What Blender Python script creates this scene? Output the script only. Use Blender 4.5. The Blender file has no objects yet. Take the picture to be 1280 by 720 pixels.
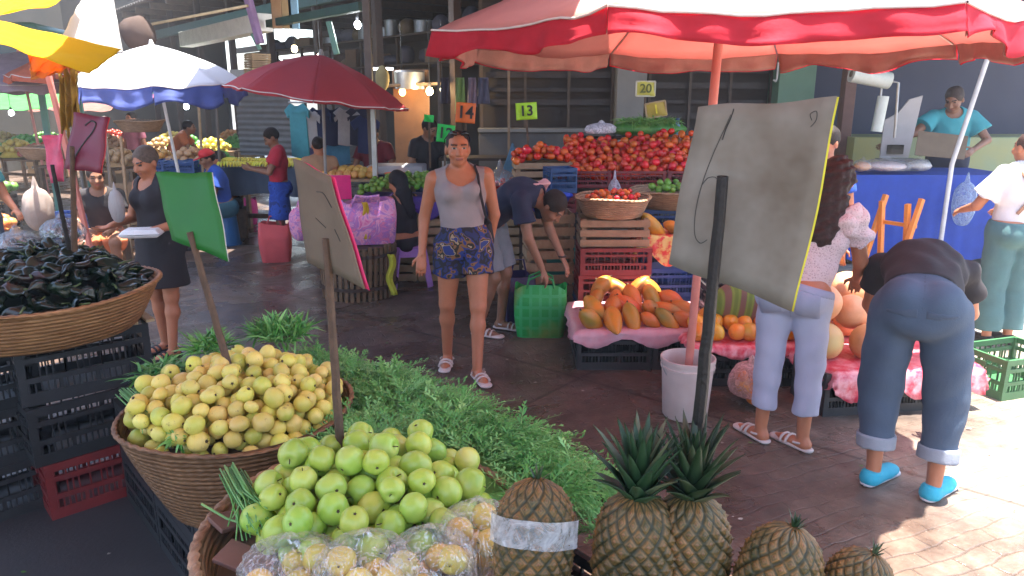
import bpy, math, random
import numpy as np
from mathutils import Vector, Matrix, Euler
random.seed(7); np.random.seed(7)
PI = math.pi
scene = bpy.context.scene
COL = scene.collection
R = math.radians

# ---------------------------------------------------------------- camera maths (only used to place things at their real distance)
FPX, PITCH, CAMH = 914.0, R(14.42), 1.8
def ray(px, py):
    u = (px-640)/FPX; v = (360-py)/FPX
    return Vector((u, math.cos(PITCH)+v*math.sin(PITCH), v*math.cos(PITCH)-math.sin(PITCH)))
def gnd(px, py, z=0.0):
    r = ray(px, py); t = (z-CAMH)/r.z
    return Vector((r.x*t, r.y*t, z))
def at(px, py, Y):
    r = ray(px, py); t = Y/r.y
    return Vector((r.x*t, Y, CAMH+r.z*t))

# ---------------------------------------------------------------- materials
def new_mat(name):
    m = bpy.data.materials.new(name); m.use_nodes = True
    nt = m.node_tree; b = nt.nodes['Principled BSDF']
    return m, nt, b
def N(nt, t, **kw):
    n = nt.nodes.new(t)
    for k, v in kw.items():
        if k in n.inputs: n.inputs[k].default_value = v
        else: setattr(n, k, v)
    return n
def col4(c): return (c[0], c[1], c[2], 1)
def mix_rgb(nt, fac, a, b, blend='MIX'):
    n = nt.nodes.new('ShaderNodeMix'); n.data_type = 'RGBA'; n.blend_type = blend
    for i, v in ((0, fac), (6, a), (7, b)):
        if isinstance(v, bpy.types.NodeSocket): nt.links.new(v, n.inputs[i])
        elif i == 0: n.inputs[0].default_value = v
        else: n.inputs[i].default_value = col4(v)
    return n.outputs[2]
def ramp(nt, fac, stops):
    n = nt.nodes.new('ShaderNodeValToRGB'); e = n.color_ramp.elements
    while len(e) < len(stops): e.new(0.5)
    for i, (p, c) in enumerate(stops):
        e[i].position = p; e[i].color = col4(c) if len(c) == 3 else c
    nt.links.new(fac, n.inputs[0]); return n.outputs[0]
def coords(nt, kind='Object'):
    return nt.nodes.new('ShaderNodeTexCoord').outputs[kind]
def noise(nt, vec, scale, detail=4, rough=.6, dist=0):
    n = N(nt, 'ShaderNodeTexNoise', Scale=scale, Detail=detail, Roughness=rough, Distortion=dist)
    nt.links.new(vec, n.inputs['Vector']); return n.outputs['Fac']
def bump(nt, b, h, strength=.3, dist=.01):
    n = N(nt, 'ShaderNodeBump', Strength=strength, Distance=dist)
    nt.links.new(h, n.inputs['Height']); nt.links.new(n.outputs[0], b.inputs['Normal'])
MATS = {}
def mat(name, c, c2=None, rough=.6, scale=8, bs=.15, bscale=60, rnd=0, metal=0, spec=None, trans=0, sheen=0, coat=0, bd=.004, contrast=.25):
    """two-tone dirty surface; rnd = per-object brightness variation; trans = share of light let through (cloth, plastic)"""
    if name in MATS: return MATS[name]
    m, nt, b = new_mat(name)
    if c2 is None: c2 = tuple(x*.72 for x in c)
    v = coords(nt)
    f = ramp(nt, noise(nt, v, scale), [(.5-contrast, (0,0,0)), (.5+contrast, (1,1,1))])
    cc = mix_rgb(nt, f, c, c2)
    if rnd:
        oi = nt.nodes.new('ShaderNodeObjectInfo')
        h = N(nt, 'ShaderNodeHueSaturation')
        mr = N(nt, 'ShaderNodeMapRange'); mr.inputs[3].default_value = 1-rnd; mr.inputs[4].default_value = 1+rnd
        nt.links.new(oi.outputs['Random'], mr.inputs[0]); nt.links.new(mr.outputs[0], h.inputs['Value'])
        m2 = N(nt, 'ShaderNodeMath', operation='MULTIPLY_ADD'); nt.links.new(oi.outputs['Random'], m2.inputs[0]); m2.inputs[1].default_value = rnd*.12; m2.inputs[2].default_value = .5-rnd*.06
        nt.links.new(m2.outputs[0], h.inputs['Hue'])
        nt.links.new(cc, h.inputs['Color']); cc = h.outputs[0]
    nt.links.new(cc, b.inputs['Base Color'])
    b.inputs['Roughness'].default_value = rough; b.inputs['Metallic'].default_value = metal
    if spec is not None: b.inputs['Specular IOR Level'].default_value = spec
    if coat: b.inputs['Coat Weight'].default_value = coat; b.inputs['Coat Roughness'].default_value = .15
    if sheen: b.inputs['Sheen Weight'].default_value = sheen
    if bs: bump(nt, b, noise(nt, v, bscale, 3), bs, bd)
    if trans:
        t = N(nt, 'ShaderNodeBsdfTranslucent'); nt.links.new(cc, t.inputs['Color'])
        mx = N(nt, 'ShaderNodeMixShader'); mx.inputs[0].default_value = trans
        nt.links.new(b.outputs[0], mx.inputs[1]); nt.links.new(t.outputs[0], mx.inputs[2])
        nt.links.new(mx.outputs[0], nt.nodes['Material Output'].inputs[0])
    MATS[name] = m; return m
def emis(name, c, s):
    if name in MATS: return MATS[name]
    m, nt, b = new_mat(name)
    b.inputs['Base Color'].default_value = col4(c); b.inputs['Emission Color'].default_value = col4(c); b.inputs['Emission Strength'].default_value = s
    MATS[name] = m; return m

# ---------------------------------------------------------------- objects
def tag(o, label=None, cat=None, group=None, kind=None):
    if label: o['label'] = label
    if cat: o['category'] = cat
    if group: o['group'] = group
    if kind: o['kind'] = kind
    return o
def thing(name, label, cat, loc=(0,0,0), rz=0, group=None):
    o = bpy.data.objects.new(name, None); o.empty_display_size = .1; COL.objects.link(o)
    o.location = loc; o.rotation_euler = (0, 0, rz)
    return tag(o, label, cat, group)
def link(name, me, parent=None, loc=None, rot=None, scale=None):
    o = bpy.data.objects.new(name, me); COL.objects.link(o)
    if parent: o.parent = parent
    if loc is not None: o.location = loc
    if rot is not None: o.rotation_euler = rot
    if scale is not None: o.scale = scale if hasattr(scale, '__len__') else (scale,)*3
    return o
def dup(o, loc=None, rz=None, label=None, group=None, parent=None):
    c = o.copy(); COL.objects.link(c); c.parent = parent
    for ch in list(o.children): dup(ch, parent=c)
    if loc is not None: c.location = loc
    if rz is not None: c.rotation_euler = (0, 0, rz) if not hasattr(rz, '__len__') else rz
    if label: c['label'] = label
    if group: c['group'] = group
    return c
def frame_of(d):
    d = d.normalized(); a = Vector((0,0,1)) if abs(d.z) < .9 else Vector((1,0,0))
    x = a.cross(d).normalized(); return x, d.cross(x).normalized(), d
class MB:
    def __init__(s): s.v = []; s.f = []; s.m = []; s.cur = 0
    def add(s, vs, fs):
        n = len(s.v); s.v += [tuple(v) for v in vs]; s.f += [tuple(i+n for i in f) for f in fs]; s.m += [s.cur]*len(fs); return s
    def box(s, a, b, rot=None, c=None):
        (x0,y0,z0),(x1,y1,z1) = a, b
        vs = [Vector(p) for p in ((x0,y0,z0),(x1,y0,z0),(x1,y1,z0),(x0,y1,z0),(x0,y0,z1),(x1,y0,z1),(x1,y1,z1),(x0,y1,z1))]
        if rot is not None:
            c = Vector(c) if c is not None else (vs[0]+vs[6])/2; M = Euler(rot).to_matrix(); vs = [c+M@(v-c) for v in vs]
        return s.add(vs, [(3,2,1,0),(4,5,6,7),(0,1,5,4),(1,2,6,5),(2,3,7,6),(3,0,4,7)])
    def bar(s, a, b, w, t, up=(0,0,1)):
        """rectangular bar from a to b, width w, thickness t along up"""
        a = Vector(a); b = Vector(b); d = (b-a).normalized(); u = Vector(up)
        if abs(d.dot(u)) > .95: u = Vector((0,1,0))
        x = d.cross(u).normalized(); u = x.cross(d)
        vs = [p+x*(sx*w/2)+u*(su*t/2) for p in (a, b) for sx, su in ((-1,-1),(1,-1),(1,1),(-1,1))]
        return s.add(vs, [(3,2,1,0),(4,5,6,7),(0,1,5,4),(1,2,6,5),(2,3,7,6),(3,0,4,7)])
    def tube(s, pts, r, n=8, cap=True):
        pts = [Vector(p) for p in pts]; k = len(pts); rs = r if hasattr(r, '__len__') else [r]*k
        vs = []; px = None
        for i, p in enumerate(pts):
            d = (pts[min(i+1,k-1)]-pts[max(i-1,0)])
            x, y, d = frame_of(d)
            if px is not None:
                x = (px-d*px.dot(d)); x = x.normalized() if x.length > 1e-6 else frame_of(d)[0]; y = d.cross(x)
            px = x
            vs += [p+(x*math.cos(2*PI*j/n)+y*math.sin(2*PI*j/n))*rs[i] for j in range(n)]
        fs = [(i*n+j, i*n+(j+1)%n, (i+1)*n+(j+1)%n, (i+1)*n+j) for i in range(k-1) for j in range(n)]
        if cap: fs += [tuple(range(n))[::-1], tuple((k-1)*n+j for j in range(n))]
        return s.add(vs, fs)
    def lathe(s, prof, n=24, c=(0,0,0), fn=None, cap0=False, cap1=False):
        vs = []; c = Vector(c)
        for i, (r, z) in enumerate(prof):
            for j in range(n):
                a = 2*PI*j/n; rr = r; zz = z
                if fn: rr, zz = fn(r, z, a, i)
                vs.append((c.x+rr*math.cos(a), c.y+rr*math.sin(a), c.z+zz))
        k = len(prof)
        fs = [(i*n+j, i*n+(j+1)%n, (i+1)*n+(j+1)%n, (i+1)*n+j) for i in range(k-1) for j in range(n)]
        if cap0: fs.append(tuple(range(n))[::-1])
        if cap1: fs.append(tuple((k-1)*n+j for j in range(n)))
        return s.add(vs, fs)
    def grid(s, fn, nu, nv, flip=False):
        vs = [fn(i/nu, j/nv) for i in range(nu+1) for j in range(nv+1)]; w = nv+1
        fs = [(i*w+j, (i+1)*w+j, (i+1)*w+j+1, i*w+j+1) for i in range(nu) for j in range(nv)]
        if flip: fs = [f[::-1] for f in fs]
        return s.add(vs, fs)
    def ell(s, c, r, n=12, rot=None):
        c = Vector(c); M = Euler(rot).to_matrix() if rot else Matrix.Identity(3); vs = []; m = n//2
        for i in range(m+1):
            t = PI*i/m
            for j in range(n):
                a = 2*PI*j/n; vs.append(c+M@Vector((r[0]*math.sin(t)*math.cos(a), r[1]*math.sin(t)*math.sin(a), -r[2]*math.cos(t))))
        return s.add(vs, [(i*n+j, i*n+(j+1)%n, (i+1)*n+(j+1)%n, (i+1)*n+j) for i in range(m) for j in range(n)])
    def prism(s, poly, th, M=None):
        """flat polygon (x,z) thickened along y from 0 to th; M maps to place"""
        n = len(poly); vs = [Vector((x, 0, z)) for x, z in poly]+[Vector((x, th, z)) for x, z in poly]
        if M is not None: vs = [M@v for v in vs]
        return s.add(vs, [tuple(range(n))[::-1], tuple(range(n, 2*n))]+[(i, (i+1)%n, n+(i+1)%n, n+i) for i in range(n)][::-1])
    def mesh(s, name, mats=None, smooth=True, angle=35):
        me = bpy.data.meshes.new(name); me.from_pydata(s.v, [], s.f)
        for m in (mats if isinstance(mats, (list, tuple)) else [mats]): me.materials.append(m)
        me.polygons.foreach_set('material_index', s.m)
        if smooth: me.shade_smooth(); me.set_sharp_from_angle(angle=R(angle))
        me.update(); return me
    def build(s, name, mats, parent=None, loc=None, rot=None, smooth=True, angle=35, bevel=0, solid=0, subsurf=0):
        o = link(name, s.mesh(name, mats, smooth, angle), parent, loc, rot)
        if solid: m = o.modifiers.new('Solid', 'SOLIDIFY'); m.thickness = solid; m.offset = 0
        if bevel: m = o.modifiers.new('Bevel', 'BEVEL'); m.width = bevel; m.segments = 2; m.limit_method = 'ANGLE'; m.angle_limit = R(40)
        if subsurf: m = o.modifiers.new('Sub', 'SUBSURF'); m.levels = subsurf; m.render_levels = subsurf
        return o
def smoothnoise(x, y, z=0, s=1.0, seed=0.0):
    from mathutils import noise as mn
    return mn.noise(Vector((x*s+seed*17.3, y*s-seed*5.1, z*s+seed*3.7)))
def struct(name, mb, m, **kw): return tag(mb.build(name, m, **kw), kind='structure')
def text_mesh(txt, size, m, name, parent, M, ext=.001, align='CENTER', body_scale=1.0):
    cu = bpy.data.curves.new(name, 'FONT'); cu.body = txt; cu.size = size; cu.extrude = ext; cu.align_x = align; cu.align_y = 'CENTER'; cu.offset = size*.02
    o = bpy.data.objects.new(name, cu); COL.objects.link(o)
    me = bpy.data.meshes.new_from_object(o.evaluated_get(bpy.context.evaluated_depsgraph_get())); bpy.data.objects.remove(o)
    me.materials.clear(); me.materials.append(m); me.transform(M)
    return link(name, me, parent)
# ---------------------------------------------------------------- bodies: one implicit surface per figure, meshed with surface nets
def v3(*a): return np.array(a if len(a) == 3 else a[0], dtype=np.float32)
def nrm(v): return v/(np.linalg.norm(v)+1e-9)
class Prim:
    pass
def cap(a, b, ra, rb, k=.02, f=None, sc=1.0, flat0=False, flat1=False, tags=''):
    p = Prim(); p.kind = 'cap'; p.a = v3(a); p.b = v3(b); p.ra = ra; p.rb = rb; p.k = k; p.f = None if f is None else nrm(v3(f)); p.sc = sc
    p.flat0 = flat0; p.flat1 = flat1; p.tags = tags; return p
def ball(c, r, k=.015, rot=None, tags=''):
    p = Prim(); p.kind = 'ell'; p.a = p.b = v3(c); p.r = v3(r if hasattr(r, '__len__') else (r, r, r)); p.k = k; p.tags = tags
    p.M = np.array(Euler(rot).to_matrix(), dtype=np.float32) if rot else None; p.flat0 = p.flat1 = False; return p
def pdist(p, X, Y, Z, inf):
    if p.kind == 'cap':
        ab = p.b-p.a; L2 = float(ab@ab)+1e-9
        qx = X-p.a[0]; qy = Y-p.a[1]; qz = Z-p.a[2]
        t = (qx*ab[0]+qy*ab[1]+qz*ab[2])/L2; tc = np.clip(t, 0, 1)
        qx = qx-tc*ab[0]; qy = qy-tc*ab[1]; qz = qz-tc*ab[2]
        if p.f is not None:
            s = (qx*p.f[0]+qy*p.f[1]+qz*p.f[2])*(p.sc-1)
            qx = qx+s*p.f[0]; qy = qy+s*p.f[1]; qz = qz+s*p.f[2]
        d = np.sqrt(qx*qx+qy*qy+qz*qz)-(p.ra+(p.rb-p.ra)*tc)-inf
        L = math.sqrt(L2)
        if p.flat1: d = np.maximum(d, (t-1)*L)
        if p.flat0: d = np.maximum(d, -t*L)
        return d
    qx = X-p.a[0]; qy = Y-p.a[1]; qz = Z-p.a[2]
    if p.M is not None:
        M = p.M; qx, qy, qz = M[0,0]*qx+M[1,0]*qy+M[2,0]*qz, M[0,1]*qx+M[1,1]*qy+M[2,1]*qz, M[0,2]*qx+M[1,2]*qy+M[2,2]*qz
    r = p.r+inf
    k = np.sqrt((qx/r[0])**2+(qy/r[1])**2+(qz/r[2])**2)
    return (k-1)*float(r.min())
def prad(p): return max(p.ra, p.rb) if p.kind == 'cap' else float(p.r.max())
def field_mesh(name, prims, vox, mats, inf=0.0, cuts=(), wrinkle=0.0, wfreq=22, subs=(), slots=None, seed=0):
    lo = np.min([np.minimum(p.a, p.b)-prad(p)-inf-p.k-.02 for p in prims], axis=0)-2*vox
    hi = np.max([np.maximum(p.a, p.b)+prad(p)+inf+p.k+.02 for p in prims], axis=0)+2*vox
    n = np.ceil((hi-lo)/vox).astype(int)+1
    ax = [lo[i]+np.arange(n[i], dtype=np.float32)*vox for i in range(3)]
    D = np.full(n, .08, dtype=np.float32)
    def sl(p, m):
        r = prad(p)+inf+m; s = []
        for i in range(3):
            a = max(0, int((min(p.a[i], p.b[i])-r-lo[i])/vox)-1); b = min(n[i], int((max(p.a[i], p.b[i])+r-lo[i])/vox)+2); s.append(slice(a, max(b, a+1)))
        return tuple(s)
    def gr(s): return ax[0][s[0]][:,None,None], ax[1][s[1]][None,:,None], ax[2][s[2]][None,None,:]
    for p in prims:
        s = sl(p, max(p.k, .03)+.02); X, Y, Z = gr(s)
        d = pdist(p, X, Y, Z, inf); c = D[s]; k = p.k
        h = np.clip(.5+.5*(c-d)/k, 0, 1)
        D[s] = c+(d-c)*h-k*h*(1-h)
    if wrinkle:
        X, Y, Z = ax[0][:,None,None], ax[1][None,:,None], ax[2][None,None,:]; w = wfreq
        D += wrinkle*(np.sin(w*(X+.6*Z+.5*Y)+3*np.sin(9*Y+seed)+seed)*np.sin(w*.7*(Y-.5*Z)+2*np.sin(11*X)+2*seed)+.5*np.sin(w*1.9*(Z+.4*X)+2.5*np.sin(13*X+seed)+seed*3))
    for p in subs:
        s = sl(p, .02); X, Y, Z = gr(s); D[s] = np.maximum(D[s], -pdist(p, X, Y, Z, 0))
    for (pt, nn) in cuts:      # keep the side the normal points away from
        X, Y, Z = ax[0][:,None,None], ax[1][None,:,None], ax[2][None,None,:]; nn = nrm(v3(nn)); pt = v3(pt)
        D = np.maximum(D, (X-pt[0])*nn[0]+(Y-pt[1])*nn[1]+(Z-pt[2])*nn[2])
    D[0] = D[-1] = .05; D[:,0] = D[:,-1] = .05; D[:,:,0] = D[:,:,-1] = .05
    S = D < 0
    c = np.zeros(np.array(D.shape)-1, dtype=np.int8)
    offs = [(i,j,k) for i in (0,1) for j in (0,1) for k in (0,1)]
    sh = D.shape
    for (i,j,k) in offs: c += S[i:sh[0]-1+i, j:sh[1]-1+j, k:sh[2]-1+k]
    act = (c > 0) & (c < 8); idx = np.argwhere(act)
    if len(idx) == 0: return None
    vid = np.full(act.shape, -1, dtype=np.int64); vid[act] = np.arange(len(idx))
    acc = np.zeros((len(idx), 3), dtype=np.float64); cnt = np.zeros(len(idx))
    vals = {o: D[idx[:,0]+o[0], idx[:,1]+o[1], idx[:,2]+o[2]].astype(np.float64) for o in offs}
    for o in offs:
        for a in range(3):
            if o[a] == 0:
                o2 = list(o); o2[a] = 1; o2 = tuple(o2); d0 = vals[o]; d1 = vals[o2]; m = (d0 < 0) != (d1 < 0)
                t = np.where(m, d0/np.where(m, d0-d1, 1), 0)
                pt = np.tile(np.array(o, dtype=np.float64), (len(idx), 1)); pt[:,a] += t
                acc += pt*m[:,None]; cnt += m
    V = lo+(idx+acc/cnt[:,None])*vox
    F = []
    for a in range(3):
        u, w = (a+1)%3, (a+2)%3
        s0 = [slice(None)]*3; s1 = [slice(None)]*3; s0[a] = slice(0, sh[a]-1); s1[a] = slice(1, sh[a])
        A = S[tuple(s0)]; B = S[tuple(s1)]; e = np.argwhere(A != B)
        e = e[(e[:,u] > 0) & (e[:,w] > 0) & (e[:,u] < sh[u]-1) & (e[:,w] < sh[w]-1)]
        def cell(du, dw):
            q = e.copy(); q[:,u] -= du; q[:,w] -= dw; return vid[q[:,0], q[:,1], q[:,2]]
        Q = np.stack([cell(1,1), cell(0,1), cell(0,0), cell(1,0)], axis=1)
        ins = A[e[:,0], e[:,1], e[:,2]]
        Q[~ins] = Q[~ins][:,::-1]; F.append(Q)
    F = np.concatenate(F)
    # light smoothing
    E2 = np.concatenate([F[:,[0,1]], F[:,[1,2]], F[:,[2,3]], F[:,[3,0]]])
    sm = np.zeros_like(V); ct = np.zeros(len(V)); np.add.at(sm, E2[:,0], V[E2[:,1]]); np.add.at(ct, E2[:,0], 1)
    V = V*.5+.5*sm/np.maximum(ct, 1)[:,None]
    me = bpy.data.meshes.new(name); me.vertices.add(len(V)); me.vertices.foreach_set('co', V.astype(np.float32).ravel())
    me.loops.add(len(F)*4); me.loops.foreach_set('vertex_index', F.ravel().astype(np.int32))
    me.polygons.add(len(F)); me.polygons.foreach_set('loop_start', np.arange(0, len(F)*4, 4, dtype=np.int32))
    me.polygons.foreach_set('loop_total', np.full(len(F), 4, dtype=np.int32))
    for m in (mats if isinstance(mats, (list, tuple)) else [mats]): me.materials.append(m)
    if slots is not None:
        C = V[F].mean(axis=1); me.polygons.foreach_set('material_index', slots(C).astype(np.int32))
    me.update(calc_edges=True); me.validate(); me.shade_smooth()
    return me

# limb joints for a figure 1.6 m tall facing -Y (towards the camera); _l is the image-left side
BASE = dict(pelvis=(0,0,.90), waist=(0,0,1.03), chest=(0,.01,1.20), neck=(0,.015,1.345), head=(0,-.005,1.485),
            hip_l=(-.085,0,.87), hip_r=(.085,0,.87), knee_l=(-.09,-.015,.47), knee_r=(.09,-.015,.47), ank_l=(-.09,.01,.085), ank_r=(.09,.01,.085),
            sh_l=(-.165,.01,1.305), sh_r=(.165,.01,1.305), el_l=(-.215,.02,1.04), el_r=(.215,.02,1.04), wr_l=(-.235,-.03,.81), wr_r=(.235,-.03,.81))
def hand(prims, wr, el, palm_n, side, s, curl=.6, spread=1.0):
    """palm, four jointed fingers and a thumb; palm_n = normal the palm faces, side = direction of the thumb"""
    wr = v3(wr); d = nrm(wr-v3(el)); n = v3(palm_n); n = nrm(n-d*float(n@d)); t = v3(side); t = nrm(t-d*float(t@d)-n*float(t@n))
    pe = wr+d*.075*s
    prims.append(cap(wr+d*.015*s, pe, .030*s, .034*s, .012, f=n, sc=2.3, tags='hand'))
    for i, (o, L) in enumerate(((.027,.066), (.009,.074), (-.009,.070), (-.026,.055))):
        b = wr+d*.082*s+t*o*s*spread; c1 = nrm(d+n*curl*.5+t*o*3*(spread-1)); c2 = nrm(d+n*curl*1.5)
        m = b+c1*L*.55*s; e = m+c2*L*.45*s
        prims.append(cap(b-d*.02*s, m, .0088*s, .0078*s, .004, tags='hand')); prims.append(cap(m, e, .0078*s, .0062*s, .004, tags='hand'))
    b = wr+d*.028*s+t*.026*s; m = b+nrm(d*.75+t*.75+n*.25)*.036*s; e = m+nrm(d+t*.2+n*.4)*.028*s
    prims.append(cap(b, m, .011*s, .0095*s, .006, tags='hand')); prims.append(cap(m, e, .0095*s, .0075*s, .004, tags='hand'))
def make_person(label, loc, rz, height=1.6, pose={}, skin='skin', hair='short', haircol=(.02,.012,.01), top=None, bottom=None, shoes=None,
                vox=.008, fat=1.0, bust=0.0, look=(0,-1,0), face=True, hands=((0,.3,0),(0,.3,0)), group=None, foot_dir=(0,-1,0), extra=None, hipw=1.0, curl=.6, toes=None, jit=0):
    J = dict(BASE); J.update(pose); s = height/1.6
    J = {k: v3(v)*s for k, v in J.items()}
    P = []; up = nrm(J['chest']-J['pelvis']); side = nrm(J['sh_r']-J['sh_l']); fw = nrm(np.cross(up, side)); fw = fw if True else -fw
    # with side=+x and up=+z the cross product gives +y (the back)
    fwd = -nrm(np.cross(up, side)) if float(np.cross(v3(0,0,1), v3(1,0,0))[1]) > 0 else nrm(np.cross(up, side))
    hs = nrm(J['hip_r']-J['hip_l']); F = fat
    P.append(cap(J['pelvis']-hs*.045*s*hipw, J['pelvis']+hs*.045*s*hipw, .115*s*F, .115*s*F, .03, f=fwd, sc=1.05, tags='pelvis'))
    P.append(cap(J['pelvis'], J['waist'], .128*s*F, .118*s*F, .03, f=fwd, sc=1.30, tags='torso'))
    P.append(cap(J['waist'], J['chest'], .118*s*F, .142*s*F, .04, f=fwd, sc=1.35, tags='torso'))
    top_c = J['chest']*.35+J['neck']*.65
    P.append(cap(J['chest'], top_c, .142*s*F, .105*s, .04, f=fwd, sc=1.45, tags='torso'))
    P.append(cap(J['sh_l']*.85+top_c*.15, J['sh_r']*.85+top_c*.15, .052*s, .052*s, .05, tags='torso yoke'))
    P.append(cap(J['neck']-up*.03*s, J['head']-v3(0,0,.02)*s, .052*s, .046*s, .03, tags='neck'))
    for sg in (-1, 1):
        P.append(ball(J['pelvis']+hs*sg*.075*s*hipw-fwd*.055*s-up*.03*s, .088*s*F*hipw, .04, tags='pelvis'))
        if bust: P.append(ball(J['chest']+side*sg*.068*s+fwd*(.072*s)+up*.01*s, (.062*s*bust,)*3, .03, tags='torso bust'))
    for k in ('l', 'r'):
        h, kn, an = J['hip_'+k], J['knee_'+k], J['ank_'+k]
        P.append(cap(h, kn, .086*s*F, .052*s*(.6+.4*F), .025, tags='thigh_'+k))
        cf = kn*.68+an*.32
        bk = nrm(np.cross(nrm(kn-an), hs)); bk = bk if float(bk@fwd) < 0 else -bk
        P.append(cap(kn, an, .050*s, .033*s, .02, tags='shin_'+k)); P.append(ball(cf+bk*.014*s, (.048*s*(.6+.4*F),)*3, .03, tags='shin_'+k))
        fd = nrm(v3(toes[k] if toes else foot_dir)); hz = an-v3(0,0,.05)*s
        P.append(cap(hz-fd*.02*s, hz+fd*.125*s-v3(0,0,.012)*s, .036*s, .026*s, .025, tags='foot')); P.append(cap(hz+fd*.10*s-v3(0,0,.012)*s, hz+fd*.16*s-v3(0,0,.014)*s, .034*s, .022*s, .015, f=(0,0,1), sc=1.8, tags='foot'))
        sh, el, wr = J['sh_'+k], J['el_'+k], J['wr_'+k]
        P.append(cap(sh, el, .047*s*(.5+.5*F), .036*s, .025, tags='uarm_'+k)); P.append(cap(el, wr, .037*s, .024*s, .012, tags='farm_'+k))
    sd = {'l': v3(1,0,0), 'r': v3(-1,0,0)}
    for i, k in enumerate(('l', 'r')):
        hp = hands[i]; hand(P, J['wr_'+k], J['el_'+k], hp if any(hp) else (0,1,0), (0,-1,.2) if abs(hp[1]) < .5 else sd[k], s, curl)
    # head
    H = J['head']; L = nrm(v3(look)); U = v3(0,0,1) if abs(L[2]) < .75 else nrm(J['head']-J['neck']); Rr = nrm(np.cross(L, U)); U = np.cross(Rr, L)
    def hp(x, y, z): return H+(Rr*x+L*y+U*z)*s
    hm = np.stack([Rr, L, U], axis=1); rot = Matrix(hm.tolist()).to_euler()
    P.append(ball(hp(0,-.012,.03), v3(.071,.088,.085)*s, .02, rot, 'head')); P.append(ball(hp(0,.02,-.02), v3(.058,.068,.085)*s, .02, rot, 'head'))
    P.append(ball(hp(0,.055,-.072), v3(.026,.024,.024)*s, .025, rot, 'head'))
    if face:
        P.append(cap(hp(0,.082,.012), hp(0,.103,-.022), .008*s, .0135*s, .012, tags='head')); 
        for sg in (-1, 1):
            P.append(ball(hp(sg*.072,-.012,-.008), v3(.010,.018,.030)*s, .008, rot, 'head')); P.append(ball(hp(sg*.012,.094,-.026), (.0085*s,)*3, .008, None, 'head'))
            P.append(ball(hp(sg*.040,.062,-.025), (.022*s,)*3, .02, None, 'head')); P.append(cap(hp(sg*.014,.086,.030), hp(sg*.048,.070,.032), .006*s, .005*s, .012, tags='head'))
        P.append(cap(hp(-.018,.084,-.050), hp(.018,.084,-.050), .0075*s, .0075*s, .006, f=(0,0,1), sc=1.0, tags='head'))
    subs = [ball(hp(sg*.031,.092,.014), (.016*s,)*3) for sg in (-1, 1)] if face and vox < .012 else []
    if face:
        for sg in (-1, 1): P.append(ball(hp(sg*.031,.070,.013), (.0125*s,)*3, .004, None, 'head eye'))
    EY = [hp(sg*.031,.082,.013) for sg in (-1, 1)]; LP = hp(0,.09,-.052); BR = [hp(sg*.031,.082,.034) for sg in (-1, 1)]
    def slots(C):
        o = np.zeros(len(C), dtype=np.int32)
        if not face: return o
        for e, b in zip(EY, BR):
            q = C-e; o[(np.abs(q@Rr) < .0125*s)&(np.abs(q@U) < .0045*s)&(np.abs(q@L) < .03*s)] = 1 if vox < .0065 else 2
            q = C-e; o[(np.abs(q@Rr) < .0068*s)&(np.abs(q@U) < .0060*s)&(np.abs(q@L) < .03*s)] = 2
            q = C-b; o[(np.abs(q@Rr) < .019*s)&(np.abs(q@U) < .0038*s)&(np.abs(q@L) < .03*s)] = 2
        q = C-LP; o[(np.abs(q@Rr) < .022*s)&(np.abs(q@U) < .0085*s)&(np.abs(q@L) < .03*s)] = 3
        return o
    mats = [MATS[skin], MATS['eye_white'], MATS['eye_dark'], MATS['lip']]
    me = field_mesh('person', P, vox, mats, subs=subs, slots=slots)
    body = link('person', me, None, loc, (0,0,rz)); tag(body, label, 'person', group)
    def part(name, prims, m, inf=.010, **kw):
        kw.setdefault('wrinkle', .0035); kw.setdefault('seed', random.random()*6)
        vv = kw.pop('v', max(vox, .0065)); me = field_mesh(name, prims, vv, m, inf=inf, **kw)
        return link(name, me, body) if me else None
    sel = lambda *t: [p for p in P if any(x in p.tags.split() for x in t)]
    import copy
    if top:
        pr = sel('torso', 'yoke', 'bust'); pr = [q for q in pr]
        if top.get('long', 0): pr += sel('pelvis')
        sl = top.get('sleeve', .5)
        if sl:
            for k in ('l', 'r'):
                sh, el, wr = J['sh_'+k], J['el_'+k], J['wr_'+k]; fl = top.get('flare', .008)
                if sl <= 1: pr.append(cap(sh, sh+(el-sh)*sl, .048*s*(.5+.5*F), .046*s*(.5+.5*F)+fl*s, .02, flat1=True, tags='x'))
                else:
                    pr.append(cap(sh, el, .048*s, .042*s, .02)); pr.append(cap(el, el+(wr-el)*(sl-1), .041*s, .034*s, .012, flat1=True))
        hem = J['waist']*(1-top.get('hem', .9))+J['pelvis']*top.get('hem', .9)
        cuts = [(hem, -up)]
        ps = top.get('prims'); 
        if ps: pr = pr+ps(J, s, fwd, up, side)
        nr = top.get('neck', .075)*s; nc = J['neck']+fwd*(top.get('scoop', .03))*s+up*top.get('nup', .02)*s
        sb = [ball(nc, (nr, nr, nr*top.get('deep', 1.0)))]
        if top.get('tank'):
            for k, sg in (('l', -1), ('r', 1)): sb.append(ball(J['sh_'+k]+side*sg*.035*s+up*.0*s, (.062*s, .09*s, .085*s)))
            cc = list(cuts)
        part(top.get('name', 'shirt'), pr, top['m'], inf=top.get('inf', .010)*s, cuts=cuts, subs=sb, wrinkle=top.get('w', .0035))
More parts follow.
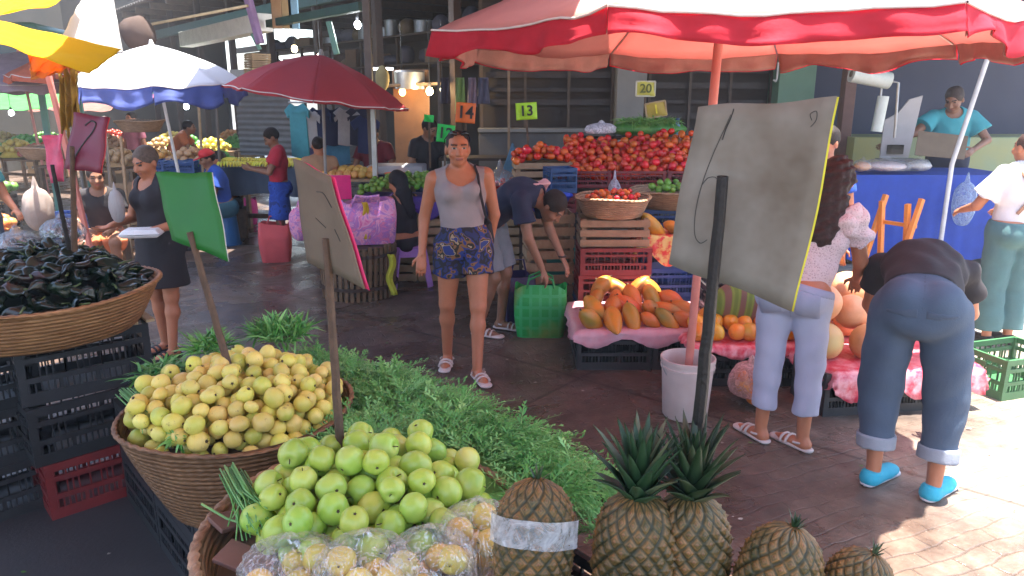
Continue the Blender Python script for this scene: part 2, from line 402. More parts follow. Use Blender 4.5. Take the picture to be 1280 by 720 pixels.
    if bottom:
        fr = bottom.get('len', 1.0); fl = bottom.get('flare', .012); pr = sel('pelvis')+[cap(J['pelvis'], J['waist'], .128*s*F, .118*s*F, .03, f=fwd, sc=1.3)]
        for k in ('l', 'r'):
            h, kn, an = J['hip_'+k], J['knee_'+k], J['ank_'+k]
            if bottom.get('skirt'):
                continue
            if fr <= .5: e = h+(kn-h)*fr*2; pr.append(cap(h, e, .089*s*F, (.088*(1-fr)+.052*fr)*s*F+fl*s, .02, flat1=True))
            else:
                kw = bottom.get('kw', 1.0); pr.append(cap(h, kn, .088*s*F, .056*kw*s*(.5+.5*F)+fl*.3*s, .02)); e = kn+(an-kn)*(fr-.5)*2
                pr.append(ball(kn*.68+an*.32+(an-kn)*0, (.052*s,)*3, .02)) if fr > .7 else None
                pr.append(cap(kn, e, .056*kw*s*(.5+.5*F)+fl*.3*s, (.052*(2-2*fr)+.040*(2*fr-1))*s+fl*s, .02, flat1=True))
        if bottom.get('skirt'):
            kc = (J['knee_l']+J['knee_r'])/2; e = J['pelvis']+(kc-J['pelvis'])*bottom['skirt']
            pr.append(cap(J['pelvis'], e, .135*s*F, .172*s*F, .03, f=fwd, sc=1.08, flat1=True))
        wl = bottom.get('waist', .45); wp = J['pelvis']*(1-wl)+J['waist']*wl
        sd0 = 2.3; vv0 = max(vox, .0065)
        o = part(bottom.get('name', 'trousers'), pr, bottom['m'], seed=sd0, inf=bottom.get('inf', .008)*s, cuts=[(wp, up)], wrinkle=bottom.get('w', .0035))
        if bottom.get('pockets'):
            m2 = bottom['pockets']
            for sg in (-1, 1):
                c = J['pelvis']+hs*sg*.085*s*hipw-up*.035*s; dn = nrm(c-(J['knee_l']+J['knee_r'])/2)
                me = field_mesh('back_pocket', pr, vv0, m2, inf=.0135*s, wrinkle=bottom.get('w', .0035), seed=sd0, cuts=[(c-fwd*.05*s, fwd), (c+hs*.062*s, hs), (c-hs*.062*s, -hs), (c+dn*.065*s, dn), (c-dn*.075*s, -dn)])
                if me: link('back_pocket', me, o)
            me = field_mesh('waistband', pr, vv0, m2, inf=.0125*s, wrinkle=bottom.get('w', .0035), seed=sd0, cuts=[(wp+up*.002, up), (wp-up*.038*s, -up)]); link('waistband', me, o) if me else None
            me = field_mesh('seam', pr, vv0, m2, inf=.0118*s, wrinkle=bottom.get('w', .0035), seed=sd0, cuts=[(J['pelvis']+hs*.005, hs), (J['pelvis']-hs*.005, -hs), (J['pelvis']-fwd*.03, fwd)]); link('seam', me, o) if me else None
        if bottom.get('cuff'):
            for k in ('l', 'r'):
                kn, an = J['knee_'+k], J['ank_'+k]; e = kn+(an-kn)*(fr-.5)*2; d = nrm(an-kn)
                me = field_mesh('cuff', [cap(e-d*.06*s, e+d*.006, .088*s, .086*s, .002, flat0=True, flat1=True)], max(vox, .0065), bottom['cuff'], wrinkle=.002)
                link('cuff', me, o)
    if shoes:
        for k in ('l', 'r'):
            an = J['ank_'+k]; fd = nrm(v3(toes[k] if toes else foot_dir)); hz = an-v3(0,0,.05)*s; sd_ = nrm(np.cross(fd, v3(0,0,1)))
            if shoes['kind'] == 'shoe':
                pr = [cap(hz-fd*.025*s, hz+fd*.14*s-v3(0,0,.008)*s, .043*s, .036*s, .02), cap(hz+fd*.10*s-v3(0,0,.008)*s, hz+fd*.165*s-v3(0,0,.008)*s, .042*s, .032*s, .015, f=(0,0,1), sc=1.3), cap(hz-fd*.02*s, hz-fd*.015*s+v3(0,0,.035)*s, .042*s, .040*s, .01, flat1=True)]
                o = part('shoe', pr, shoes['m'], inf=.002, cuts=[(an-v3(0,0,.073)*s, (0,0,-1))], wrinkle=.0015)
            else: o = None
            zb = an[2]-.085*s
            pr = [cap((hz[0], hz[1], zb+.013*s)-fd*.035*s, v3(hz[0], hz[1], zb+.013*s)+fd*.165*s, .034*s, .040*s, .01, f=(0,0,1), sc=2.6)]
            so = part('sole', pr, shoes.get('sole', shoes['m']), inf=.003, wrinkle=0)
            if o is not None and so is not None: so.parent = o
            if shoes['kind'] == 'sandal':
                for t0, hh in ((.11, .0), (.075, .006)):
                    c = hz+fd*t0*s; mb = MB(); pts = [Vector(c+sd_*(math.cos(a)*.044*s)+v3(0,0,1)*(math.sin(a)*.036*s+hh-.018*s)) for a in np.linspace(0, PI, 9)]
                    mb.tube(pts, .008*s, 6); mb.build('strap', shoes['m'], so)
                c = hz-fd*.02*s; mb = MB(); pts = [Vector(c+fd*.10*s*(-math.sin(a)*.45+.45)+sd_*(math.cos(a)*.046*s)+v3(0,0,1)*(.012*s)) for a in np.linspace(0, PI, 9)]
                mb.tube(pts, .006*s, 6); mb.build('strap', shoes['m'], so)
    if hair:
        hm_ = mat('hair_%02x%02x'%(int(haircol[0]*255), int(haircol[1]*255)), haircol, tuple(min(1, x*2.2+.004) for x in haircol), rough=.6, scale=60, bs=.9, bscale=140, spec=.25)
        pr = [ball(hp(0,-.018,.036), v3(.079,.094,.089)*s, .02, rot)]
        sb = [ball(hp(0,.095,-.035), v3(.070,.075,.105)*s, .01, rot), ball(hp(-.085,.055,-.03), v3(.035,.05,.06)*s, .01, rot), ball(hp(.085,.055,-.03), v3(.035,.05,.06)*s, .01, rot)]
        cuts = []
        if hair == 'short': sb.append(ball(hp(0,-.02,-.13), v3(.12,.14,.09)*s, .01, rot))
        if hair == 'tied': pr[0] = ball(hp(0,-.020,.034), v3(.0755,.090,.0845)*s, .02, rot); sb[0] = ball(hp(0,.098,-.022), v3(.066,.075,.108)*s, .01, rot); pr.append(ball(hp(0,-.105,.03), v3(.035,.035,.035)*s, .02)); sb.append(ball(hp(0,-.02,-.125), v3(.12,.14,.09)*s, .01, rot))
        if hair in ('long', 'curly'):
            ln = .30 if hair == 'long' else .25; w0 = .055 if hair == 'long' else .075; nk = J['neck']; bk = -fwd
            a = hp(0,-.06,-.0); b = nk+bk*.055*s+up*.02*s; c = b-v3(0,0,1)*ln*s*.75+bk*.085*s
            pr += [cap(a, b, .075*s, w0*1.1*s, .03, f=fwd, sc=1.1), cap(b, c, w0*1.15*s, w0*.8*s, .03, f=fwd, sc=1.35)]
            for sg in (-1, 1): pr += [cap(hp(sg*.06,-.03,.0), b+side*sg*.05*s, .035*s, .045*s, .02), cap(b+side*sg*.05*s, c+side*sg*.04*s+up*.04*s, .045*s, .03*s, .02)]
        part('hair', pr, hm_, inf=0, subs=sb, wrinkle=.007 if hair == 'curly' else .002, wfreq=95 if hair == 'curly' else 45, v=max(.006, vox*.9))
    if extra: extra(body, J, s, hp, part, fwd, up, side)
    return body
# ---------------------------------------------------------------- shared materials
mat('skin', (.46,.175,.090), (.38,.14,.07), rough=.5, scale=14, bs=.08, bscale=200)
mat('skin_dark', (.27,.13,.075), (.22,.10,.06), rough=.5, scale=14, bs=.08, bscale=200)
mat('eye_white', (.38,.34,.31), rough=.3, bs=0); mat('eye_dark', (.015,.01,.008), rough=.35, bs=0); mat('lip', (.33,.11,.085), rough=.45, bs=0)
WOOD = mat('old_wood', (.20,.12,.065), (.10,.058,.032), rough=.75, scale=18, bs=.5, bscale=70)
DWOOD = mat('dark_wood', (.055,.028,.018), (.03,.016,.011), rough=.65, scale=25, bs=.6, bscale=120)
CRATEWOOD = mat('crate_wood', (.42,.29,.17), (.27,.18,.10), rough=.8, scale=14, bs=.4, bscale=90, rnd=.2)
CONC = mat('concrete', (.24,.235,.22), (.15,.145,.135), rough=.9, scale=3, bs=.3, bscale=30)
STEEL = mat('steel', (.45,.45,.46), (.3,.29,.28), rough=.38, metal=.8, bs=.1)
POLE = mat('pole_paint', (.30,.28,.27), (.20,.18,.17), rough=.5, bs=.1)
BLACKP = mat('black_plastic', (.016,.017,.020), (.03,.03,.033), rough=.42, bs=.12, bscale=40, rnd=.2)
REDP = mat('red_plastic', (.20,.018,.022), (.13,.013,.016), rough=.5, bs=.15, bscale=40, rnd=.15)
BLUEP = mat('blue_plastic', (.012,.06,.22), (.01,.04,.14), rough=.45, bs=.1, rnd=.15)
def cloth(name, c, c2=None, trans=.25, **kw):
    kw.setdefault('bs', .5); kw.setdefault('bscale', 35); kw.setdefault('rough', .8); return mat(name, c, c2, trans=trans, **kw)
def plastic_bag_mat(name, c, a=.45):
    m, nt, b = new_mat(name); b.inputs['Base Color'].default_value = col4(c); b.inputs['Roughness'].default_value = .12
    bump(nt, b, noise(nt, coords(nt), 38, 3, .6, 1.2), .7, .01)
    t = N(nt, 'ShaderNodeBsdfTransparent'); lw = N(nt, 'ShaderNodeLayerWeight', Blend=.35)
    ns = noise(nt, coords(nt), 20, 3, .6, 2.0); f = ramp(nt, ns, [(.42,(0,0,0)), (.72,(1,1,1))])
    ma = N(nt, 'ShaderNodeMath', operation='MULTIPLY_ADD', use_clamp=True); nt.links.new(lw.outputs['Facing'], ma.inputs[0]); ma.inputs[1].default_value = .5
    m2 = N(nt, 'ShaderNodeMath', operation='MULTIPLY_ADD'); nt.links.new(f, m2.inputs[0]); m2.inputs[1].default_value = a*.7; m2.inputs[2].default_value = a*.35
    nt.links.new(m2.outputs[0], ma.inputs[2])
    mx = N(nt, 'ShaderNodeMixShader'); nt.links.new(ma.outputs[0], mx.inputs[0]); nt.links.new(t.outputs[0], mx.inputs[1]); nt.links.new(b.outputs[0], mx.inputs[2])
    nt.links.new(mx.outputs[0], nt.nodes['Material Output'].inputs[0]); MATS[name] = m; return m
def clear_film(name, tint=(.9,.92,.93), base=.07, crease=.55):
    m, nt, b = new_mat(name); g = N(nt, 'ShaderNodeBsdfGlossy', Roughness=.13); d = N(nt, 'ShaderNodeBsdfTranslucent'); d2 = N(nt, 'ShaderNodeBsdfDiffuse'); t = N(nt, 'ShaderNodeBsdfTransparent'); d2.inputs['Color'].default_value = col4(tint)
    v = coords(nt); mp = N(nt, 'ShaderNodeMapping'); mp.inputs['Scale'].default_value = (1, 1, .35); nt.links.new(v, mp.inputs[0]); n1 = noise(nt, mp.outputs[0], 34, 3, .6, 2.5)
    bp = N(nt, 'ShaderNodeBump', Strength=.9, Distance=.012); nt.links.new(n1, bp.inputs['Height']); nt.links.new(bp.outputs[0], g.inputs['Normal'])
    f = ramp(nt, n1, [(.50,(base,)*3), (.56,(crease,)*3), (.60,(base,)*3), (.70,(base*1.5,)*3)])
    m1 = N(nt, 'ShaderNodeMixShader'); m1.inputs[0].default_value = .35; nt.links.new(g.outputs[0], m1.inputs[1]); nt.links.new(d2.outputs[0], m1.inputs[2])
    lw = N(nt, 'ShaderNodeLayerWeight', Blend=.25); ma = N(nt, 'ShaderNodeMath', operation='MULTIPLY_ADD', use_clamp=True); nt.links.new(lw.outputs['Facing'], ma.inputs[0]); ma.inputs[1].default_value = .28; nt.links.new(f, ma.inputs[2])
    m2 = N(nt, 'ShaderNodeMixShader'); nt.links.new(ma.outputs[0], m2.inputs[0]); nt.links.new(t.outputs[0], m2.inputs[1]); nt.links.new(m1.outputs[0], m2.inputs[2]); nt.links.new(m2.outputs[0], nt.nodes['Material Output'].inputs[0]); MATS[name] = m; return m
CLEAR = clear_film('clear_plastic')

# ---------------------------------------------------------------- ground
def ground_mat():
    m, nt, b = new_mat('stamped_concrete'); v = coords(nt)
    mp = N(nt, 'ShaderNodeMapping'); mp.inputs['Rotation'].default_value = (0, 0, R(-24)); nt.links.new(v, mp.inputs[0])
    # the courses wander a little, as hand-stamped paving does
    wn = N(nt, 'ShaderNodeTexNoise', Scale=3.5, Detail=5); nt.links.new(v, wn.inputs['Vector'])
    va = N(nt, 'ShaderNodeVectorMath', operation='SCALE'); nt.links.new(wn.outputs['Color'], va.inputs[0]); va.inputs['Scale'].default_value = .085
    vb = N(nt, 'ShaderNodeVectorMath', operation='ADD'); nt.links.new(mp.outputs[0], vb.inputs[0]); nt.links.new(va.outputs[0], vb.inputs[1])
    br = N(nt, 'ShaderNodeTexBrick', Scale=1.0); br.inputs['Brick Width'].default_value = .21; br.inputs['Row Height'].default_value = .085
    br.inputs['Mortar Size'].default_value = .007; br.inputs['Mortar Smooth'].default_value = .8; br.inputs['Color1'].default_value = (1,1,1,1); br.inputs['Color2'].default_value = (.72,.72,.72,1); br.inputs['Mortar'].default_value = (0,0,0,1)
    nt.links.new(vb.outputs[0], br.inputs['Vector'])
    n1 = noise(nt, v, .9, 6, .65, .4); n2 = noise(nt, v, 7, 6, .7); n3 = noise(nt, v, 55, 3)
    wear = ramp(nt, n1, [(.36,(0,0,0)), (.64,(1,1,1))])
    base = mix_rgb(nt, wear, (.056,.035,.028), (.145,.105,.085))
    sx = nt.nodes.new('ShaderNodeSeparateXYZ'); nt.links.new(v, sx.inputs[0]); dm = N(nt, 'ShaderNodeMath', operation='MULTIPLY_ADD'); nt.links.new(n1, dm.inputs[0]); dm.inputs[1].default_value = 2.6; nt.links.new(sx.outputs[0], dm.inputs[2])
    sun_pale = N(nt, 'ShaderNodeMapRange'); nt.links.new(dm.outputs[0], sun_pale.inputs[0]); sun_pale.inputs[1].default_value = 3.0; sun_pale.inputs[2].default_value = 4.6; base = mix_rgb(nt, sun_pale.outputs[0], base, (.36,.31,.265))  # sunlit patch painted in: paving colour goes paler to the right, noisy edge
    gr = ramp(nt, n2, [(.30,(.55,.53,.52)), (.7,(1.25,1.22,1.18))]); base = mix_rgb(nt, 1.0, base, gr, 'MULTIPLY')
    tone = mix_rgb(nt, .42, (1,1,1), br.outputs['Color'], 'MIX'); wm = N(nt, 'ShaderNodeMath', operation='MULTIPLY'); nt.links.new(ramp(nt, noise(nt, v, 1.8, 4), [(.38,(0,0,0)), (.58,(1,1,1))]), wm.inputs[0]); wm.inputs[1].default_value = .8; base = mix_rgb(nt, wm.outputs[0], base, tone, 'MULTIPLY')
    # big cast joints
    mp2 = N(nt, 'ShaderNodeMapping'); mp2.inputs['Rotation'].default_value = (0, 0, R(40)); nt.links.new(v, mp2.inputs[0])
    b2 = N(nt, 'ShaderNodeTexBrick', Scale=1.0, offset=0); b2.inputs['Brick Width'].default_value = 2.6; b2.inputs['Row Height'].default_value = 1.9; b2.inputs['Mortar Size'].default_value = .018; b2.inputs['Mortar Smooth'].default_value = .6
    b2.inputs['Color1'].default_value = b2.inputs['Color2'].default_value = (1,1,1,1); b2.inputs['Mortar'].default_value = (.3,.28,.27,1); nt.links.new(mp2.outputs[0], b2.inputs['Vector'])
    base = mix_rgb(nt, .8, base, b2.outputs['Color'], 'MULTIPLY')
    spk = ramp(nt, noise(nt, v, 90, 2), [(.70,(0,0,0)), (.76,(1,1,1))]); base = mix_rgb(nt, spk, base, (.32,.29,.26))
    nt.links.new(base, b.inputs['Base Color'])
    wet = ramp(nt, noise(nt, v, 1.5, 5, .6, .6), [(.42,(.17,.17,.17)), (.60,(.55,.55,.55))]); nt.links.new(wet, b.inputs['Roughness'])
    h = N(nt, 'ShaderNodeMath', operation='MULTIPLY_ADD'); nt.links.new(br.outputs['Color'], h.inputs[0]); wb = N(nt, 'ShaderNodeMath', operation='MULTIPLY'); nt.links.new(wm.outputs[0], wb.inputs[0]); wb.inputs[1].default_value = .42; nt.links.new(wb.outputs[0], h.inputs[1]); nt.links.new(n2, h.inputs[2])
    h2 = N(nt, 'ShaderNodeMath', operation='MULTIPLY_ADD'); nt.links.new(n3, h2.inputs[0]); h2.inputs[1].default_value = .25; nt.links.new(h.outputs[0], h2.inputs[2])
    bump(nt, b, h2.outputs[0], .7, .012); MATS['ground'] = m; return m
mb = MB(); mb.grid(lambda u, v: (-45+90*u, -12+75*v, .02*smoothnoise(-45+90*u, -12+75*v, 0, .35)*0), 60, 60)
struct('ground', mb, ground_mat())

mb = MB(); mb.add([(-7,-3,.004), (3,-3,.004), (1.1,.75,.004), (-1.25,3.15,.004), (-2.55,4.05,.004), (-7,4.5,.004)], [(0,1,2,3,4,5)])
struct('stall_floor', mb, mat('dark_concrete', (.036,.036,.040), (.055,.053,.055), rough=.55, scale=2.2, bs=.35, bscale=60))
# ---------------------------------------------------------------- kit of market things
def plank_table(label, c, rz, L, W, H, m=WOOD, legm=None, group=None, cloth_m=None, drop=.3, name='market_table', cloth_label=None):
    t = thing(name, label, 'table', (c[0], c[1], 0), rz, group); legm = legm or m
    b = MB(); n = max(2, int(W/.14))
    for i in range(n):
        y0 = -W/2+i*W/n; b.box((-L/2, y0+.004, H-.03), (L/2, y0+W/n-.004, H))
    b.build('table_top', m, t, bevel=.003)
    for x in (-L/2+.06, L/2-.06):
        for y in (-W/2+.06, W/2-.06): MB().box((x-.025, y-.025, 0), (x+.025, y+.025, H-.03)).build('leg', legm, t)
    MB().box((-L/2+.06, W/2-.075, .22), (L/2-.06, W/2-.045, .28)).build('stretcher', legm, t)
    if cloth_m:
        b = MB(); P = 2*(L+W)
        def fn(u, v):
            s = u*P; hl, hw = L/2+.012, W/2+.012
            if s < L: x, y, nx, ny = -hl+s*2*hl/L, -hw, 0, -1
            elif s < L+W: x, y, nx, ny = hl, -hw+(s-L)*2*hw/W, 1, 0
            elif s < 2*L+W: x, y, nx, ny = hl-(s-L-W)*2*hl/L, hw, 0, 1
            else: x, y, nx, ny = -hl, hw-(s-2*L-W)*2*hw/W, -1, 0
            k = v*(.018+.014*math.sin(s*19)+.012*math.sin(s*41+1)); dz = drop*v*(1+.06*math.sin(s*7))
            return (x+nx*(k+.004), y+ny*(k+.004), H+.006-dz)
        b.grid(fn, 110, 6, True); b.add([(-L/2-.016,-W/2-.016,H+.006),(L/2+.016,-W/2-.016,H+.006),(L/2+.016,W/2+.016,H+.006),(-L/2-.016,W/2+.016,H+.006)], [(0,1,2,3)])
        o = b.build('tablecloth', cloth_m, None, (c[0], c[1], 0), (0,0,rz), angle=60)
        tag(o, cloth_label or ('cloth draped over the '+label), 'tablecloth')
    return t
def crate_mesh(key, L, W, H, m, kind='plastic'):
    b = MB()
    if kind == 'plastic':
        t = .012
        for x in (-L/2, L/2-.03):
            for y in (-W/2, W/2-.03): b.box((x, y, 0), (x+.03, y+.03, H-.002))
        def side(a, c, n):
            a = Vector(a); c = Vector(c); d = (c-a); Ln = d.length; d.normalize(); q = Vector((-d.y, d.x, 0))
            for z, hh in ((.0, .05), (H*.36, .022), (H*.68, .022), (H-.035, .035)):
                b.bar(a+Vector((0,0,z+hh/2))+q*.008, c+Vector((0,0,z+hh/2))+q*.008, t+.006, hh)
            k = int(Ln/.022)
            for i in range(k):
                p = a+d*(Ln*(i+.5)/k)+q*.008; wz = .006 if (i % 6) else .016
                b.box((p.x-(wz/2 if abs(d.x) > .5 else t/2), p.y-(wz/2 if abs(d.y) > .5 else t/2), .03), (p.x+(wz/2 if abs(d.x) > .5 else t/2), p.y+(wz/2 if abs(d.y) > .5 else t/2), H*.36+.01) if i % 2 == 0 else (p.x+.003, p.y+.003, H-.02))
                if i % 3 == 1: b.box((p.x-(wz/2 if abs(d.x) > .5 else t/2), p.y-(wz/2 if abs(d.y) > .5 else t/2), H*.36), (p.x+(wz/2 if abs(d.x) > .5 else t/2), p.y+(wz/2 if abs(d.y) > .5 else t/2), H*.68))
        side((-L/2, -W/2, 0), (L/2, -W/2, 0), 1); side((L/2, -W/2, 0), (L/2, W/2, 0), 1); side((L/2, W/2, 0), (-L/2, W/2, 0), 1); side((-L/2, W/2, 0), (-L/2, -W/2, 0), 1)
        b.box((-L/2+.014, -W/2+.014, .004), (L/2-.014, W/2-.014, .014))
        for sx in (-1, 1): b.box((sx*(L/2+.006)-.004, -.05, H-.075), (sx*(L/2+.006)+.004, .05, H-.045))
        me = b.mesh(key, m, smooth=False)
    else:
        for x in (-L/2+.012, L/2-.045):
            for y in (-W/2+.012, W/2-.045): b.box((x, y, 0), (x+.033, y+.033, H))
        k = 3; g = .028; sh = (H-.02-g*(k-1))/k
        for i in range(k):
            z = .01+i*(sh+g)
            for y in (-W/2-.0, W/2-.012): b.box((-L/2, y, z), (L/2, y+.012, z+sh), rot=(0, random.uniform(-.008,.008), 0))
            for x in (-L/2, L/2-.012): b.box((x, -W/2+.013, z), (x+.012, W/2-.013, z+sh))
        for i in range(5): b.box((-L/2+.012, -W/2+.015+i*(W-.03)/5, .003), (L/2-.012, -W/2+.0+(i+1)*(W-.03)/5, .012))
        me = b.mesh(key, m, smooth=False)
    return me
CR = {'black': crate_mesh('plastic_crate', .50, .36, .25, BLACKP), 'red': crate_mesh('plastic_crate', .50, .36, .25, REDP), 'blue': crate_mesh('plastic_crate', .50, .36, .25, BLUEP),
      'wood': crate_mesh('wooden_crate', .50, .34, .26, CRATEWOOD, 'wood')}
CR['green'] = crate_mesh('plastic_crate', .50, .36, .25, mat('green_plastic', (.04,.16,.06), rough=.45))
def crate(kind, loc, rz, label, group=None, sc=(1,1,1)):
    o = link('wooden_crate' if kind == 'wood' else 'plastic_crate', CR[kind], None, loc, (0,0,rz), sc); return tag(o, label, 'crate', group)
def basket_weave_mat(name, c, c2, bands=120):
    m, nt, b = new_mat(name); v = coords(nt)
    w = N(nt, 'ShaderNodeTexWave', Scale=bands/6.28, Distortion=1.2, bands_direction='Z'); w.inputs['Detail Scale'].default_value = 3; nt.links.new(v, w.inputs['Vector'])
    f = ramp(nt, noise(nt, v, 9, 5), [(.3,(0,0,0)), (.7,(1,1,1))]); base = mix_rgb(nt, f, c, c2)
    mp = N(nt, 'ShaderNodeMapping'); mp.inputs['Scale'].default_value = (5, 5, 90); nt.links.new(v, mp.inputs[0])
    st = ramp(nt, noise(nt, mp.outputs[0], 3, 4), [(.40,(1,1,1)), (.62,(.42,.34,.28))]); base = mix_rgb(nt, .8, base, st, 'MULTIPLY')
    base = mix_rgb(nt, .22, base, w.outputs['Color'], 'MULTIPLY')
    nt.links.new(base, b.inputs['Base Color']); b.inputs['Roughness'].default_value = .62; bump(nt, b, w.outputs['Fac'], .5, .006); MATS[name] = m; return m
WICK = basket_weave_mat('wicker', (.50,.25,.10), (.34,.16,.06)); WICK2 = basket_weave_mat('wicker_pale', (.52,.32,.19), (.36,.21,.12)); WICKD = basket_weave_mat('wicker_brown', (.30,.155,.07), (.20,.10,.045))
LINER = mat('liner_paper', (.16,.11,.07), rough=.9, bs=.4)
def basket(label, loc, R1, R0, H, m, rz=0, group=None, braid=.016, tilt=None, fill=.12):
    """round wicker basket, base radius R0, rim radius R1; loc = centre of its base"""
    t = thing('wicker_basket', label, 'basket', loc, rz, group)
    if tilt: t.rotation_euler = (tilt[0], tilt[1], rz)
    n = 260; rows = 36; prof = []
    for i in range(rows*4+1):
        u = i/(rows*4); prof.append((R0+(R1-R0)*(u**.75), H*u))
    K = int(2*PI*R1/.034)
    def fn(r, z, a, i):
        row = i//4; ph = (i % 4)/4
        w = math.sin(K*a+(PI if row % 2 else 0)); env = math.sin(PI*ph)**.7 if ph else 0
        return r+.0014*w*env+.006*smoothnoise(3*math.cos(a), 3*math.sin(a), z*9), z+.004*math.sin(3*a+1)*z/H*2
    b = MB(); b.lathe(prof, n, fn=fn); b.lathe([(0.001, .006), (R0, .006)], 40)
    b.lathe([(r-.012, z) for r, z in prof[::-8]]+[(R0-.012, .02)], 60)
    b.build('basket_wall', m, t, angle=80)
    b = MB(); nn = 200; pts = []
    def rim(u, v):
        a = 2*PI*u; q = 2*PI*v; tw = braid*(1+.22*math.sin(q*2+a*R1*160)); dz = .004*math.sin(3*a+1)*2
        return ((R1+tw*math.cos(q))*math.cos(a), (R1+tw*math.cos(q))*math.sin(a), H+dz+tw*.85*math.sin(q))
    b.grid(rim, 300, 10, True); b.build('rim', m, t, angle=80)
    b = MB(); b.lathe([(.001, H-fill+.05), (R1*.5, H-fill+.03), (R1*.9-.01, H-fill)], 36, fn=lambda r, z, a, i: (r, z+.006*math.sin(5*a))); b.build('liner', LINER, t)
    return t
def deposit(n, r, inside, bbox, floor, K=60, seed=1, crowd=.94):
    """drop balls one after another where the heap is lowest; returns touching centres"""
    rg = np.random.RandomState(seed); P = np.zeros((0, 3)); out = []
    for _ in range(n):
        c = rg.uniform(bbox[0], bbox[1], (K, 2)) if True else None
        best = None
        for x, y in c:
            if not inside(x, y): continue
            f = floor(x, y); z = f
            if len(P):
                d2 = (P[:,0]-x)**2+(P[:,1]-y)**2; m = d2 < (2*r*crowd)**2
                if m.any(): z = max(z, float((P[m,2]+np.sqrt((2*r*crowd)**2-d2[m])).max()))
            s = z-f
            if best is None or s < best[0]: best = (s, x, y, z)
        if best is None: continue
        P = np.vstack([P, best[1:]]); out.append(best[1:])
    return out
def heap(name, me, pts, label, cat, group, rot='any', sc=(.88, 1.12), M=None, rzr=6.3, seed=3, tilt=.4):
    rg = random.Random(seed); o = None; meshes = me if isinstance(me, list) else [me]; L = []
    for p in pts:
        q = Vector(p) if M is None else M@Vector(p)
        e = (rg.uniform(0, 6.3), rg.uniform(0, 6.3), rg.uniform(0, 6.3)) if rot == 'any' else (rg.uniform(-tilt, tilt), rg.uniform(-tilt, tilt), rg.uniform(0, rzr))
        s0 = rg.uniform(*sc); o = link(name, rg.choice(meshes), None, q, e, (s0*rg.uniform(.94,1.06), s0*rg.uniform(.94,1.06), s0*rg.uniform(.92,1.08))); tag(o, label, cat, group); L.append(o)
    return L
def canopy(label, c, n, Rr, zr, apex, mtop, mval, val=.1, a0=0.0, pole_r=.02, pole_m=None, pole_base=None, tilt=(0,0), sag=.06, ribs=True, scal=0, seed=1, cat='umbrella', torn=False, group=None, lining=None):
    """market umbrella: panelled canopy (with thickness), hanging valance, ribs, pole. c = pole top, on the canopy centre"""
    t = thing('market_umbrella', label, cat, (c[0], c[1], 0), 0, group)
    M = Matrix.Translation((0,0,zr))@Euler((tilt[0], tilt[1], 0)).to_matrix().to_4x4()
    V = [(Rr*math.cos(a0+2*PI*k/n), Rr*math.sin(a0+2*PI*k/n)) for k in range(n)]
    def surf(k, u, v):          # u along the edge, v from centre to rim
        x = V[k][0]*(1-u)+V[(k+1)%n][0]*u; y = V[k][1]*(1-u)+V[(k+1)%n][1]*u
        e = math.sin(PI*u); z = (apex-zr)*(1-v)**1.05*(1) + (apex-zr)*.16*math.sin(PI*v) - sag*e*v*.6
        x *= v*(1-.03*e*v); y *= v*(1-.03*e*v)
        z += .012*smoothnoise(x*4, y*4, seed)*v*2
        return M@Vector((x, y, z))
    b = MB()
    for k in range(n): b.grid(lambda u, v, k=k: surf(k, u, max(v, .012)), 12, 14)
    o = b.build('canopy', mtop, t, angle=25, solid=.003)
    if val:
        b = MB(); rg = random.Random(seed)
        for k in range(n):
            A = Vector((V[k][0], V[k][1], 0)).normalized(); Bv = Vector((V[(k+1)%n][0], V[(k+1)%n][1], 0)).normalized(); L = (Vector(V[k])-Vector(V[(k+1)%n])).length
            dirn = (A+Bv).normalized(); ph = rg.uniform(0, 6)
            def fn(u, v):
                p = surf(k, u, 1.0); s = u*L
                w = (.012*math.sin(s*31+ph)+.014*math.sin(s*13+2*ph)+.02*smoothnoise(s*5, v*3, k+seed))*v
                hang = val*(1+.18*math.sin(s*9+ph)+.35*smoothnoise(s*3, 0, k*3+seed)) - scal*abs(math.sin(PI*s/.16))
                sw = (.25 if torn else .12)*val*v
                return p+dirn*(w+sw+.004)+Vector((0,0,-hang*v+.004))
            b.grid(fn, 40, 6)
        b.build('valance', mval, t, angle=60, solid=.002)
        if lining:
            b.v = [(x*.993, y*.993, z+.004) for x, y, z in b.v]; b.build('valance_lining', lining, t, angle=60, solid=.001)
        b = MB()      # pale hem binding along the valance
        for k in range(n):
            A = Vector((V[k][0], V[k][1], 0)).normalized(); Bv = Vector((V[(k+1)%n][0], V[(k+1)%n][1], 0)).normalized(); dirn = (A+Bv).normalized()
            pts = [surf(k, u, 1.0)+dirn*.008+Vector((0,0,.006)) for u in np.linspace(0, 1, 14)]; b.tube(pts, .005, 5, cap=False)
        b.build('hem', MATS['hem_white'], t)
    if ribs:
        for k in range(n):
            b = MB(); b.tube([surf(k, 0, v)+Vector((0,0,-.014)) for v in np.linspace(.03, .98, 9)], .006, 5); b.build('rib', MATS['steel'], t)
    pb = Vector(pole_base)-Vector((c[0], c[1], 0)) if pole_base else Vector((0,0,0))
    MB().tube([pb, M@Vector((0,0,apex-zr+.0))], pole_r, 12).build('pole', pole_m or POLE, t)
    MB().tube([M@Vector((0,0,apex-zr-.01)), M@Vector((0,0,apex-zr+.05))], [.03, .012], 10).build('finial', pole_m or POLE, t)
    return t
mat('hem_white', (.75,.68,.66), rough=.7, bs=0)

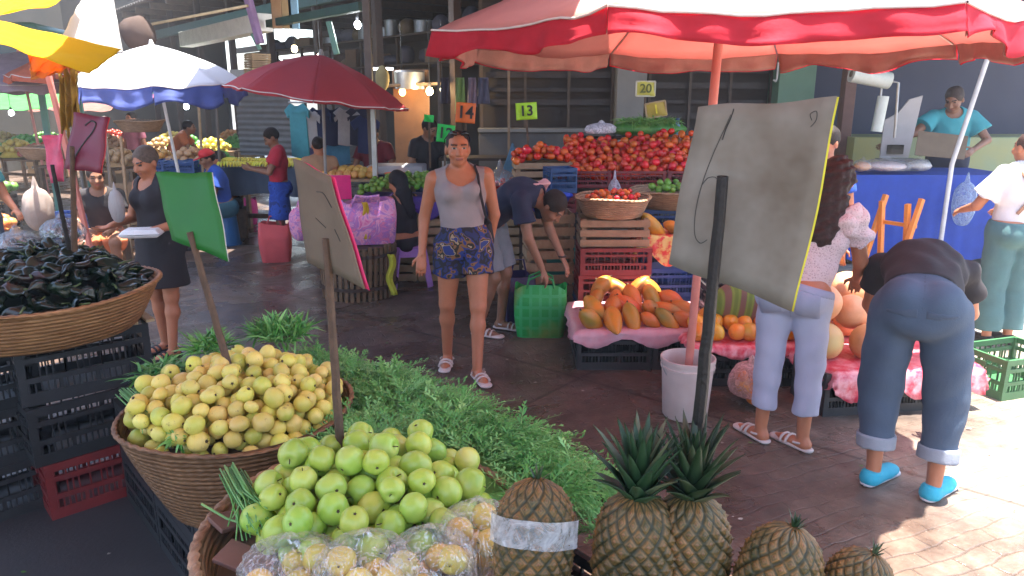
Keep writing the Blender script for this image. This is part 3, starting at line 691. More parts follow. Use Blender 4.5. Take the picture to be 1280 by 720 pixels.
# ---------------------------------------------------------------- world, sun, camera
SUN_DIR = Vector((-.12, -.02, -1)).normalized()
w = bpy.data.worlds.new('World'); scene.world = w; w.use_nodes = True
bg = w.node_tree.nodes['Background']; sky = w.node_tree.nodes.new('ShaderNodeTexSky'); sky.sky_type = 'NISHITA'; sky.sun_disc = False
sky.sun_elevation = math.asin(-SUN_DIR.z); sky.sun_rotation = math.atan2(-SUN_DIR.x, -SUN_DIR.y); sky.dust_density = 2.0
w.node_tree.links.new(sky.outputs[0], bg.inputs[0]); bg.inputs[1].default_value = .125
sl = bpy.data.lights.new('sun', 'SUN'); sl.energy = 5; sl.angle = R(.5); sl.color = (1, .93, .82)
so = bpy.data.objects.new('sun', sl); COL.objects.link(so); so.rotation_euler = SUN_DIR.to_track_quat('-Z', 'Y').to_euler(); so.location = (0, 0, 12)
cam = bpy.data.cameras.new('camera'); cam.sensor_width = 36; cam.lens = FPX/1280*36; cam.clip_end = 500; cam.clip_start = .05
co = bpy.data.objects.new('camera', cam); COL.objects.link(co); co.location = (0, 0, CAMH); co.rotation_euler = (PI/2-PITCH, 0, 0); scene.camera = co
vs = scene.view_settings; vs.view_transform = 'Standard'; vs.look = 'None'; vs.exposure = 2.5; vs.gamma = 1
scene.cycles.max_bounces = 8; scene.cycles.transparent_max_bounces = 16; scene.cycles.diffuse_bounces = 5; scene.cycles.caustics_reflective = False; scene.cycles.caustics_refractive = False
scene.cycles.sample_clamp_indirect = 6
scene.cycles.use_denoising = True
# ---------------------------------------------------------------- produce meshes
def fruit_mat(name, c1, c2, c3=None, spots=.5, rough=.38, rnd=.15, sc=1.0, spotc=(.10,.05,.015), spotscale=45, axis=2):
    m, nt, b = new_mat(name); v = coords(nt)
    oi = nt.nodes.new('ShaderNodeObjectInfo')
    off = N(nt, 'ShaderNodeVectorMath', operation='SCALE'); cx = nt.nodes.new('ShaderNodeCombineXYZ')
    for i in range(3): nt.links.new(oi.outputs['Random'], cx.inputs[i])
    nt.links.new(cx.outputs[0], off.inputs[0]); off.inputs['Scale'].default_value = 40
    ad = N(nt, 'ShaderNodeVectorMath', operation='ADD'); nt.links.new(v, ad.inputs[0]); nt.links.new(off.outputs[0], ad.inputs[1]); vv = ad.outputs[0]
    f = ramp(nt, noise(nt, vv, 10*sc, 3), [(.38,(0,0,0)), (.62,(1,1,1))]); base = mix_rgb(nt, f, c1, c2)
    if c3: g = ramp(nt, noise(nt, vv, 5*sc, 2), [(.55,(0,0,0)), (.72,(1,1,1))]); base = mix_rgb(nt, g, base, c3)
    if spots:
        s = ramp(nt, noise(nt, vv, spotscale, 4, .7), [(.66-.05*spots,(0,0,0)), (.72,(1,1,1))]); sp = N(nt, 'ShaderNodeMath', operation='MULTIPLY'); nt.links.new(s, sp.inputs[0]); sp.inputs[1].default_value = spots; base = mix_rgb(nt, sp.outputs[0], base, spotc)
    h = N(nt, 'ShaderNodeHueSaturation'); mr = N(nt, 'ShaderNodeMapRange'); mr.inputs[3].default_value = 1-rnd; mr.inputs[4].default_value = 1+rnd; nt.links.new(oi.outputs['Random'], mr.inputs[0]); nt.links.new(mr.outputs[0], h.inputs['Value'])
    q = N(nt, 'ShaderNodeMath', operation='MULTIPLY'); nt.links.new(oi.outputs['Random'], q.inputs[0]); q.inputs[1].default_value = 7.31
    q2 = N(nt, 'ShaderNodeMath', operation='FRACT'); nt.links.new(q.outputs[0], q2.inputs[0]); mr2 = N(nt, 'ShaderNodeMapRange'); mr2.inputs[3].default_value = .5-.022; mr2.inputs[4].default_value = .5+.022; nt.links.new(q2.outputs[0], mr2.inputs[0]); nt.links.new(mr2.outputs[0], h.inputs['Hue'])
    nt.links.new(base, h.inputs['Color']); nt.links.new(h.outputs[0], b.inputs['Base Color'])
    b.inputs['Roughness'].default_value = rough; b.inputs['Subsurface Weight'].default_value = .0
    bump(nt, b, noise(nt, vv, 30*sc, 4), .18, .004); MATS[name] = m; return m
STEMB = mat('fruit_stem', (.07,.045,.02), rough=.8, bs=0)
def fruit_mesh(name, prof, m, n=18, lump=.05, lobes=0, lobeamp=0, seed=1, stem=None, calyx=None, bend=0, r=1.0, seg=None):
    """lathe with lumps; prof = (radius, z) list"""
    b = MB()
    def fn(rr, z, a, i):
        k = 1+lump*smoothnoise(math.cos(a)*1.3, math.sin(a)*1.3, z/r*1.1, 1, seed)+lobeamp*math.cos(lobes*a)*(1 if lobes else 0)
        return rr*k, z
    b.lathe(prof, n, fn=fn)
    if bend: b.v = [(x+bend*(z*z), y, z) for x, y, z in b.v]
    if stem: b.cur = 1; z0 = stem[2]; b.tube([(0,0,z0), (stem[1]*.3, 0, z0+stem[1]*.6), (stem[1]*.5, 0, z0+stem[1])], stem[0], 6)
    if calyx:
        b.cur = 1; z0, rc, hc = calyx
        for k in range(5):
            a = k*2*PI/5; b.add([(rc*.3*math.cos(a-.5), rc*.3*math.sin(a-.5), z0), (rc*.3*math.cos(a+.5), rc*.3*math.sin(a+.5), z0), (rc*math.cos(a), rc*math.sin(a), z0+hc)], [(0,1,2)])
        b.lathe([(rc*.55, z0-abs(hc)*.2), (rc*.42, z0+hc*.5), (.0004, z0+hc*.35)], 8)
    return b.mesh(name, [m, STEMB], angle=80)
def sph(r, n=12, sx=1.0, dimple=0, bot=0, power=1.0):
    out = []
    for i in range(n+1):
        t = PI*i/n; rr = r*sx*math.sin(t)**power if 0 < i < n else 1e-4; z = -r*math.cos(t)
        z -= dimple*r*math.exp(-((rr/r)/.28)**2) if t > PI/2 else 0
        z += bot*r*math.exp(-((rr/r)/.22)**2) if t < PI/2 else 0
        out.append((rr, z))
    return out
APPLE = fruit_mat('green_apple_skin', (.31,.46,.055), (.42,.55,.10), (.50,.52,.13), spots=.25, rough=.30, spotc=(.25,.22,.05), rnd=.12)
GUAVA = fruit_mat('guava_skin', (.70,.57,.15), (.62,.53,.09), (.42,.46,.07), spots=.7, rough=.45, rnd=.16, spotc=(.22,.12,.04), spotscale=38)
YAPPLE = fruit_mat('yellow_apple_skin', (.66,.52,.08), (.66,.40,.06), (.42,.46,.07), spots=.4, rough=.34)
TOMATO = fruit_mat('tomato_skin', (.62,.045,.010), (.55,.07,.012), (.66,.12,.02), spots=0, rough=.22, rnd=.2)
PAPAYA = fruit_mat('papaya_skin', (.64,.16,.02), (.50,.19,.025), (.24,.17,.03), spots=.5, rough=.45, sc=.7, spotc=(.12,.09,.02), spotscale=30)
MELON = fruit_mat('melon_skin', (.68,.40,.20), (.58,.31,.13), (.60,.42,.18), spots=.3, rough=.55, sc=.6)
MANGO = fruit_mat('mango_skin', (.74,.33,.03), (.72,.22,.02), (.66,.42,.06), spots=.3, rough=.4)
POBLANO = fruit_mat('poblano_skin', (.010,.022,.013), (.008,.013,.010), (.04,.016,.015), spots=0, rough=.16, rnd=.35)
LIME = fruit_mat('green_tomatillo_skin', (.16,.30,.03), (.10,.22,.02), (.25,.38,.06), spots=0, rough=.35)
GRAPEY = fruit_mat('banana_skin', (.62,.52,.05), (.50,.48,.06), (.33,.38,.04), spots=.4, rough=.5)
apple_me = [fruit_mesh('apple', sph(.040, 14, 1.02, .34, .22), APPLE, 20, .11, 5, .018, s, stem=(.0014, .014, .026), calyx=(-.033, .0075, -.002)) for s in (1, 2, 3, 4, 5)]
guava_me = [fruit_mesh('guava', sph(.032, 12, sx, .05, -.03), GUAVA, 18, .15, 0, 0, s, calyx=(.030, .010, .006)) for s, sx in ((1, 1.0), (2, .92), (3, 1.05), (4, .86), (5, .97))]
yapple_me = [fruit_mesh('yellow_apple', sph(.037, 12, 1.0, .3, .2), YAPPLE, 18, .07, 5, .012, s, stem=(.0013, .012, .024), calyx=(-.030, .008, -.002)) for s in (1, 2)]
tom_me = [fruit_mesh('tomato', sph(.030, 10, .86, .12, 0), TOMATO, 12, .05, 0, 0, s) for s in (1, 2)]

# ---------------------------------------------------------------- the long run of black crates under the near baskets
A0 = Vector((-1.09, 3.42, 0)); DR = Vector((.656, -.755, 0)); NI = Vector((-.755, -.656, 0)); ang = math.atan2(DR.y, DR.x)
pos_w = ['nearest the camera', 'second from the camera', 'third from the camera', 'fourth from the camera', 'fifth from the camera', 'sixth from the camera']
for i in range(6):
    for j, row in enumerate(('street side', 'inner side')):
        for k, lv in enumerate(('bottom', 'top')):
            c = A0+DR*(2.62-.51*i)+NI*(.20+.385*j); c.z = k*.252
            crate('black', c, ang, 'black crate under the near baskets, %s, %s row, %s layer' % (pos_w[i], row, lv), 'black crates under the near baskets', sc=(1,1.02,1))
# ---------------------------------------------------------------- guava basket
gc = Vector((-.895, 2.225, .505))
basket('shallow brown wicker basket heaped with yellow guavas', gc, .362, .22, .325, WICKD, braid=.008, fill=.05)
f = lambda x, y: gc.z+.325-.045+.085*(1-((x-gc.x)**2+(y-gc.y)**2)/.345**2)
pts = deposit(292, .0258, lambda x, y: (x-gc.x)**2+(y-gc.y)**2 < .315**2, (gc.xy-Vector((.4,.4)), gc.xy+Vector((.4,.4))), f, seed=4, K=45)
heap('guava', guava_me, pts, 'round yellow guava in the heap of guavas with the green sign', 'guava', 'guavas heaped in the brown basket', sc=(.70, .97))
o = MB().lathe([(.001, .11), (.18, .08), (.33, 0)], 40).build('paper_lining', LINER, None, (gc.x, gc.y, gc.z+.325-.085)); tag(o, 'brown paper lining hidden below the yellow guavas', 'lining')
# ---------------------------------------------------------------- apple basket
ac = Vector((-.365, 1.60, .505))
basket('wide pale wicker basket full of green apples', ac, .385, .26, .29, WICK2, braid=.013, fill=.07)
f = lambda x, y: ac.z+.29-.075+.12*(1-((x-ac.x)**2+(y-ac.y-.03)**2)/.37**2)
pts = deposit(118, .0340, lambda x, y: (x-ac.x-.01)**2+(y-ac.y-.045)**2 < .275**2 , (ac.xy-Vector((.4,.4)), ac.xy+Vector((.4,.4))), f, seed=9, K=45, crowd=.93)
heap('apple', apple_me, pts, 'green apple in the heap of apples in the pale basket', 'apple', 'green apples heaped in the pale basket', sc=(.78, .97))
o = MB().lathe([(.001, .12), (.2, .085), (.36, 0)], 40).build('paper_lining', LINER, None, (ac.x, ac.y, ac.z+.29-.09)); tag(o, 'brown paper lining hidden below the green apples', 'lining')
for i, (px, py, a_, L, w_) in enumerate(((298, 648, .9, .13, 'upper brown board wedged inside the left rim of the apple basket'), (308, 700, -.3, .13, 'lower brown board wedged inside the left rim of the apple basket'))):
    p = gnd(px, py, .785); b = MB(); b.box((-L/2, -.035, -.006), (L/2, .035, .006)); o = b.build('board', mat('board_brown', (.20,.10,.075), rough=.7), None, p, (.15, .2, a_), bevel=.002); tag(o, w_, 'board')
# bags of yellow apples
def bag_shell(label, c, rx, ry, rz_, knot, seed, m=None, cat='plastic bag', name='plastic_bag', flat=.5):
    b = MB(); n = 56; mm = 34
    def fn(u, v):
        t = PI*u; a = 2*PI*v
        k = 1+.09*smoothnoise(math.cos(a)*2, math.sin(a)*2, t*1.6, 1, seed)+.035*math.sin(a*17+5*smoothnoise(a, t, seed))*math.sin(t)+.02*math.sin(a*31+t*7)
        q = math.sin(t)**.75 if math.sin(t) > 0 else 0
        z = -math.cos(t); z = max(z, -flat)
        if u > .86: q *= .5
        zz = rz_*z
        if u > .86: zz += (u-.86)/.14*knot
        return (rx*q*k*math.cos(a), ry*q*k*math.sin(a), zz)
    b.grid(fn, mm, n); o = b.build(name, m or CLEAR, None, c, (0,0,seed), angle=180); return tag(o, label, cat)
bags = [((366, 722), .104, 'clear plastic bag of yellow apples at the left front of the apple basket', 8), ((458, 728), .096, 'clear plastic bag of yellow apples with white glare, second from the left', 7),
        ((538, 716), .090, 'clear plastic bag of reddish yellow apples, third from the left', 7), ((598, 680), .088, 'clear plastic bag of yellow apples at the right beside the pineapple', 6)]
for i, ((px, py), rr, lab, nn) in enumerate(bags):
    c = gnd(px, py, .83); z0 = .77
    pp = deposit(nn, .032, lambda x, y: (x-c.x)**2+(y-c.y)**2 < (rr-.035)**2, (c.xy-Vector((rr, rr)), c.xy+Vector((rr, rr))), lambda x, y: z0+.02, seed=20+i, K=40, crowd=.97)
    heap('apple', yapple_me, pp, ('yellow apple inside the '+lab.replace('clear plastic ', '').replace(' of yellow apples', '').replace(' of reddish yellow apples', '')), 'apple', 'yellow apples in the '+('left', 'second', 'third', 'right')[i]+' bag', sc=(.8, .9), seed=i)
    top = max(p[2] for p in pp)+.045; bag_shell(lab, (c.x, c.y, (z0+top)/2), rr*1.10, rr*1.10, (top-z0)/2+.008, .03, 1.0+i)
# ---------------------------------------------------------------- greens heaped on the crates
GREEN = fruit_mat('herb_leaf', (.070,.22,.040), (.11,.30,.06), (.22,.40,.09), spots=0, rough=.5, sc=1.2)
GREEN2 = fruit_mat('herb_leaf_pale', (.22,.42,.12), (.14,.34,.10), (.30,.46,.14), spots=0, rough=.5, sc=1.2)
def edge_n(s):      # inner limit of the greens from the street edge, as they lie round the baskets
    return 0
def blades(n, place, L=(.05,.11), w=(.003,.006), seed=1, curl=.5, mats=None, up=.2):
    rg = np.random.RandomState(seed); b = MB()
    for i in range(n):
        x, y, z, dn = place(rg)
        a = rg.uniform(0, 2*PI); l = rg.uniform(*L); ww = rg.uniform(*w); el = rg.normal(up, .38); b.cur = int(rg.rand() < .35)
        d = Vector((math.cos(a)*math.cos(el), math.sin(a)*math.cos(el), math.sin(el))); sd = d.cross(Vector((0,0,1))).normalized()*ww
        tw = rg.uniform(-.9, .9); sd = Matrix.Rotation(tw, 3, d)@sd; p = Vector((x, y, z)); vs = []; K = 3
        dr = rg.uniform(.1, curl)
        for k in range(K+1):
            t = k/K; q = p+d*(l*t)-Vector((0,0,1))*(dr*l*t*t)+dn*(l*t*t*.25); wd = (.35, 1, .85, .1)[k]; vs += [q-sd*wd, q+sd*wd]
        b.add(vs, [(2*k, 2*k+1, 2*k+3, 2*k+2) for k in range(K)])
    return b
def heap_z(x, y):
    q = Vector((x, y, 0))-A0; s = q.dot(DR); nn = q.dot(NI)
    h = .70+.065*s+.055*smoothnoise(x*3.1, y*3.1, 0, 1, 2)+.03*smoothnoise(x*9, y*9, 0, 1, 5)
    e = min(nn+.05, .3); h -= .16*max(0, 1-e/.16)**1.6
    return h
def in_b(x, y): return (x-gc.x)**2+(y-gc.y)**2 < .345**2 or (x-ac.x)**2+(y-ac.y)**2 < .37**2
def place(rg):
    for _ in range(200):
        s = rg.uniform(.42, 2.10); nn = rg.uniform(-.10-.06*max(0, s-1), .5)+.03*math.sin(s*9)
        if nn > .6: continue
        p = A0+DR*s+NI*nn
        if in_b(p.x, p.y): continue
        z = heap_z(p.x, p.y)
        dn = -NI*max(0, 1-max(nn, 0)/.12)-Vector((0,0,1))*max(0, 1-max(nn, 0)/.12)
        return p.x, p.y, z+rg.uniform(-.02, .012), dn
    return p.x, p.y, .6, Vector((0,0,0))
def sprigs(n, place, seed):
    rg = np.random.RandomState(seed); b = MB()
    for i in range(n):
        x, y, z, dn = place(rg); cl = smoothnoise(x*4.2, y*4.2, 0, 1, 8)*5+smoothnoise(x*11, y*11, 0, 1, 3)*2; a = cl+rg.normal(0, .75); el = rg.normal(.16, .28)
        L = rg.uniform(.07, .15); d = Vector((math.cos(a)*math.cos(el), math.sin(a)*math.cos(el), math.sin(el))); up = Vector((0,0,1)); sd = d.cross(up).normalized(); lift = sd.cross(d)
        p = Vector((x, y, z)); droop = rg.uniform(.1, .5); pal = int(rg.rand() < .3); pts = []
        for k in range(5): t = k/4; pts.append(p+d*(L*t)-up*(droop*L*t*t)+dn*(L*t*t*.3))
        b.cur = 1; r_ = .0011; vs = []
        for k, q in enumerate(pts): vs += [q-sd*r_, q+sd*r_]
        b.add(vs, [(2*k, 2*k+1, 2*k+3, 2*k+2) for k in range(4)]); b.cur = pal
        nl = rg.randint(7, 12)
        for j in range(nl):
            t = .15+.85*j/(nl-1); k = min(3, int(t*4)); q = pts[k].lerp(pts[k+1], t*4-k); s_ = 1 if j % 2 else -1; an = rg.uniform(.35, .8); ll = rg.uniform(.018, .036)*(1.15-.5*t); w_ = rg.uniform(.0022, .0042)
            ld = (d*math.cos(an)+sd*(s_*math.sin(an))+lift*rg.uniform(-.2, .5)).normalized(); ls = ld.cross(lift).normalized()*w_; m_ = q+ld*(ll*.5)+lift*.002
            b.add([q, m_-ls, m_+ls, q+ld*ll-up*(ll*.15)], [(0, 1, 2), (1, 3, 2)])
    return b
b = sprigs(4900, place, 3)
o = b.build('herb_greens', [GREEN, GREEN2], None, smooth=True, angle=180); tag(o, 'bushy heap of green herb sprigs spread between the baskets and the street', 'greens', kind='stuff')
b = MB(); b.grid(lambda u, v: (lambda p: (p.x, p.y, heap_z(p.x, p.y)-.035))(A0+DR*(.42+1.68*u)+NI*(-.05+.65*v)), 60, 20)
o = b.build('herb_greens', GREEN, None, angle=180); tag(o, 'packed lower layer of the green herb sprigs', 'greens', kind='stuff')
def herb_bunch(label, c, r, n, seed, L=(.06,.12), name='herb_bunch', up=.2, d0=None):
    rg = random.Random(seed)
    def pl(g): a = g.uniform(0, 2*PI); q = r*math.sqrt(g.uniform(0, 1)); return c[0]+q*math.cos(a), c[1]+q*math.sin(a), c[2]+g.uniform(-.02, .03)*(1-q/r)+.02*(1-q/r), Vector((0,0,0))
    o = blades(n, pl, L=L, seed=seed, up=up).build(name, [GREEN, GREEN2], None, angle=180); return tag(o, label, 'herb bunch')
herb_bunch('sprigs of green herb sticking up behind the guavas', at(352, 418, 2.72), .10, 500, 11, up=.7)
herb_bunch('green herb tuft beyond the guavas left of the green sign stick', at(262, 436, 2.58), .06, 220, 12, up=.6)
herb_bunch('green herb tuft along the upper left rim of the guava basket', at(208, 470, 2.45), .09, 420, 13)
herb_bunch('small green herb tuft hanging over the front rim of the guavas', gnd(224, 548, .855), .025, 90, 15, L=(.03,.06))
def stem_bundle(label, p0, p1, n, spread, seed):
    b = MB(); rg = random.Random(seed); p0 = Vector(p0); p1 = Vector(p1)
    for i in range(n):
        o = Vector((rg.gauss(0, spread), rg.gauss(0, spread), rg.gauss(0, spread*.5))); m = (p0+p1)/2+o+Vector((0,0,.012)); e = Vector((rg.gauss(0, spread), rg.gauss(0, spread), rg.gauss(0, spread)))*1.5
        b.cur = int(rg.random() < .5); b.tube([p0+o, m, p1+e], [.0022, .0026, .0014], 5)
    o = b.build('herb_bunch', [GREEN2, GREEN], None, angle=180); return tag(o, label, 'herb bunch')
stem_bundle('bundle of thin green stems lying on the left rim of the guava basket', gnd(155, 490, .88), gnd(188, 528, .87), 26, .012, 2)
stem_bundle('bundle of long thin green stems at the left side of the apples', gnd(288, 588, .86), gnd(322, 660, .85), 48, .016, 3)
b = MB(); b.tube([gnd(252, 630, .86), gnd(283, 648, .84), gnd(305, 655, .83)], .003, 6); o = b.build('twig', GREEN2); tag(o, 'single pale twig poking out over the left rim of the apple basket', 'twig')
for i, (px, py, c, lab) in enumerate(((545, 517, (.75,.76,.80), 'scrap of white plastic on the street edge of the greens'), (508, 508, (.05,.16,.35), 'scrap of blue plastic among the greens'), (652, 585, (.04,.16,.30), 'blue plastic scrap at the right end of the greens'), (580, 522, (.65,.66,.70), 'small white plastic scrap beside the bigger white one'))):
    p = gnd(px, py, .735); b = MB(); s_ = (.05, .025, .03, .026)[i]
    b.grid(lambda u, v: ((u-.5)*2*s_, (v-.5)*1.5*s_, .02*smoothnoise(u*4, v*4, i)+s_*.7*abs(u-.5)+.01), 8, 8); o = b.build('plastic_scrap', mat('scrap%d' % i, c, rough=.3, bs=.3), None, p, (0,0,i), angle=180, solid=.001); tag(o, lab, 'plastic scrap')

# ---------------------------------------------------------------- pineapples
def pine_mat():
    m, nt, b = new_mat('pineapple_rind'); at_ = nt.nodes.new('ShaderNodeAttribute'); at_.attribute_name = 'eye'
    v = coords(nt); c = ramp(nt, at_.outputs['Fac'], [(0,(.022,.025,.012)), (.22,(.065,.062,.026)), (.42,(.20,.13,.055)), (.62,(.10,.085,.032)), (.80,(.20,.125,.06)), (1,(.05,.026,.015))])
    f = ramp(nt, noise(nt, v, 26, 4, .7), [(.32,(.40,.55,.42)), (.66,(1.55,1.1,.75))]); base = mix_rgb(nt, 1, c, f, 'MULTIPLY')
    nt.links.new(base, b.inputs['Base Color']); b.inputs['Roughness'].default_value = .55; bump(nt, b, noise(nt, v, 120, 3), .4, .003); MATS['pine'] = m; return m
PINE = pine_mat(); PLEAF = fruit_mat('pineapple_leaf', (.016,.045,.016), (.022,.06,.022), (.06,.065,.025), spots=0, rough=.45, sc=1)
PLEAF2 = fruit_mat('pineapple_leaf_pale', (.07,.11,.05), (.10,.10,.05), (.05,.08,.03), spots=0, rough=.45)
def pineapple_mesh(Rr=.070, H=.21, seed=1):
    n, rows = 150, 150; Kn = 8
    b = MB(); V = []; E = []
    NE = 16; rowsE = 14
    for i in range(rows+1):
        t = i/rows; z = H*t; pr = Rr*(max(1e-4, 1-(abs(2*t-.94)/1.06)**3.2))**.5*(1-.08*t)
        for j in range(n):
            a = 2*PI*j/n; best = 9
            ez = t*rowsE; row = round(ez)
            for rr in (row-1, row, row+1):
                ph = (rr % 2)*.5+.10*math.sin(rr*5.3+a*3); q = a/(2*PI)*NE-ph; da = abs(q-round(q)); dz = abs(ez-rr); d = da*1.0+dz*.5*1.0
                d = max(da*1.25+dz*.62, 0); best = min(best, d)
            e = max(0, 1-best/.66); hs_ = math.sin(row*12.9+round(a/(2*PI)*NE)*78.2)*43758.5; hs_ -= math.floor(hs_); hgt = .0065*min(1, e*2.0)*(.8+.4*hs_)+.0065*max(0, e-.80)*5*(.5+hs_)
            k = (pr+hgt*(pr/Rr))
            V.append((k*math.cos(a), k*math.sin(a), z+.002*e)); E.append(e)
    fs = [(i*n+j, i*n+(j+1)%n, (i+1)*n+(j+1)%n, (i+1)*n+j) for i in range(rows) for j in range(n)]
    fs += [tuple(range(n))[::-1], tuple(rows*n+j for j in range(n))]
    b.add(V, fs); me = b.mesh('pineapple_body', PINE, angle=180); at_ = me.attributes.new('eye', 'FLOAT', 'POINT'); at_.data.foreach_set('value', E); return me
pm = pineapple_mesh()
def crown_mesh(seed, n=46, S=1.0):
    rg = random.Random(seed); b = MB()
    for i in range(n):
        t = i/n; a = i*2.399; el = .62+.86*t**.7+rg.uniform(-.1, .1); L = (.05+.085*math.sin(PI*min(1, t*.75+.12)))*S*rg.uniform(.85, 1.15); w = .020*S*(1.1-.4*t)
        p = Vector((math.cos(a), math.sin(a), 0))*.022*S*(1-t*.7)+Vector((0,0,.055*t*S)); K = 6; vs = []; sd = Vector((-math.sin(a), math.cos(a), 0)); b.cur = int(rg.random() < .22)
        e = el
        for k in range(K+1):
            u = k/K; wd = w*(1-u)**.75*(1 if u else .9); q = Vector((math.cos(a)*math.cos(e), math.sin(a)*math.cos(e), math.sin(e))); up = Vector((-math.cos(a)*math.sin(e), -math.sin(a)*math.sin(e), math.cos(e)))
            vs += [p-sd*wd+up*wd*.45, p, p+sd*wd+up*wd*.45]; p = p+q*(L/K); e -= rg.uniform(.0, .09)*(1.3-t)
        b.add(vs, [(3*k+m_, 3*k+m_+1, 3*k+m_+4, 3*k+m_+3) for k in range(K) for m_ in (0, 1)])
    return b.mesh('crown', [PLEAF, PLEAF2], angle=60)
def pineapple(label, base, axis, sc=1.0, crown=True, seed=1):
    t = thing('pineapple', label, 'pineapple', base); t.rotation_euler = Vector(axis).to_track_quat('Z', 'Y').to_euler()
    o = link('body', pm, t, scale=sc); o.rotation_euler = (0,0,seed)
    if crown: c = link('crown', crown_mesh(seed, S=sc*(crown if crown is not True else 1)), t, (0,0,.198*sc)); m = c.modifiers.new('Solid', 'SOLIDIFY'); m.thickness = .0012
    if not crown: c = link('crown_stub', crown_mesh(seed+20, n=14, S=sc*.24), t, (0,0,.200*sc))
    return t
PT = .84      # top of the board the pineapples stand on
for i, (c, r_) in enumerate(((Vector((.12, 1.08, 0)), .25), (Vector((.52, 1.02, 0)), -.15))):
    for k in range(3): crate('black', (c.x, c.y, k*.252), r_, 'black crate under the pineapples, %s stack, %s layer' % (('left', 'right')[i], ('bottom', 'middle', 'top')[k]), 'crates under the pineapples', sc=(.85,.9,1))
b = MB(); b.box((-.16, .86, .765), (.78, 1.24, PT+.033)); o = b.build('board', WOOD, bevel=.004); tag(o, 'wide board laid over the crates to carry the pineapples', 'board')
PTz = PT+.035
def pbase(px, py, Y): return at(px, py, Y)
pineapple('green pineapple with clear tape round it, leftmost of the pineapples', (.035, 1.17, PTz+.035), (.06, .32, .95), 1.02, False, 2)
pineapple('upright pineapple with bushy dark crown, left of the two crowned ones', (.225, 1.19, PTz), (.03, .05, 1), 1.08, .86, 3)
pineapple('upright pineapple whose crown stands in front of the dark sign stick', (.330, 1.20, PTz), (.01, .06, 1), 1.05, .90, 4)
pineapple('orange pineapple without crown leaning to the right', (.445, 1.12, PTz), (.25, .10, .95), .98, False, 5)
pineapple('lowest pineapple at the right end of the row, cut by the frame', (.565, 1.10, PTz+.01), (.35, .05, .9), .80, False, 6)
pineapple('pineapple in front of the crowned ones, nearly below the frame', (.19, 1.02, PTz), (.0, -.1, 1), .80, False, 8)
# tape round the leftmost pineapple
tp = [o for o in bpy.data.objects if o.name == 'pineapple'][0]
b = MB(); b.grid(lambda u, v: ((.0805+.002*math.sin(9*u*6.28))*math.cos(2*PI*u), (.0805+.002*math.sin(7*u*6.28))*math.sin(2*PI*u), .098+.05*v+.006*math.sin(2*PI*u)), 60, 3)
b.build('clear_tape', plastic_bag_mat('tape', (.75,.78,.8), .55), tp, angle=180)

# ---------------------------------------------------------------- the price signs on sticks, seen from behind
CARD = mat('grey_card', (.25,.235,.20), (.135,.108,.078), rough=.8, scale=5, bs=.45, bscale=14, contrast=.15)
BCARD = mat('brown_card', (.17,.13,.09), (.13,.095,.065), rough=.85, scale=7, bs=.3, bscale=40)
STICK = mat('stick_wood', (.13,.075,.045), (.06,.035,.022), rough=.75, scale=30, bs=.6, bscale=140)
STICKD = mat('stick_dark', (.008,.005,.004), (.004,.003,.003), rough=.6, scale=30, bs=.8, bscale=90)
def sign(label, corners, Y, mback, mfront, stick, sw, sm, wave=.006, thick=.004, front_shift=0, marks=None, cat='price sign', name='price_sign', tilt=0.0, res=10):
    """corners: pixel outline (any polygon ordered TL, ..., as drawn) at distance Y; facing away from the camera. tilt leans the sheet back"""
    P = [at(x, y, Y) for x, y in corners[:4]] if not hasattr(Y, '__len__') else [at(x, y, yy) for (x, y), yy in zip(corners, Y)]
    base = Vector(at(stick[2], stick[3], stick[4] if len(stick) > 4 else (Y if not hasattr(Y, '__len__') else sum(Y)/4)))
    t = thing(name, label, cat, base)
    P = [p-base for p in P]; nrm_ = (P[1]-P[0]).cross(P[3]-P[0]).normalized()
    if nrm_.y < 0: nrm_ = -nrm_
    def fn(off):
        def g(u, v):
            p = P[0].lerp(P[1], u).lerp(P[3].lerp(P[2], u), v)
            e = .012*(P[1]-P[0]).length*4
            p = p+(P[1]-P[0])*(.012*math.sin(v*7+1)*(1-2*u)) + (P[3]-P[0])*(.010*math.sin(u*8)*(2*v-1))
            return p+nrm_*(wave*math.sin(u*3.1+v*2)+wave*.8*math.sin(v*6+u*3)+wave*1.2*smoothnoise(u*3, v*3, 1)+off)
        return g
    b = MB(); b.grid(fn(0), res, res); b.build('card_back', mback, t, angle=180, solid=thick)
    b = MB(); b.grid(fn(thick/2+.0016), res, res)
    if front_shift:
        b.v = [(x+front_shift*1.0, y, z-front_shift*.5) for x, y, z in b.v]
    b.build('card_front', mfront, t, angle=180, solid=.0012)
    top = Vector(at(stick[0], stick[1], (Y if not hasattr(Y, '__len__') else sum(Y)/4)))-base-nrm_*(thick/2+wave*2.2+sw*.5)
    bt = Vector((0,0,0)); d = (bt-top).normalized(); b = MB(); K = 14; pts = []; 
    for k in range(K+1):
        q = top.lerp(bt+d*.05, k/K); q += Vector((smoothnoise(k*.7, sw*100, 0)*.003, 0, 0)); pts.append(q)
    b.tube(pts, [sw*.56*(.78+.22*k/K+.07*smoothnoise(k*.9, 3, 1)) for k in range(K+1)], 7)
    b.v = b.v; b.build('stick', sm, t, bevel=.0015)
    if marks:
        for mk in marks:
            pts = [g_ for g_ in (fn(-(thick/2+.0006))(u, v) for u, v in mk[1])]; b = MB(); b.tube([p for p in pts], mk[2], 5); b.build('pen_mark', mk[0], t)
    return t
PEN = mat('pen_black', (.02,.018,.018), rough=.6, bs=0)
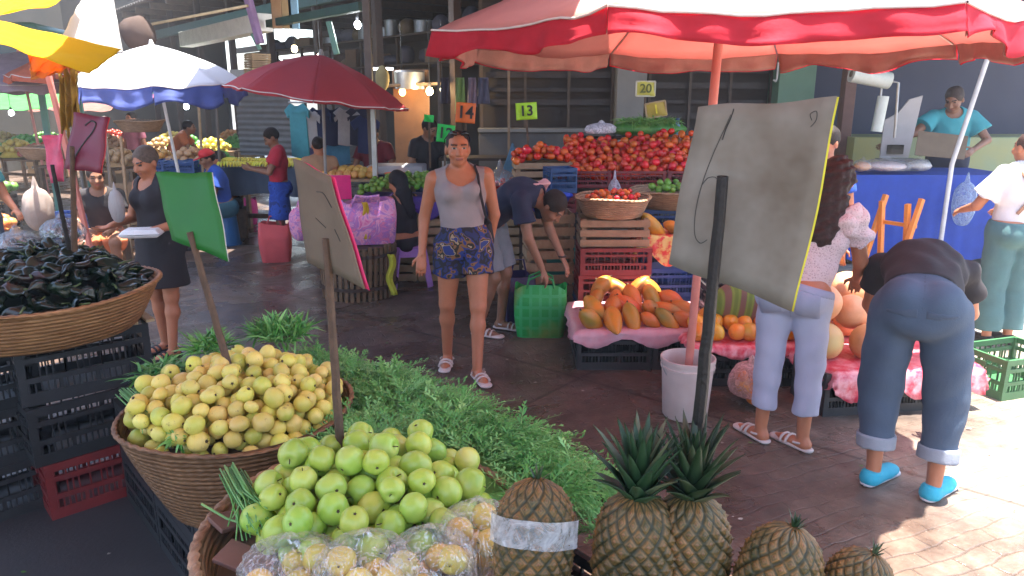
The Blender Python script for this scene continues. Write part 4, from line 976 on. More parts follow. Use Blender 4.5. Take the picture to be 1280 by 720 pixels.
def smooth_path(P, n=6):
    out = []
    for i in range(len(P)-1):
        p0 = P[max(i-1, 0)]; p1 = P[i]; p2 = P[i+1]; p3 = P[min(i+2, len(P)-1)]
        for k in range(n):
            t = k/n; out.append(tuple(.5*((2*p1[j])+(-p0[j]+p2[j])*t+(2*p0[j]-5*p1[j]+4*p2[j]-p3[j])*t*t+(-p0[j]+3*p1[j]-3*p2[j]+p3[j])*t**3) for j in range(2)))
    out.append(P[-1]); return out
loop = smooth_path([(.26,.06), (.19,.28), (.155,.48), (.15,.65), (.17,.76), (.22,.80), (.27,.77)]); hook = smooth_path([(.16,.46), (.19,.42), (.24,.41), (.27,.43)]); blob = smooth_path([(.275,.03), (.265,.08), (.245,.14), (.235,.2)])
sq = smooth_path([(.86,.10), (.84,.07), (.88,.06), (.89,.10), (.86,.13)])
sign('large grey card price sign with yellow front and pen loop on its back', [(871, 134), (1048, 122), (992, 387), (834, 330)], (1.30, 1.22, 1.24, 1.32), CARD, mat('yellow_card', (.75,.68,.03), rough=.6, bs=.1), (905, 218, 870, 560, 1.27), .0235, STICKD, wave=.004, front_shift=.0035,
     marks=[(PEN, loop, .0006), (PEN, hook, .0006), (PEN, blob, .0011), (PEN, sq, .0006)])
sign('brown card price sign with bright pink front on a stick in the apples', [(366, 198), (413, 222), (457, 360), (383, 327)], (1.92, 1.80, 1.72, 1.92), BCARD, mat('pink_card', (.85,.03,.16), rough=.5, bs=.1), (416, 296, 429, 606, 1.80), .024, STICK, wave=.003, front_shift=.009,
     marks=[(PEN, smooth_path([(.5,.22), (.7,.2), (.85,.3)]), .0012), (PEN, smooth_path([(.35,.5), (.55,.55)]), .001), (PEN, smooth_path([(.75,.52), (.8,.62)]), .001)])
GCARD = mat('green_card', (.006,.15,.014), (.005,.125,.012), rough=.55, bs=.1, bscale=20)
sign('dark green card price sign on a stick in the guavas', [(194, 215), (265, 216), (286, 326), (214, 300)], (2.35, 2.30, 2.22, 2.30), GCARD, mat('white_card', (.6,.6,.58), rough=.6, bs=0), (243, 290, 291, 476, 2.24), .024, STICK, wave=.004, front_shift=.002)
MAG = mat('magenta_card', (.17,.012,.036), (.13,.010,.03), rough=.5, bs=.15, bscale=20)
sign('dark magenta card price sign with a black hook drawn on it, in the dark peppers', [(92, 140), (136, 147), (127, 216), (79, 210)], (2.95, 2.90, 2.85, 2.9), MAG, mat('red_card', (.5,.03,.04), rough=.5, bs=0), (97, 185, 93, 300, 2.95), .022, STICK, wave=.006, front_shift=.003,
     marks=[(PEN, smooth_path([(.35,.20), (.5,.1), (.66,.14), (.62,.3), (.45,.48), (.3,.75)]), .0035)])
sign('small crumpled pink striped card sign beside the magenta one', [(51, 170), (78, 168), (81, 226), (62, 229)], 3.0, mat('pink_stripe', (.75,.10,.20), (.45,.06,.13), rough=.5, scale=24, bs=.5), mat('pinkish', (.7,.3,.35), rough=.6), (72, 205, 84, 298, 3.0), .018, STICKD, wave=.012)

# ---------------------------------------------------------------- dark pepper basket on its stack of crates
ca = R(43); cc = Vector((-2.02, 3.12, 0))
cc = gnd(66, 652)+Vector((math.cos(ca)*.25-math.sin(ca)*.18, math.sin(ca)*.25+math.cos(ca)*.18, 0))
crate('red', (cc.x, cc.y, 0), ca, 'dusty red slatted crate at the bottom of the near stack', sc=(1,1,1.06))
crate('black', (cc.x-.02, cc.y+.0, .267), ca+.04, 'black crate directly above the red one', sc=(1.08,1.02,1.05))
crate('black', (cc.x-.03, cc.y+.02, .532), ca-.05, 'black crate with pale slats showing, just under the pepper basket', sc=(1.05,1.02,1.1))
for k in range(3): crate('black', (cc.x-.42, cc.y-.20, k*.252), ca+.1, 'black crate in the dark stack at the left frame edge, '+('bottom', 'middle', 'top')[k]+' one', sc=(1,1,1))
pcz = .815; pc = Vector((-2.03, 3.03, pcz))
b = MB()
for i in range(9): b.bar((-.30+i*.07, -.22, .012), (-.30+i*.07+.02, .22, .012), .035, .012)
o = b.build('slat_tray', CRATEWOOD, None, (cc.x-.03, cc.y+.02, .81), (0,0,ca)); tag(o, 'pale slatted wooden tray between the black crates and the pepper basket', 'tray')
basket('broad shallow golden wicker basket of dark peppers', (pc.x, pc.y, pcz+.02), .475, .36, .19, WICK, braid=.011, fill=.06)
def pepper_mesh(seed):
    rg = random.Random(seed); b = MB(); prof = []; L = .13; n = 20
    for i in range(15):
        t = i/14; r = .032*(math.sin(PI*min(1, t*1.0+.10))**.6)*(1-.45*t) if t < .97 else .002; prof.append((max(r, .001), L*t))
    s1 = rg.uniform(0, 6)
    def fn(r, z, a, i): return r*(1+.24*math.sin(2*a+z*22+s1)+.16*math.sin(3*a-z*35+seed)+.22*smoothnoise(math.cos(a)*2, math.sin(a)*2, z*26, 1, seed)), z
    b.lathe(prof, n, fn=fn); b.v = [(x+2.2*(z-.06)**2*(1 if seed % 2 else -1)+.008*math.sin(z*70+seed), y*.62+.01*math.sin(z*50+seed), z-.06) for x, y, z in b.v]
    b.cur = 1; b.tube([(2.2*.0036, 0, -.055), (.012, 0, -.075), (.02, .004, -.09)], [.005, .0032, .0035], 6)
    return b.mesh('pepper', [POBLANO, mat('pepper_stem', (.09,.13,.04), rough=.6, bs=0)], angle=180)
pep = [pepper_mesh(s) for s in range(1, 6)]
f = lambda x, y: pcz+.175+.185*(1-((x-pc.x)**2+(y-pc.y)**2)/.43**2)
pts = deposit(150, .031, lambda x, y: (x-pc.x)**2+(y-pc.y)**2 < .405**2, (pc.xy-Vector((.45,.45)), pc.xy+Vector((.45,.45))), f, seed=14, K=40, crowd=.72)
rg = random.Random(5)
for p in pts:
    el = rg.gauss(0, .30); o = link('pepper', rg.choice(pep), None, p, (PI/2+el, rg.uniform(0, 6.3), rg.uniform(0, 6.3)), rg.uniform(.85, 1.25)); tag(o, 'glossy blackish green pepper in the heap in the golden basket', 'pepper', 'dark peppers heaped in the golden basket')
o = MB().lathe([(.001, .11), (.2, .085), (.43, 0)], 40).build('paper_lining', mat('dark_lining', (.012,.02,.014), rough=.5), None, (pc.x, pc.y, pcz+.165)); tag(o, 'dark lining hidden below the dark peppers', 'lining')
DUSK = clear_film('cloudy_plastic', (.10,.13,.18), .30, .6)
for (px, py, Y, rr, lab) in ((22, 306, 3.25, .10, 'cloudy plastic bag of peppers at the far left of the pepper heap'), (78, 290, 3.35, .10, 'cloudy plastic bag behind the two signs in the pepper heap'), (10, 325, 3.05, .09, 'cloudy plastic bag of reddish peppers at the left frame edge')):
    c = at(px, py, Y)
    for k in range(6): o = link('pepper', pep[k % 5], None, (c.x+rg.uniform(-.04,.04), c.y+rg.uniform(-.04,.04), c.z-.02+rg.uniform(-.03,.03)), (1.5, rg.uniform(0,6), rg.uniform(0,6)), .9); tag(o, 'dark pepper inside the '+lab.split(' at ')[0].split(' behind')[0]+(' at the left' if px < 50 else ' behind the signs'), 'pepper', 'peppers inside cloudy bags '+str(px))
    bag_shell(lab, (c.x, c.y, c.z-.01), rr, rr*.9, .075, .03, px*.1, DUSK)
# ---------------------------------------------------------------- big red umbrella over the fruit stalls
REDTOP = cloth('red_canopy', (.80,.40,.36), (.68,.31,.28), trans=.42, scale=3, bscale=18)
REDVAL = cloth('red_valance', (.80,.045,.09), (.64,.03,.06), trans=.5, scale=6, bscale=26)
canopy('big faded red umbrella with a torn red valance over the papaya stall', (1.06, 3.90), 8, 1.47, 2.10, 2.58, REDTOP, REDVAL, val=.095, a0=R(195), pole_r=.024, pole_m=mat('pink_pole', (.62,.22,.18), (.5,.16,.13), rough=.4), pole_base=(1.02, 4.0, .06), sag=.05, seed=3, torn=True, lining=cloth('salmon_lining', (.58,.34,.30), trans=.3))
REDU = cloth('red_small_canopy', (.50,.055,.065), (.42,.045,.055), trans=.3, scale=2, bscale=14)
u = canopy('plain red umbrella with white edging over the bread table', (-1.95, 7.6), 8, .90, 1.83, 2.24, REDU, REDU, val=.02, a0=R(12), pole_r=.016, tilt=(0, R(8)), sag=.02, seed=5)
BLUEV = cloth('blue_canopy_under', (.16,.22,.62), (.12,.17,.5), trans=.35); WHT = cloth('white_canopy', (.80,.82,.88), (.72,.75,.84), trans=.30, scale=2, bscale=14)
canopy('white umbrella with blue valance over the produce tables', (-3.74, 8.0), 8, .88, 1.97, 2.36, WHT, BLUEV, val=.17, a0=R(22), pole_r=.016, pole_m=mat('white_pole', (.7,.7,.7), rough=.4), pole_base=(-3.45, 7.85, 0), tilt=(R(4), 0), sag=.04, seed=6)
canopy('faded mauve umbrella far back at the left', (-7.4, 11.5), 8, 1.35, 2.02, 2.5, cloth('mauve_canopy', (.42,.30,.38), trans=.3), cloth('mauve_canopy', (.42,.30,.38)), val=.1, a0=R(5), pole_m=MATS['pink_pole'], pole_base=(-7.2, 11.4, 0), seed=8)
canopy('small orange red umbrella far back behind the yellow cloth', (-6.2, 10.6), 8, .75, 2.12, 2.45, cloth('orange_canopy', (.62,.12,.05), trans=.3), cloth('orange_canopy', (.62,.12,.05)), val=.08, a0=R(20), seed=9)
# leaning white pole at the right stall
b = MB(); b.tube([Vector((4.20, 7.05, .0)), at(1190, 205, 7.0), at(1249, 30, 7.0), at(1262, -25, 7.0)], .022, 10); tag(b.build('leaning_pole', MATS['white_pole']), 'leaning white pole in front of the man in turquoise', 'pole')
# white bucket that weights the umbrella pole
t = thing('paint_bucket', 'white paint bucket round the foot of the red umbrella pole', 'bucket', (1.02, 4.0, 0))
BUCK = mat('bucket_white', (.62,.52,.50), (.5,.40,.38), rough=.4, bs=.1)
b = MB(); b.lathe([(.001,.003), (.125,.003), (.13,.01), (.148,.30), (.155,.302), (.156,.315), (.150,.318), (.150,.338), (.157,.34), (.158,.36), (.150,.362), (.146,.355), (.142,.30), (.128,.03), (.001,.03)], 40); b.build('body', BUCK, t)
b = MB(); b.lathe([(.001,.20), (.138,.20)], 30); b.build('cement', CONC, t)
b = MB(); b.tube([(.155*math.cos(a), -.155*abs(math.sin(a))*.5-.02, .335-.12*math.sin(a)) for a in np.linspace(0, PI, 14)], .003, 6); b.build('handle', STEEL, t)
text_mesh('PINTURA', .05, PEN, 'lettering', t, Matrix.Translation((0, -.158, .16))@Matrix.Rotation(PI/2, 4, 'X')) if False else None

# ---------------------------------------------------------------- papaya stand
PINKP = mat('pink_plastic_sheet', (.70,.30,.38), (.72,.48,.55), rough=.35, scale=14, bs=.6, bscale=30, trans=.2)
REDSHEET = mat('red_plastic_sheet', (.60,.03,.07), (.75,.30,.34), rough=.3, scale=16, bs=.6, bscale=30, contrast=.12)
def sheet(label, c, L, W, z, m, rz=0, drop=.07, cat='plastic sheet', name='plastic_sheet', sides=(1,1,1,1), bumpy=.01):
    b = MB(); nx, ny = 50, 36
    def fn(u, v):
        x = (u-.5)*(L+2*drop); y = (v-.5)*(W+2*drop); ex = max(abs(x)-L/2, 0); ey = max(abs(y)-W/2, 0); e = max(ex, ey)
        w = .022*math.sin(x*46+math.sin(y*20)*2+c[0])*math.sin(y*41+c[1])*min(1, e/.02)
        x2 = math.copysign(min(abs(x), L/2+.012+w), x) if ex else x; y2 = math.copysign(min(abs(y), W/2+.012+w), y) if ey else y
        if ex: x2 = math.copysign(L/2+.010+abs(w)+ex*.2, x)
        if ey: y2 = math.copysign(W/2+.010+abs(w)+ey*.2, y)
        return (x2, y2, .006-e*(1+.4*math.sin(x*15+y*11))+bumpy*smoothnoise(x*7, y*7, c[0])+bumpy)
    b.grid(fn, nx, ny); o = b.build(name, m, None, (c[0], c[1], z), (0,0,rz), angle=180, solid=.002); return tag(o, label, cat)
pst = [(.70, 4.92), (1.22, 4.92), (.70, 5.30), (1.22, 5.30)]
for i, (x, y) in enumerate(pst): crate('black', (x, y, 0), 0, 'black crate under the papayas, '+('front left', 'front right', 'back left', 'back right')[i]+' one', 'black crates under the papayas', sc=(1.02,1.02,1.1))
sheet('crumpled pink plastic sheet under the papayas', (.96, 5.11), 1.04, .74, .275, PINKP, drop=.085, bumpy=.004)
def papaya_mesh(seed, L=.24, r=.058):
    prof = [(max(.001, r*(math.sin(PI*t)**.62)*(.78+.34*t)), L*(t-.5)) for t in [i/14 for i in range(15)]]
    return fruit_mesh('papaya', prof, PAPAYA, 18, .05, 5, .015, seed, stem=(.006, .012, L*.5-.004), bend=1.0*(seed % 2)*.6, r=.1)
papm = [papaya_mesh(s, L) for s, L in ((1,.30), (2,.25), (3,.27), (4,.20))]
def papaya_heap(cx, cy, w, d, z, rows, label, group, seed, me=papm, name='papaya', cat='papaya', lean=1.0, sc=(.85,1.2), step=.118):
    rg = random.Random(seed)
    for k in range(rows):
        n = int(w/step)-k; dep = d*(k/(max(rows-1,1)))
        for i in range(n):
            x = cx-w/2+(i+.5+.25*k)*w/int(w/step)+rg.uniform(-.015,.015); y = cy-d/2+dep+rg.uniform(-.02,.02); zz = z+.045+.035*k+rg.uniform(-.008,.01)
            o = link(name, rg.choice(me), None, (x, y, zz), (-lean-rg.uniform(-.35,.4), rg.uniform(-.5,.5), rg.choice((-.9,-.3,.3,1.0,1.5))+rg.uniform(-.3,.3)), rg.uniform(*sc)); tag(o, label, cat, group)
papaya_heap(.95, 5.06, .92, .46, .285, 4, 'mottled orange papaya in the heap on the pink sheet', 'papayas heaped on the pink sheet', 4)
# second tier: red patterned cloth crates with papayas on top
for k in range(3): crate('blue', (1.28, 5.86, k*.252), .05, 'blue crate under the red flowered box, '+('bottom', 'middle', 'top')[k]+' one', 'blue crates under the red flowered cloth', sc=(1.05,1,1))
FLOR = mat('red_flowered', (.55,.03,.03), (.62,.40,.12), rough=.5, scale=16, bs=.3, contrast=.06)
sheet('red flowered oilcloth hanging over blue crates behind the papayas', (1.28, 5.86), .54, .38, .757, FLOR, drop=.17, cat='oilcloth', name='oilcloth', bumpy=.002)
papaya_heap(1.22, 5.86, .3, .2, .77, 1, 'papaya lying on the red flowered oilcloth', 'papayas on the red oilcloth', 8)
# wooden boxes with a tomato basket on top
bx, by = .80, 5.78
crate('blue', (bx, by, 0), .03, 'bright blue crate at the foot of the tomato basket stack', sc=(1.12,1.05,1.0))
for k in range(2): crate('red', (bx+.01*k, by, .253+k*.215), .02, ('lower', 'upper')[k]+' dark red crate in the stack under the tomato basket', sc=(1.12,1.08,.85))
crate('wood', (bx, by, .685), .0, 'pale slatted wooden crate right under the tomato basket', sc=(1.08,1.05,.85))
basket('pale wicker basket holding a few small tomatoes on the crate stack', (bx, by, .91), .29, .22, .15, WICK2, braid=.012, fill=.03)
pts = deposit(60, .026, lambda x, y: (x-bx)**2+(y-by)**2 < .20**2, ((bx-.2, by-.2), (bx+.2, by+.2)), lambda x, y: .91+.125+.03*(1-((x-bx)**2+(y-by)**2)/.04), seed=31, K=20)
heap('tomato', tom_me, pts, 'small red tomato in the pale basket on the crate stack', 'tomato', 'tomatoes in the pale basket', sc=(.7, .85))
b2 = (1.42, 6.55)
for k in range(4): crate('blue', (b2[0], b2[1], k*.217), 0, 'dark blue crate under the basket of green fruit, level '+('one', 'two', 'three', 'four')[k]+' from the ground', 'crates under the green fruit basket', sc=(1.1,1.05,.86))
basket('wicker basket with a few pale green fruits behind the tomato basket', (b2[0], b2[1], .87), .36, .25, .15, WICK2, braid=.012, fill=.05)
lime_me = [fruit_mesh('green_tomato', sph(.03, 10, .95, .1, 0), LIME, 12, .05, seed=s) for s in (1, 2)]
pts = deposit(26, .032, lambda x, y: (x-b2[0]+.03)**2+(y-b2[1])**2 < .14**2, ((b2[0]-.2, b2[1]-.2), (b2[0]+.2, b2[1]+.2)), lambda x, y: .99, seed=33, K=20)
heap('green_tomato', lime_me, pts, 'pale green fruit in the wicker basket behind the tomato basket', 'green tomato', 'green fruits in the wicker basket', sc=(.9, 1.2))

# ---------------------------------------------------------------- striped melons / sacks, mangoes, melon stand on the right
STRIPE = None
def stripe_mat():
    m, nt, b = new_mat('green_striped_weave'); v = coords(nt)
    w = N(nt, 'ShaderNodeTexWave', Scale=3.4, Distortion=.5, bands_direction='X'); nt.links.new(v, w.inputs['Vector'])
    c = ramp(nt, w.outputs['Fac'], [(.30,(.26,.14,.11)), (.42,(.22,.34,.05)), (.7,(.28,.42,.07)), (.95,(.18,.30,.05))])
    w2 = N(nt, 'ShaderNodeTexWave', Scale=60, bands_direction='Z'); nt.links.new(v, w2.inputs['Vector']); c = mix_rgb(nt, .35, c, w2.outputs['Color'], 'MULTIPLY')
    nt.links.new(c, b.inputs['Base Color']); b.inputs['Roughness'].default_value = .6; bump(nt, b, w2.outputs['Fac'], .4, .004); return m
STRIPE = stripe_mat()
for k in range(2): crate('black', (1.66, 5.25, k*.252), .0, ('lower', 'upper')[k]+' black crate behind the mangoes under the striped sack', sc=(1,1,.95))
b = MB()
def sack(u, v):
    a = 2*PI*v; t = u; q = math.sin(PI*min(.999, max(.001, t)))**.35; return ((.235*q+.015*math.sin(3*a+t*6))*abs(math.cos(a))**.6*math.copysign(1, math.cos(a)), (.13*q)*abs(math.sin(a))**.7*math.copysign(1, math.sin(a)), .38*t+.02*math.sin(2*a))
b.grid(sack, 24, 40); o = b.build('woven_sack', STRIPE, None, (1.58, 4.84, .27), (.30, .05, .12), angle=180); tag(o, 'green and brown striped woven sack standing behind the mangoes', 'sack')
for x in (1.36, 1.80): crate('black', (x, 4.62, 0), 0, 'black crate under the mangoes, %s one' % ('left' if x < 1.5 else 'right'), sc=(.86,1,1.05))
sheet('pink plastic sheet under the mangoes behind the bucket', (1.58, 4.62), .84, .36, .263, REDSHEET, drop=.06)
mango_me = [fruit_mesh('mango', [(max(.001, .052*math.sin(PI*t)**.6), .14*(t-.5)) for t in [i/12 for i in range(13)]], MANGO, 16, .08, seed=s, bend=2) for s in (1, 2)]
rg = random.Random(12)
for i in range(14): 
    x = 1.22+(i % 7)*.115; y = 4.55+(i//7)*.12; o = link('mango', rg.choice(mango_me), None, (x+rg.uniform(-.02,.02), y, .335+.03*(i//7)), (PI/2+rg.uniform(-.4,.4), rg.uniform(-.4,.4), rg.uniform(-1.4,1.4)), rg.uniform(.95,1.2)); tag(o, 'orange mango on the pink sheet behind the white bucket', 'mango', 'mangoes behind the bucket')
c = at(938, 478, 4.15); bag_shell('bag of pink fruit slumped beside the white bucket', (c.x, c.y, .14), .13, .12, .13, .05, 2.2, plastic_bag_mat('pinkish_bag', (.75,.50,.50), .8))
for i in range(7): o = link('mango', mango_me[i % 2], None, (c.x+rg.uniform(-.06,.06), c.y+rg.uniform(-.06,.06), .07+.05*(i//3)), (rg.uniform(0,3), rg.uniform(0,3), 0), .8); tag(o, 'mango inside the bag slumped beside the bucket', 'mango', 'mangoes in the slumped bag')
ms = [(2.02, 4.18, 0), (2.48, 4.25, 0), (2.10, 4.56, 0), (2.56, 4.62, 0)]
for i, (x, y, z) in enumerate(ms): crate('black', (x, y, z), .15, 'black crate under the round melons, '+('near left', 'near right', 'far left', 'far right')[i]+' one', 'black crates under the melons', sc=(.92,1.02,1.05))
sheet('red and white plastic sheet under the round melons', (2.27, 4.41), .92, .76, .263, REDSHEET, rz=.15, drop=.13)
mel_me = [fruit_mesh('melon', sph(.112, 16, 1.0, .04, .03), MELON, 28, .05, 10, .006, s) for s in (1, 2)]
pts = deposit(15, .118, lambda x, y: abs(x-2.25) < .36 and abs(y-4.41) < .28, ((1.85, 4.1), (2.65, 4.7)), lambda x, y: .275+.112, seed=41, K=50, crowd=.98)
heap('melon', mel_me, pts, 'round peach coloured melon on the red and white sheet', 'melon', 'melons on the red sheet', sc=(.92, 1.05))
for k in range(2): crate('black', (2.05, 5.12, k*.252), 0, ('lower', 'upper')[k]+' black crate under the yellow melons at the back', sc=(1,1,1))
yel_me = fruit_mesh('yellow_melon', sph(.075, 12, .95, .05, 0), fruit_mat('yellow_melon_skin', (.62,.52,.20), (.50,.44,.16), spots=.3, rough=.5), 18, .06, seed=2)
pts = deposit(12, .078, lambda x, y: abs(x-2.05) < .2 and abs(y-5.1) < .14, ((1.8, 4.9), (2.3, 5.3)), lambda x, y: .58, seed=43, K=30)
heap('yellow_melon', yel_me, pts, 'small yellow melon piled on crates behind the white blouse woman', 'melon', 'yellow melons', sc=(.9, 1.1))
crate('green', gnd(1252, 492)+Vector((.1,.12,0)), .3, 'green slatted crate on the sunlit ground at the right frame edge', sc=(1,1,1.05))
OR = mat('orange_paint', (.72,.24,.03), (.60,.17,.02), rough=.5, bs=.15)
t = thing('folding_stand', 'orange wooden folding stand with crossed legs in front of the blue cloth', 'stand', (3.22, 5.9, 0), .5)
def stand_leg(a, b_): MB().bar(a, b_, .045, .035, up=(0,1,0)).build('leg', OR, t, bevel=.003)
stand_leg((-.22,-.02,0), (.12,-.02,1.02)); stand_leg((-.22,.30,0), (.12,.30,1.02)); stand_leg((.16,.03,0), (.02,.03,.98)); stand_leg((.16,.26,0), (.02,.26,.98))
MB().bar((.06,-.04,.80), (.06,.32,.80), .03, .03).build('crossbar', OR, t, bevel=.003); MB().bar((-.08,-.04,.42), (-.08,.32,.42), .03, .03).build('crossbar', OR, t, bevel=.003)

# ---------------------------------------------------------------- the blue-clothed counter with the weighing man
mbp = MB(); mbp.box((2.6, 7.25, 0), (9.5, 9.9, .14)); struct('raised_pavement', mbp, CONC, bevel=.01)
BLUEC = cloth('blue_cloth', (.010,.06,.42), (.008,.045,.32), trans=.05, bscale=12, rough=.7)
plank_table('long market counter under the bright blue cloth', (4.28, 7.85), 0, 1.62, .8, 1.06, cloth_m=BLUEC, drop=.86, cloth_label='bright blue cloth hanging to the ground over the counter', name='counter')
LG = mat('light_grey', (.5,.5,.48), (.4,.4,.38), rough=.5)
t = thing('bag_roll', 'large white roll of plastic bags mounted above the counter', 'bag roll', at(1088, 96, 7.9))
b = MB(); b.tube([(-.20,0,.03), (.20,0,-.04)], .085, 20); b.build('roll', mat('bagroll_white', (.62,.66,.62), (.5,.56,.5), rough=.35, scale=14), t); b = MB(); b.tube([(.20,0,-.04), (.30,.0,-.06), (.34,.02,-.62)], .014, 8); b.build('bracket', STEEL, t); b = MB(); b.tube([(-.206,0,.031), (-.19,0,.028)], .035, 12); b.build('core', BCARD, t)
t = thing('bag_roll', 'narrow white bag roll hanging below the large one', 'bag roll', at(1102, 140, 7.85))
b = MB(); b.tube([(0,0,.16), (-.03,0,-.2)], .055, 16); b.build('roll', MATS['bagroll_white'], t); b = MB(); b.tube([(0,.06,.3), (0,.06,-.18)], .01, 8); b.build('bracket', STEEL, t)
t = thing('scale', 'grey market scale with a tall back plate on the blue counter', 'scale', (4.20, 8.0, 1.066))
b = MB(); b.box((-.17,-.14,0), (.17,.14,.09)); b.build('housing', LG, t, bevel=.008); b = MB(); b.box((-.2,-.16,.105), (.2,.16,.115)); b.build('tray', STEEL, t, bevel=.003); b = MB(); b.box((-.02,-.02,.09), (.02,.02,.105)); b.build('neck', STEEL, t)
b = MB(); P_ = [(-.16,.12), (.15,.12), (.22,.78), (.08,.74), (-.02,.60), (-.16,.52)]; b.prism(P_, .02, Matrix.Translation((0,.13,0))); b.build('back_plate', mat('grey_sheet', (.42,.40,.40), (.34,.32,.32), rough=.5), t)
b = MB(); b.prism([(-.10,.16), (.08,.16), (.08,.26), (-.10,.26)], .01, Matrix.Translation((0,.115,0))); b.build('display', mat('screen', (.02,.02,.02), rough=.2), t)
for i, (px, py, Y, rr, lab) in enumerate(((1108, 198, 7.6, .24, 'long clear bag of pale chicken on the blue counter'), (1150, 196, 7.65, .16, 'clear bag of pale goods beside the cardboard on the counter'), (1078, 208, 7.55, .10, 'small clear bag of orange goods at the counter left end'))):
    c = at(px, py, Y); c.z = 1.07+.07
    b = MB(); b.ell((0,0,0), (rr*.85, rr*.6, .05), 16); b.v = [(x*(1+.2*smoothnoise(x*30,y*30,i)), y*(1+.2*smoothnoise(x*30,y*30,i+3)), z*(1+.3*smoothnoise(x*25,y*25,i+5))) for x,y,z in b.v]
    o = b.build('wrapped_goods', mat('goods%d' % i, ((.65,.5,.48), (.6,.55,.5), (.7,.32,.15))[i], rough=.5, bs=.4), None, c, angle=180); tag(o, 'pale goods inside the '+lab, 'goods')
    bag_shell(lab, c, rr, rr*.7, .075, .03, 3+i)
o = MB().prism([(-.24,-.05), (.26,-.10), (.34,.16), (-.16,.22)], .008).build('cardboard_sheet', BCARD, None, at(1172, 188, 7.6), (-.5,0,.0)); tag(o, 'brown cardboard sheet lying tilted at the right of the counter', 'cardboard')
bag_shell('clear plastic bags hanging at the right end of the blue counter', at(1205, 255, 7.25), .12, .08, .22, .1, 5, plastic_bag_mat('bluish_bag', (.5,.62,.75), .6), flat=1)
t = thing('water_jug', 'clear bluish water bottle behind the price signs near the tomatoes', 'bottle', at(846, 163, 7.9)+Vector((0,0,-.12)))
b = MB(); b.lathe([(.001,0), (.05,0), (.052,.02), (.052,.14), (.02,.19), (.018,.22), (.001,.22)], 20); b.build('body', plastic_bag_mat('bottle_blue', (.35,.55,.85), .7), t); b = MB(); b.lathe([(.022,.22), (.022,.245), (.001,.246)], 16); b.build('cap', BLUEP, t)

# ---------------------------------------------------------------- tomato stall
rows_ = [(7.05, 1.02), (7.40, 1.14), (7.75, 1.26)]
b = MB(); b.box((-.02, 7.08, .0), (2.1, 7.16, 1.05)); 
t = thing('tomato_rack', 'stepped wooden rack that carries the tomato heap', 'rack', (0,0,0))
for x in (.10, .75, 1.4, 2.0): MB().box((x-.03, 7.0, 0), (x+.03, 7.06, .99)).build('leg', DWOOD, t); MB().box((x-.03, 7.9, 0), (x+.03, 7.96, 1.28)).build('leg', DWOOD, t)
b = MB(); b.add([(.02,6.95,.99), (2.10,6.95,.99), (2.10,7.95,1.28), (.02,7.95,1.28), (.02,6.95,.965), (2.10,6.95,.965), (2.10,7.95,1.255), (.02,7.95,1.255)], [(0,1,2,3), (7,6,5,4), (0,4,5,1), (1,5,6,2), (2,6,7,3), (3,7,4,0)]); b.build('shelf', DWOOD, t)
for k in range(4): crate('red', (.80+.515*k-.12, 7.02, 1.0), 0, 'dark red crate edging the tomato heap, '+('leftmost', 'second', 'third', 'rightmost')[k]+' one', 'dark red crates along the tomato heap', sc=(1,.7,.62))
sl_ = lambda x, y: 1.13+.30*max(0, min(1, (y-6.92)/.85))+.03*math.sin(x*5)
inside = lambda x, y: .56 < x < 2.05 and 6.93 < y < 7.72
pts = deposit(235, .041, inside, ((.56, 6.9), (2.06, 7.75)), sl_, seed=51, K=70, crowd=.9)
heap('tomato', tom_me, pts, 'ripe red tomato in the big sloping tomato heap', 'tomato', 'tomatoes in the big sloping heap', sc=(1.22, 1.42))
b = MB(); b.grid(lambda u, v: (.53+1.56*u, 6.9+.86*v, sl_(.53+1.56*u, 6.9+.86*v)-.03+.012*smoothnoise(u*30, v*20)), 60, 34); o = b.build('tomato_heap', TOMATO, angle=180); tag(o, 'lower tomatoes packed under the big sloping tomato heap', 'tomatoes', kind='stuff')
crate('wood', (.30, 7.25, .99), .1, 'wooden crate of tomatoes at the left end of the tomato stall', sc=(1.15,1,.9))
pts = deposit(60, .04, lambda x, y: .02 < x < .56 and 7.06 < y < 7.42, ((.0, 7.0), (.6, 7.45)), lambda x, y: 1.22+.06*math.sin((x)*5), seed=52, K=40, crowd=.9)
heap('tomato', tom_me, pts, 'red tomato in the wooden crate at the left end of the stall', 'tomato', 'tomatoes in the wooden crate', sc=(1.2, 1.4))
c = at(700, 205, 6.75); crate('blue', (c.x, c.y, .98), .25, 'blue crate standing in front of the tomato heap', sc=(.5,.7,.9)); crate('red', (c.x, c.y, .80), .2, 'red crate under the blue one in front of the tomatoes', sc=(.5,.7,.7))
for k in range(3): crate('black', (c.x, c.y, .02+k*.26), .2, 'dark crate below the red and blue ones, level '+('one', 'two', 'three')[k], 'dark crates before the tomato rack', sc=(.6,.8,1.03))
t = thing('teal_bin', 'teal green plastic bin on the ground before the tomato stall', 'bin', (.44, 6.35, 0)); TEAL = mat('teal_plastic', (.02,.20,.17), rough=.45)
b = MB(); b.lathe([(.001,0), (.15,0), (.18,.5), (.195,.5), (.195,.53), (.178,.53), (.150,.02)], 32); b.build('body', TEAL, t); b = MB(); b.tube([(.19*math.cos(a), .19*math.sin(a), .51) for a in np.linspace(0, 2*PI, 30)], .012, 6); b.build('rim', TEAL, t)
t = thing('blue_basin', 'round bright blue plastic basin by the bending man', 'basin', at(690, 252, 6.1)+Vector((-.03,0,-.08)))
b = MB(); b.lathe([(.001,0), (.12,0), (.19,.13), (.205,.132), (.205,.142), (.186,.142), (.118,.015), (.001,.015)], 32); b.build('body', mat('bright_blue', (.01,.05,.55), rough=.35), t)
z_ = t.location.z
for k in range(3): crate('wood', (t.location.x, t.location.y, k*z_/3), .1, 'wooden crate under the blue basin, '+('bottom', 'middle', 'top')[k]+' one', sc=(.8,.9,z_/3/.26))
